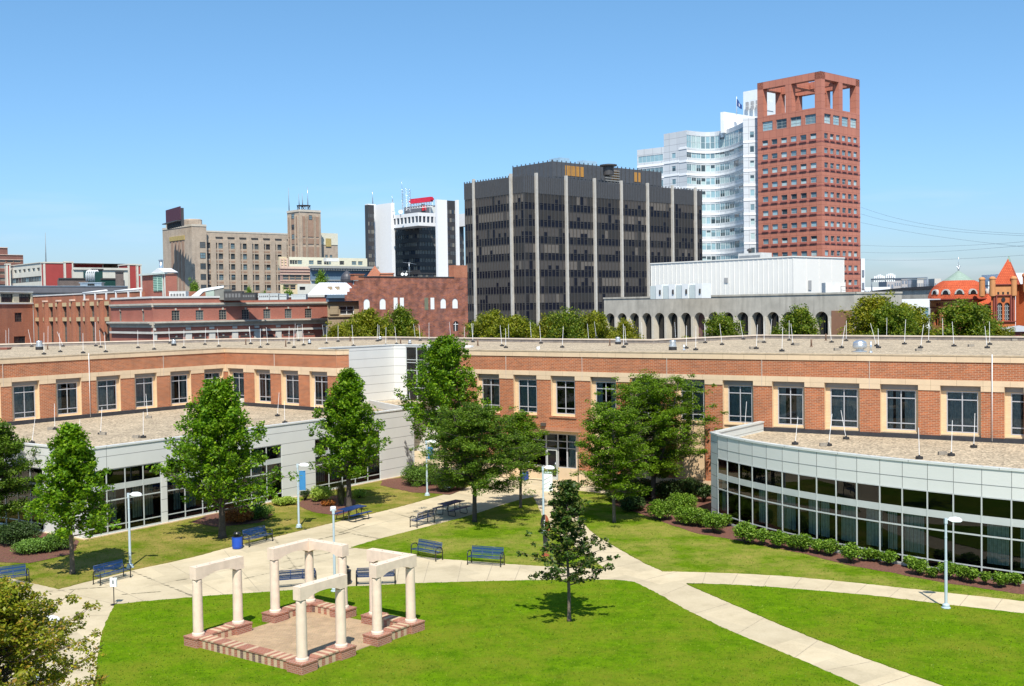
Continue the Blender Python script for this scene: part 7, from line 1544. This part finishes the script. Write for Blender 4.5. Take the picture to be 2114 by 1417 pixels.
mb=MB(); v=V(1722,600,D+6); mb.box(v.x-1.2,v.x+1.6,v.y,v.y+2,za,za+1.7); mb.build('roof_box',M['roofw'],o)
# ---------------- low buildings at the right
D=200; o=thing('low_white_building',V2(1880,D),'low white building with teal window half hidden by trees','building'); W=Wins(o,M['white'],[pane('teal_glass',(.12,.24,.28))]); w_=MB(); A=V2(1850,D); B=V2(1919,D-3); U,N,LL=UN(A,B); zz_=lambda y:hit(A,B,1890,y)[1]
face(w_,W,A,B,0,zz_(617.5),[(hit(A,B,1907,640)[0],hit(A,B,1918,640)[0])],[(zz_(659),zz_(635))],.1,mh=(.5,)); w_.obox(A,U,N,0,LL,-15,-.01,zz_(620),zz_(617.6),0); w_.build('wall',[mat('clean_white',(.8,.82,.84),.5,.03)],o); W.done()
D=225; o=thing('grey_hall',V2(1850,D),'long grey concrete hall with black curved roof right of the red tower','building'); A=V2(1797,D+12); B=V2(1932,D-4); U,N,LL=UN(A,B); w_=MB(); zz_=lambda px,y:hit(A,B,px,y)[1]; w_.obox(A,U,N,0,LL,-20,0,0,zz_(1870,599),0); w_.build('wall',MA,o); w_=MB(); P=lambda u,nn,z:(A.x+U.x*u+N.x*nn,A.y+U.y*u+N.y*nn,z); zA,zB,zC_=zz_(1802,602),zz_(1870,592),zz_(1930,590.5); zq=zz_(1870,599)+.02
w_.poly([P(LL*.03,.3,zq),P(LL*.55,.3,zB-.2),P(LL,.3,zC_),P(LL,.3,zq)]); w_.quad(P(LL*.03,.3,zq),P(LL*.55,.3,zB-.2),P(LL*.55,-20,zB-.2),P(LL*.03,-20,zq)); w_.quad(P(LL*.55,.3,zB-.2),P(LL,.3,zC_),P(LL,-20,zC_),P(LL*.55,-20,zB-.2)); w_.build('roof',mat('black_membrane',(.045,.045,.05),.7,.1),o)
D=1400; 
def tb_(a,b,D,yt,col,lab,rows,ncol,name='distant_building'):
    o=thing(name,V2(a,D),lab,'building'); A=V2(a,D); B=V2(b,D); U,N,LL=UN(A,B); z1=zat((a+b)/2,yt,D); w_=MB(); w_.obox(A,U,N,0,LL,-30,0,0,z1); w_.build('wall',col,o); mb=MB()
    for r in range(rows):
        for c in range(ncol): mb.obox(A,U,N,LL*(c+.25)/ncol,LL*(c+.75)/ncol,.05,.3,z1-3-(r+.6)*z1*.8/rows*.9,z1-3-(r+.1)*z1*.8/rows*.9)
    mb.build('windows',mat('distant_glass',(.16,.2,.26),.5),o,kind='stuff')
dt=mat('distant_tan',(.38,.36,.36),.9,.05,.01); dt2=mat('distant_cream',(.5,.47,.43),.9,.05,.01); dw=mat('distant_white',(.72,.75,.78),.9,.03,.01)
tb_(1831,1846,1350,581,dt,'squat grey brown distant building left of the distant apartment slabs',3,2); tb_(1846,1860,1400,578,dt,'distant brown apartment slab with four window rows',4,3); tb_(1861,1874,1420,574,dt,'taller distant brown slab with dark windows',4,2); tb_(1875,1893,1450,577,mat('distant_blue',(.22,.25,.31),.9,.05,.01),'distant slab with dark vertical window strips, left of two',1,5); tb_(1893.5,1907,1430,575.5,dt2,'distant cream slab with vertical strips between two dark ones',1,4); tb_(1908,1929,1450,577,mat('distant_blue',(.22,.25,.31),.9,.05,.01),'distant slab with dark vertical window strips, right of two',1,6); tb_(1929.5,1943,1430,575.5,dt2,'distant cream slab right beside the red dome',1,3)
tb_(1785,1838,1200,593,dw,'long white distant building with rows of small windows',3,16)
tb_(1778,1786,330,534,dw,'narrow white building edge right behind the red tower',5,1,'white_building_edge')
tb_(2040,2075,420,581,dw,'white building between the red dome and the pyramid tower',1,3,'white_building'); tb_(2096,2200,420,563,dw,'white building right behind the pyramid roof',1,3,'white_building')
# highway sign gantry
D=600; o=thing('sign_gantry',V2(1800,D),'steel overhead gantry carrying white sign backs in the distance','gantry'); mb=MB(); a=V(1800,607,D); b=V(1914,607,D-30); t0=V(1799,577,D); t1=V(1914,573.5,D-30)
mb.tube([tuple(a),tuple(t0)],.35,5); mb.tube([tuple(b),tuple(t1)],.35,5); mb.tube([tuple(t0),tuple(t1)],.38,5); mb.tube([(t0.x,t0.y,t0.z-.9),(t1.x,t1.y,t1.z-.9)],.22,5); mb.build('truss',mat('gantry_grey',(.16,.2,.24),.6),o)
for i in range(11):
    px=1805.5+4*i+(2 if i>5 else 0); q=(px-1799)/115; v=t0.lerp(t1,q); h=[1,1.2,1.7,1.8,1.3,1.0,1.7,2.1,2.2,2.0,1.4][i]; mb=MB(); mb.box(v.x-.42,v.x+.42,v.y-.6,v.y-.3,v.z+.3,v.z+.6+h); mb.box(v.x-.42,v.x+.42,v.y-.6,v.y-.3,v.z-1.5,v.z-.7); mb.build('sign_panel',M['white'],o)
# ---------------- red domed library-like building
D=205; RBk=brick('terracotta_brick',(.50,.14,.05),(.44,.115,.04),(.42,.16,.08),.3,.1,.006,.08); RO=mat('ochre_terracotta',(.52,.235,.09),.8,.1,1.5); RT_=brick('red_roof_tiles',(.55,.115,.045),(.47,.09,.035),(.25,.04,.02),.35,.28,.03,.1,bump=.8); RD=mat('dark_red_stone',(.20,.045,.035),.8,.12,1.5)
cpx=1979; v=V(cpx,617,D); rr=60*D/FPX; c=tuple(V2(cpx,D+rr*.6)); dmb=thing('domed_red_building',Vector(c),'orange red round building with tiled dome, green cap and carved frieze','building')
zl=lambda y:zat(cpx,y,D)
mb=MB(); mb.lathe([(rr*1.02,zl(617)),(rr*1.0,zl(610)),(rr*.93,zl(600)),(rr*.8,zl(590)),(rr*.62,zl(582)),(rr*.5,zl(578.5))],(c[0],c[1],0),40); mb.build('tiled_dome',RT_,dmb)
mb=MB(); mb.lathe([(rr*.52,zl(579)),(rr*.36,zl(573)),(rr*.2,zl(566)),(rr*.06,zl(560)),(0,zl(558))],(c[0],c[1],0),30); mb.build('green_cap',mat('verdigris',(.24,.32,.27),.7,.12,1.5),dmb)
mb=MB(); mb.tube([(c[0],c[1],zl(560)),(c[0],c[1],zl(552))],.12,6); mb.tube([(c[0],c[1],zl(552)),(c[0],c[1],zl(528))],.03,5); mb.lathe([(0,-.2),(.2,0),(0,.2)],(c[0],c[1],zl(555)),8)
for k in range(6): a=k*1.05; mb.tube([(c[0],c[1],zl(550)),(c[0]+.45*math.cos(a),c[1],zl(550)+.45*math.sin(a))],[.1,.02],5)
mb.build('finial',M['galv'],dmb)
mb=MB(); mb.lathe([(rr*.9,zl(622)),(rr*1.06,zl(618.5)),(rr*1.06,zl(617.3)),(rr,zl(617))],(c[0],c[1],0),40); mb.build('cornice',RD,dmb); mb=MB(); mb.lathe([(rr*.97,zl(636)),(rr*.99,zl(635)),(rr*.95,zl(634))],(c[0],c[1],0),40); mb.build('string_course',RD,dmb)
mb=MB(); mb.lathe([(rr*.94,zl(635)),(rr*.94,zl(621))],(c[0],c[1],0),40); mb.build('frieze',RO,dmb)
# lettering on the frieze as raised terracotta text, following the drum
def ftxt(s,a0,a1,z,h,par,m_):
    n=len(s)
    for i,chh in enumerate(s):
        if chh==' ': continue
        cu=bpy.data.curves.new('letter','FONT'); cu.body=chh; cu.size=h; cu.extrude=.05; cu.align_x='CENTER'
        o=bpy.data.objects.new('letter',cu); S.collection.objects.link(o); dg=bpy.context.evaluated_depsgraph_get(); me=bpy.data.meshes.new_from_object(o.evaluated_get(dg)); bpy.data.objects.remove(o); bpy.data.curves.remove(cu)
        a=a0+(a1-a0)*i/(n-1); me.materials.append(m_); o=bpy.data.objects.new('frieze_letter',me); S.collection.objects.link(o); o.parent=par; CH_.setdefault(par.name,[]).append(o)
        o.matrix_local=Matrix.Translation((math.cos(a)*rr*.95,math.sin(a)*rr*.95,z))@Matrix.Rotation(a+math.pi/2,4,'Z')@Matrix.Rotation(math.pi/2,4,'X')
ftxt('INSTITUTE OF SCIENCE',R_(200),R_(300),zl(631.5),(zl(623)-zl(632))*1.0,dmb,RD)
mb=MB(); n=11; 
for i in range(n):
    a0=2*math.pi*i/n+.3; a1=2*math.pi*(i+1)/n+.3; rw_=rr*.93; A=Vector((c[0]+rw_*math.cos(a0),c[1]+rw_*math.sin(a0))); B=Vector((c[0]+rw_*math.cos(a1),c[1]+rw_*math.sin(a1))); LL=(B-A).length; w=LL*.5
    archwall(mb,A,B,2,zl(635),[(LL/2,w,zl(672),zl(642)-w/2)],.4,0,1)
    U,N,_=UN(A,B); mb.obox(A,U,N,LL/2-w/2,LL/2+w/2,-.35,-.3,zl(672),zl(641),2); mb.obox(A,U,N,LL/2-.12,LL/2+.12,-.3,-.1,zl(672),zl(650),1); mb.obox(A,U,N,LL/2-w/2,LL/2+w/2,-.3,-.1,zl(651),zl(649),1)
    for s in range(10):
        t0,t1=math.pi*s/10,math.pi*(s+1)/10; P=lambda r_,t:(A.x+U.x*(LL/2+r_*math.cos(t))+N.x*.06,A.y+U.y*(LL/2+r_*math.cos(t))+N.y*.06,zl(642)-w/2+r_*math.sin(t)); mb.quad(P(w/2,t0),P(w/2*1.28,t0),P(w/2*1.28,t1),P(w/2,t1),1)
mb.build('arcade_wall',[RO,RBk,PD[0]],dmb)
for k in range(7):
    a=R_(198+k*26); mb=MB(); r_=rr*.99; x,y=c[0]+r_*math.cos(a),c[1]+r_*math.sin(a); z0=zl(607.5); U=Vector((-math.sin(a),math.cos(a))); N=Vector((math.cos(a),math.sin(a))); o_=Vector((x,y)); 
    P=lambda u,nn,z:(o_.x+U.x*u+N.x*nn,o_.y+U.y*u+N.y*nn,z)
    pr_=None
    for s in range(9):
        t=math.pi*s/8; q=(.55*math.cos(t),z0+.72*math.sin(t))
        if pr_: mb.quad(P(pr_[0]*1.5,.1,z0+(pr_[1]-z0)*1.3),P(q[0]*1.5,.1,z0+(q[1]-z0)*1.3),P(q[0],.12,q[1]),P(pr_[0],.12,pr_[1]),0); mb.quad(P(pr_[0]*1.5,.1,z0+(pr_[1]-z0)*1.3),P(q[0]*1.5,.1,z0+(q[1]-z0)*1.3),P(q[0]*1.5,-1.2,z0+(q[1]-z0)*1.3),P(pr_[0]*1.5,-1.2,z0+(pr_[1]-z0)*1.3),0)
        pr_=q
    mb.poly([P(.55*math.cos(math.pi*s/8),.08,z0+.72*math.sin(math.pi*s/8)) for s in range(9)],1); mb.build('eyebrow_window',[mat('pale_dormer',(.38,.38,.36),.7),PD[0]],dmb)
# link roof between dome and tower
D2=203; lk=MB(); A=V2(2018,D2); B=V2(2049,D2-1); U,N,LL=UN(A,B); P=lambda u,nn,z:(A.x+U.x*u+N.x*nn,A.y+U.y*u+N.y*nn,z); z0=zat(2030,631,D2); z1=zat(2030,600,D2); lk.quad(P(-1.5,.6,z0),P(LL,.6,z0),P(LL,-4,z1),P(0,-4,z1)); lk.quad(P(0,-4,z1),P(LL,-4,z1),P(LL,-9,z0),P(0,-9,z0)); lk.build('link_roof',RT_,dmb)
lk=MB(); lk.obox(A,U,N,-1.2,LL,-7,0,0,z0-.05,0); lk.obox(A,U,N,-1.2,LL,.0,.3,z0-.5,z0-.06,1); 
for i in range(7): lk.obox(A,U,N,LL*i/7,LL*i/7+.2,.0,.15,z0-1.6,z0-.6,1)
lk.build('link_wall',[RBk,RD],dmb)
# pyramid tower
D=196; pt=thing('pyramid_roof_tower',V2(2072,D),'orange brick tower with red tiled pyramid roof and corner turrets','building'); A=V2(2046,D); B=V2(2096,D); U,N,LL=UN(A,B); zq=lambda y:zat(2071,y,D); P=lambda u,nn,z:(A.x+U.x*u+N.x*nn,A.y+U.y*u+N.y*nn,z)
mb=MB(); wz=LL*.17; archwall(mb,A,B,0,zq(588),[(LL*.36,wz*1.25,zq(662),zq(625)-wz*.62),(LL*.66,wz*1.25,zq(662),zq(625)-wz*.62)],.3,0,0); K=A+A.normalized()*LL; K2=K+B-A; mb.quad(P3(A,0),P3(K,0),P3(K,zq(588)),P3(A,zq(588)),1); mb.quad(P3(B,0),P3(B,zq(588)),P3(K2,zq(588)),P3(K2,0),1); mb.quad(P3(K,0),P3(K2,0),P3(K2,zq(588)),P3(K,zq(588)),1)
mb.obox(A,U,N,LL*.1,LL*.85,.01,.06,zq(610),zq(592),1); mb.obox(A,U,N,LL*.08,LL*.9,.0,.3,zq(588.5),zq(586.5),2); mb.obox(A,U,N,LL*.08,LL*.9,.0,.25,zq(611),zq(609),2); mb.obox(A,U,N,0,LL,.0,.3,zq(665),zq(663),2); 
for i in range(3): mb.obox(A,U,N,LL*(.25+.2*i),LL*(.33+.2*i),.07,.1,zq(608),zq(603),3)
for q in (.1,.2,.8,.9): mb.obox(A,U,N,LL*q-.12,LL*q+.12,.0,.3,zq(662),zq(612),2)
mb.build('wall',[RBk,RO,RD,PD[0]],pt)
for q in (.36,.66):
    mb=MB(); mb.obox(A,U,N,LL*q-wz*.62,LL*q+wz*.62,-.3,-.25,zq(662),zq(625),0)
    for k in range(4): mb.obox(A,U,N,LL*q-wz*.6,LL*q+wz*.6,-.25,-.18,zq(658-8*k),zq(658-8*k)+.1,1)
    for k in (-.2,.2): mb.obox(A,U,N,LL*q+wz*k*1.0-.05,LL*q+wz*k+.05,-.25,-.18,zq(662),zq(630),1)
    mb.build('arched_window',[PD[1],mat('window_bar',(.35,.37,.36),.5)],pt)
u,z=LL*.5,zq(619); mb=MB(); q=P(u,.02,z); q2=P(u,.12,z); mb.cone(q,q2,.36,.36,14,0); mb.build('round_window',PD[0],pt)
apx_=(A+B+K+K2)/4; za_=zq(531); e=.25; mb=MB()
X_=U*LL*.28; cs4=[A+N*e-U*e+U*LL*.1,B+N*e+U*e-U*LL*.02,K2-N*e+X_,K-N*e+U*LL*.2]; apx_=(cs4[0]+cs4[1]+cs4[2]+cs4[3])/4+U*LL*.1
for i in range(4): a,b=cs4[i],cs4[(i+1)%4]; mb.poly([P3(a,zq(588)),P3(b,zq(588)),P3(apx_.lerp((a+b)/2,.0),za_)])
mb.build('pyramid_roof',RT_,pt)
mb=MB(); mb.lathe([(.42,-.7),(.28,-.2),(.12,.15),(.12,.3),(0,.45)],(apx_.x,apx_.y,za_-.1),4,sm=False); mb.build('green_finial',mat('verdigris_dark',(.25,.36,.3),.7,.2,3),pt)
for i,(u,nn) in enumerate(((.2,.1),(LL*.93,.1),(LL*.93,-LL),(.2,-LL))):
    q=P(u,nn,0); mb=MB(); mb.lathe([(.0,zq(614)),(.5,zq(611)),(.5,zq(577)),(.58,zq(576.5)),(.55,zq(574)),(.35,zq(571.5)),(0,zq(570.5))],(q[0],q[1],0),14); mb.build('corner_turret',RO,pt)
o=thing('orange_brick_hall',V2(2110,200),'plain orange brick hall at the right edge with domed turret','building'); A=V2(2097,200); B=V2(2250,188); U,N,LL=UN(A,B); mb=MB(); z1=zat(2100,587,200); mb.obox(A,U,N,0,LL,-8,0,0,z1,0); mb.build('wall',RBk,o); q=V(2113,580,199); mb=MB(); mb.lathe([(.55,-2),(.55,.6),(.7,.8),(.65,1.1),(.4,1.35),(0,1.45)],(q.x,q.y-1,q.z),14); mb.build('turret',RO,o)
q=V(2090,692,168); o=thing('grey_slate_roof_building',Vector((q.x,q.y)),'low building with pale grey pyramid roof at the right behind the trees','building'); mb=MB(); x0,x1=V2(2076,168).x,V2(2180,168).x; zt_=zat(2100,685,168); mb.box(x0+.3,x1,q.y,q.y+8,0,zt_-.02); mb.build('wall',RD,o); mb=MB(); mb.poly([(x0,q.y-.4,zt_),(x1,q.y-.4,zt_),((x0+x1)/2,q.y+4,zat(2100,672,172))]); mb.poly([(x0,q.y-.4,zt_),((x0+x1)/2,q.y+4,zat(2100,672,172)),(x0,q.y+9,zt_)]); mb.poly([(x1,q.y-.4,zt_),(x1,q.y+9,zt_),((x0+x1)/2,q.y+4,zat(2100,672,172))]); mb.build('roof',mat('grey_slate',(.36,.37,.38),.6,.12,2),o)
# ---------------- overhead wires
for i,pts in enumerate(([(1777,428),(1860,453),(1950,470),(2030,478),(2130,484)],[(1777,442),(1870,464),(1960,477),(2040,483),(2130,488)],[(1777,459.5),(1870,478),(1960,492),(2050,503),(2140,513)],[(1777,506.5),(1860,509),(1950,509),(2030,505),(2130,498)],[(1777,521),(1860,522.5),(1950,519.5),(2030,514),(2130,506)],[(1777,536.5),(1860,538),(1950,535.5),(2030,532.5),(2130,526)])):
    P_=[V(x,y,340-(x-1777)*.25) for x,y in pts]; Pn=[]
    xs=np.linspace(pts[0][0],pts[-1][0],24); co=np.polyfit([p[0] for p in pts],[p[1] for p in pts],3)
    mb=MB(); mb.tube([tuple(V(x,float(np.polyval(co,x)),340-(x-1777)*.25)) for x in xs],.032,4); mb.build('overhead_wire',mat('wire_grey',(.16,.2,.26),.6),None,False,f'thin sagging overhead wire against the sky, {ORD[i]} from top','overhead wire','overhead wires at right')
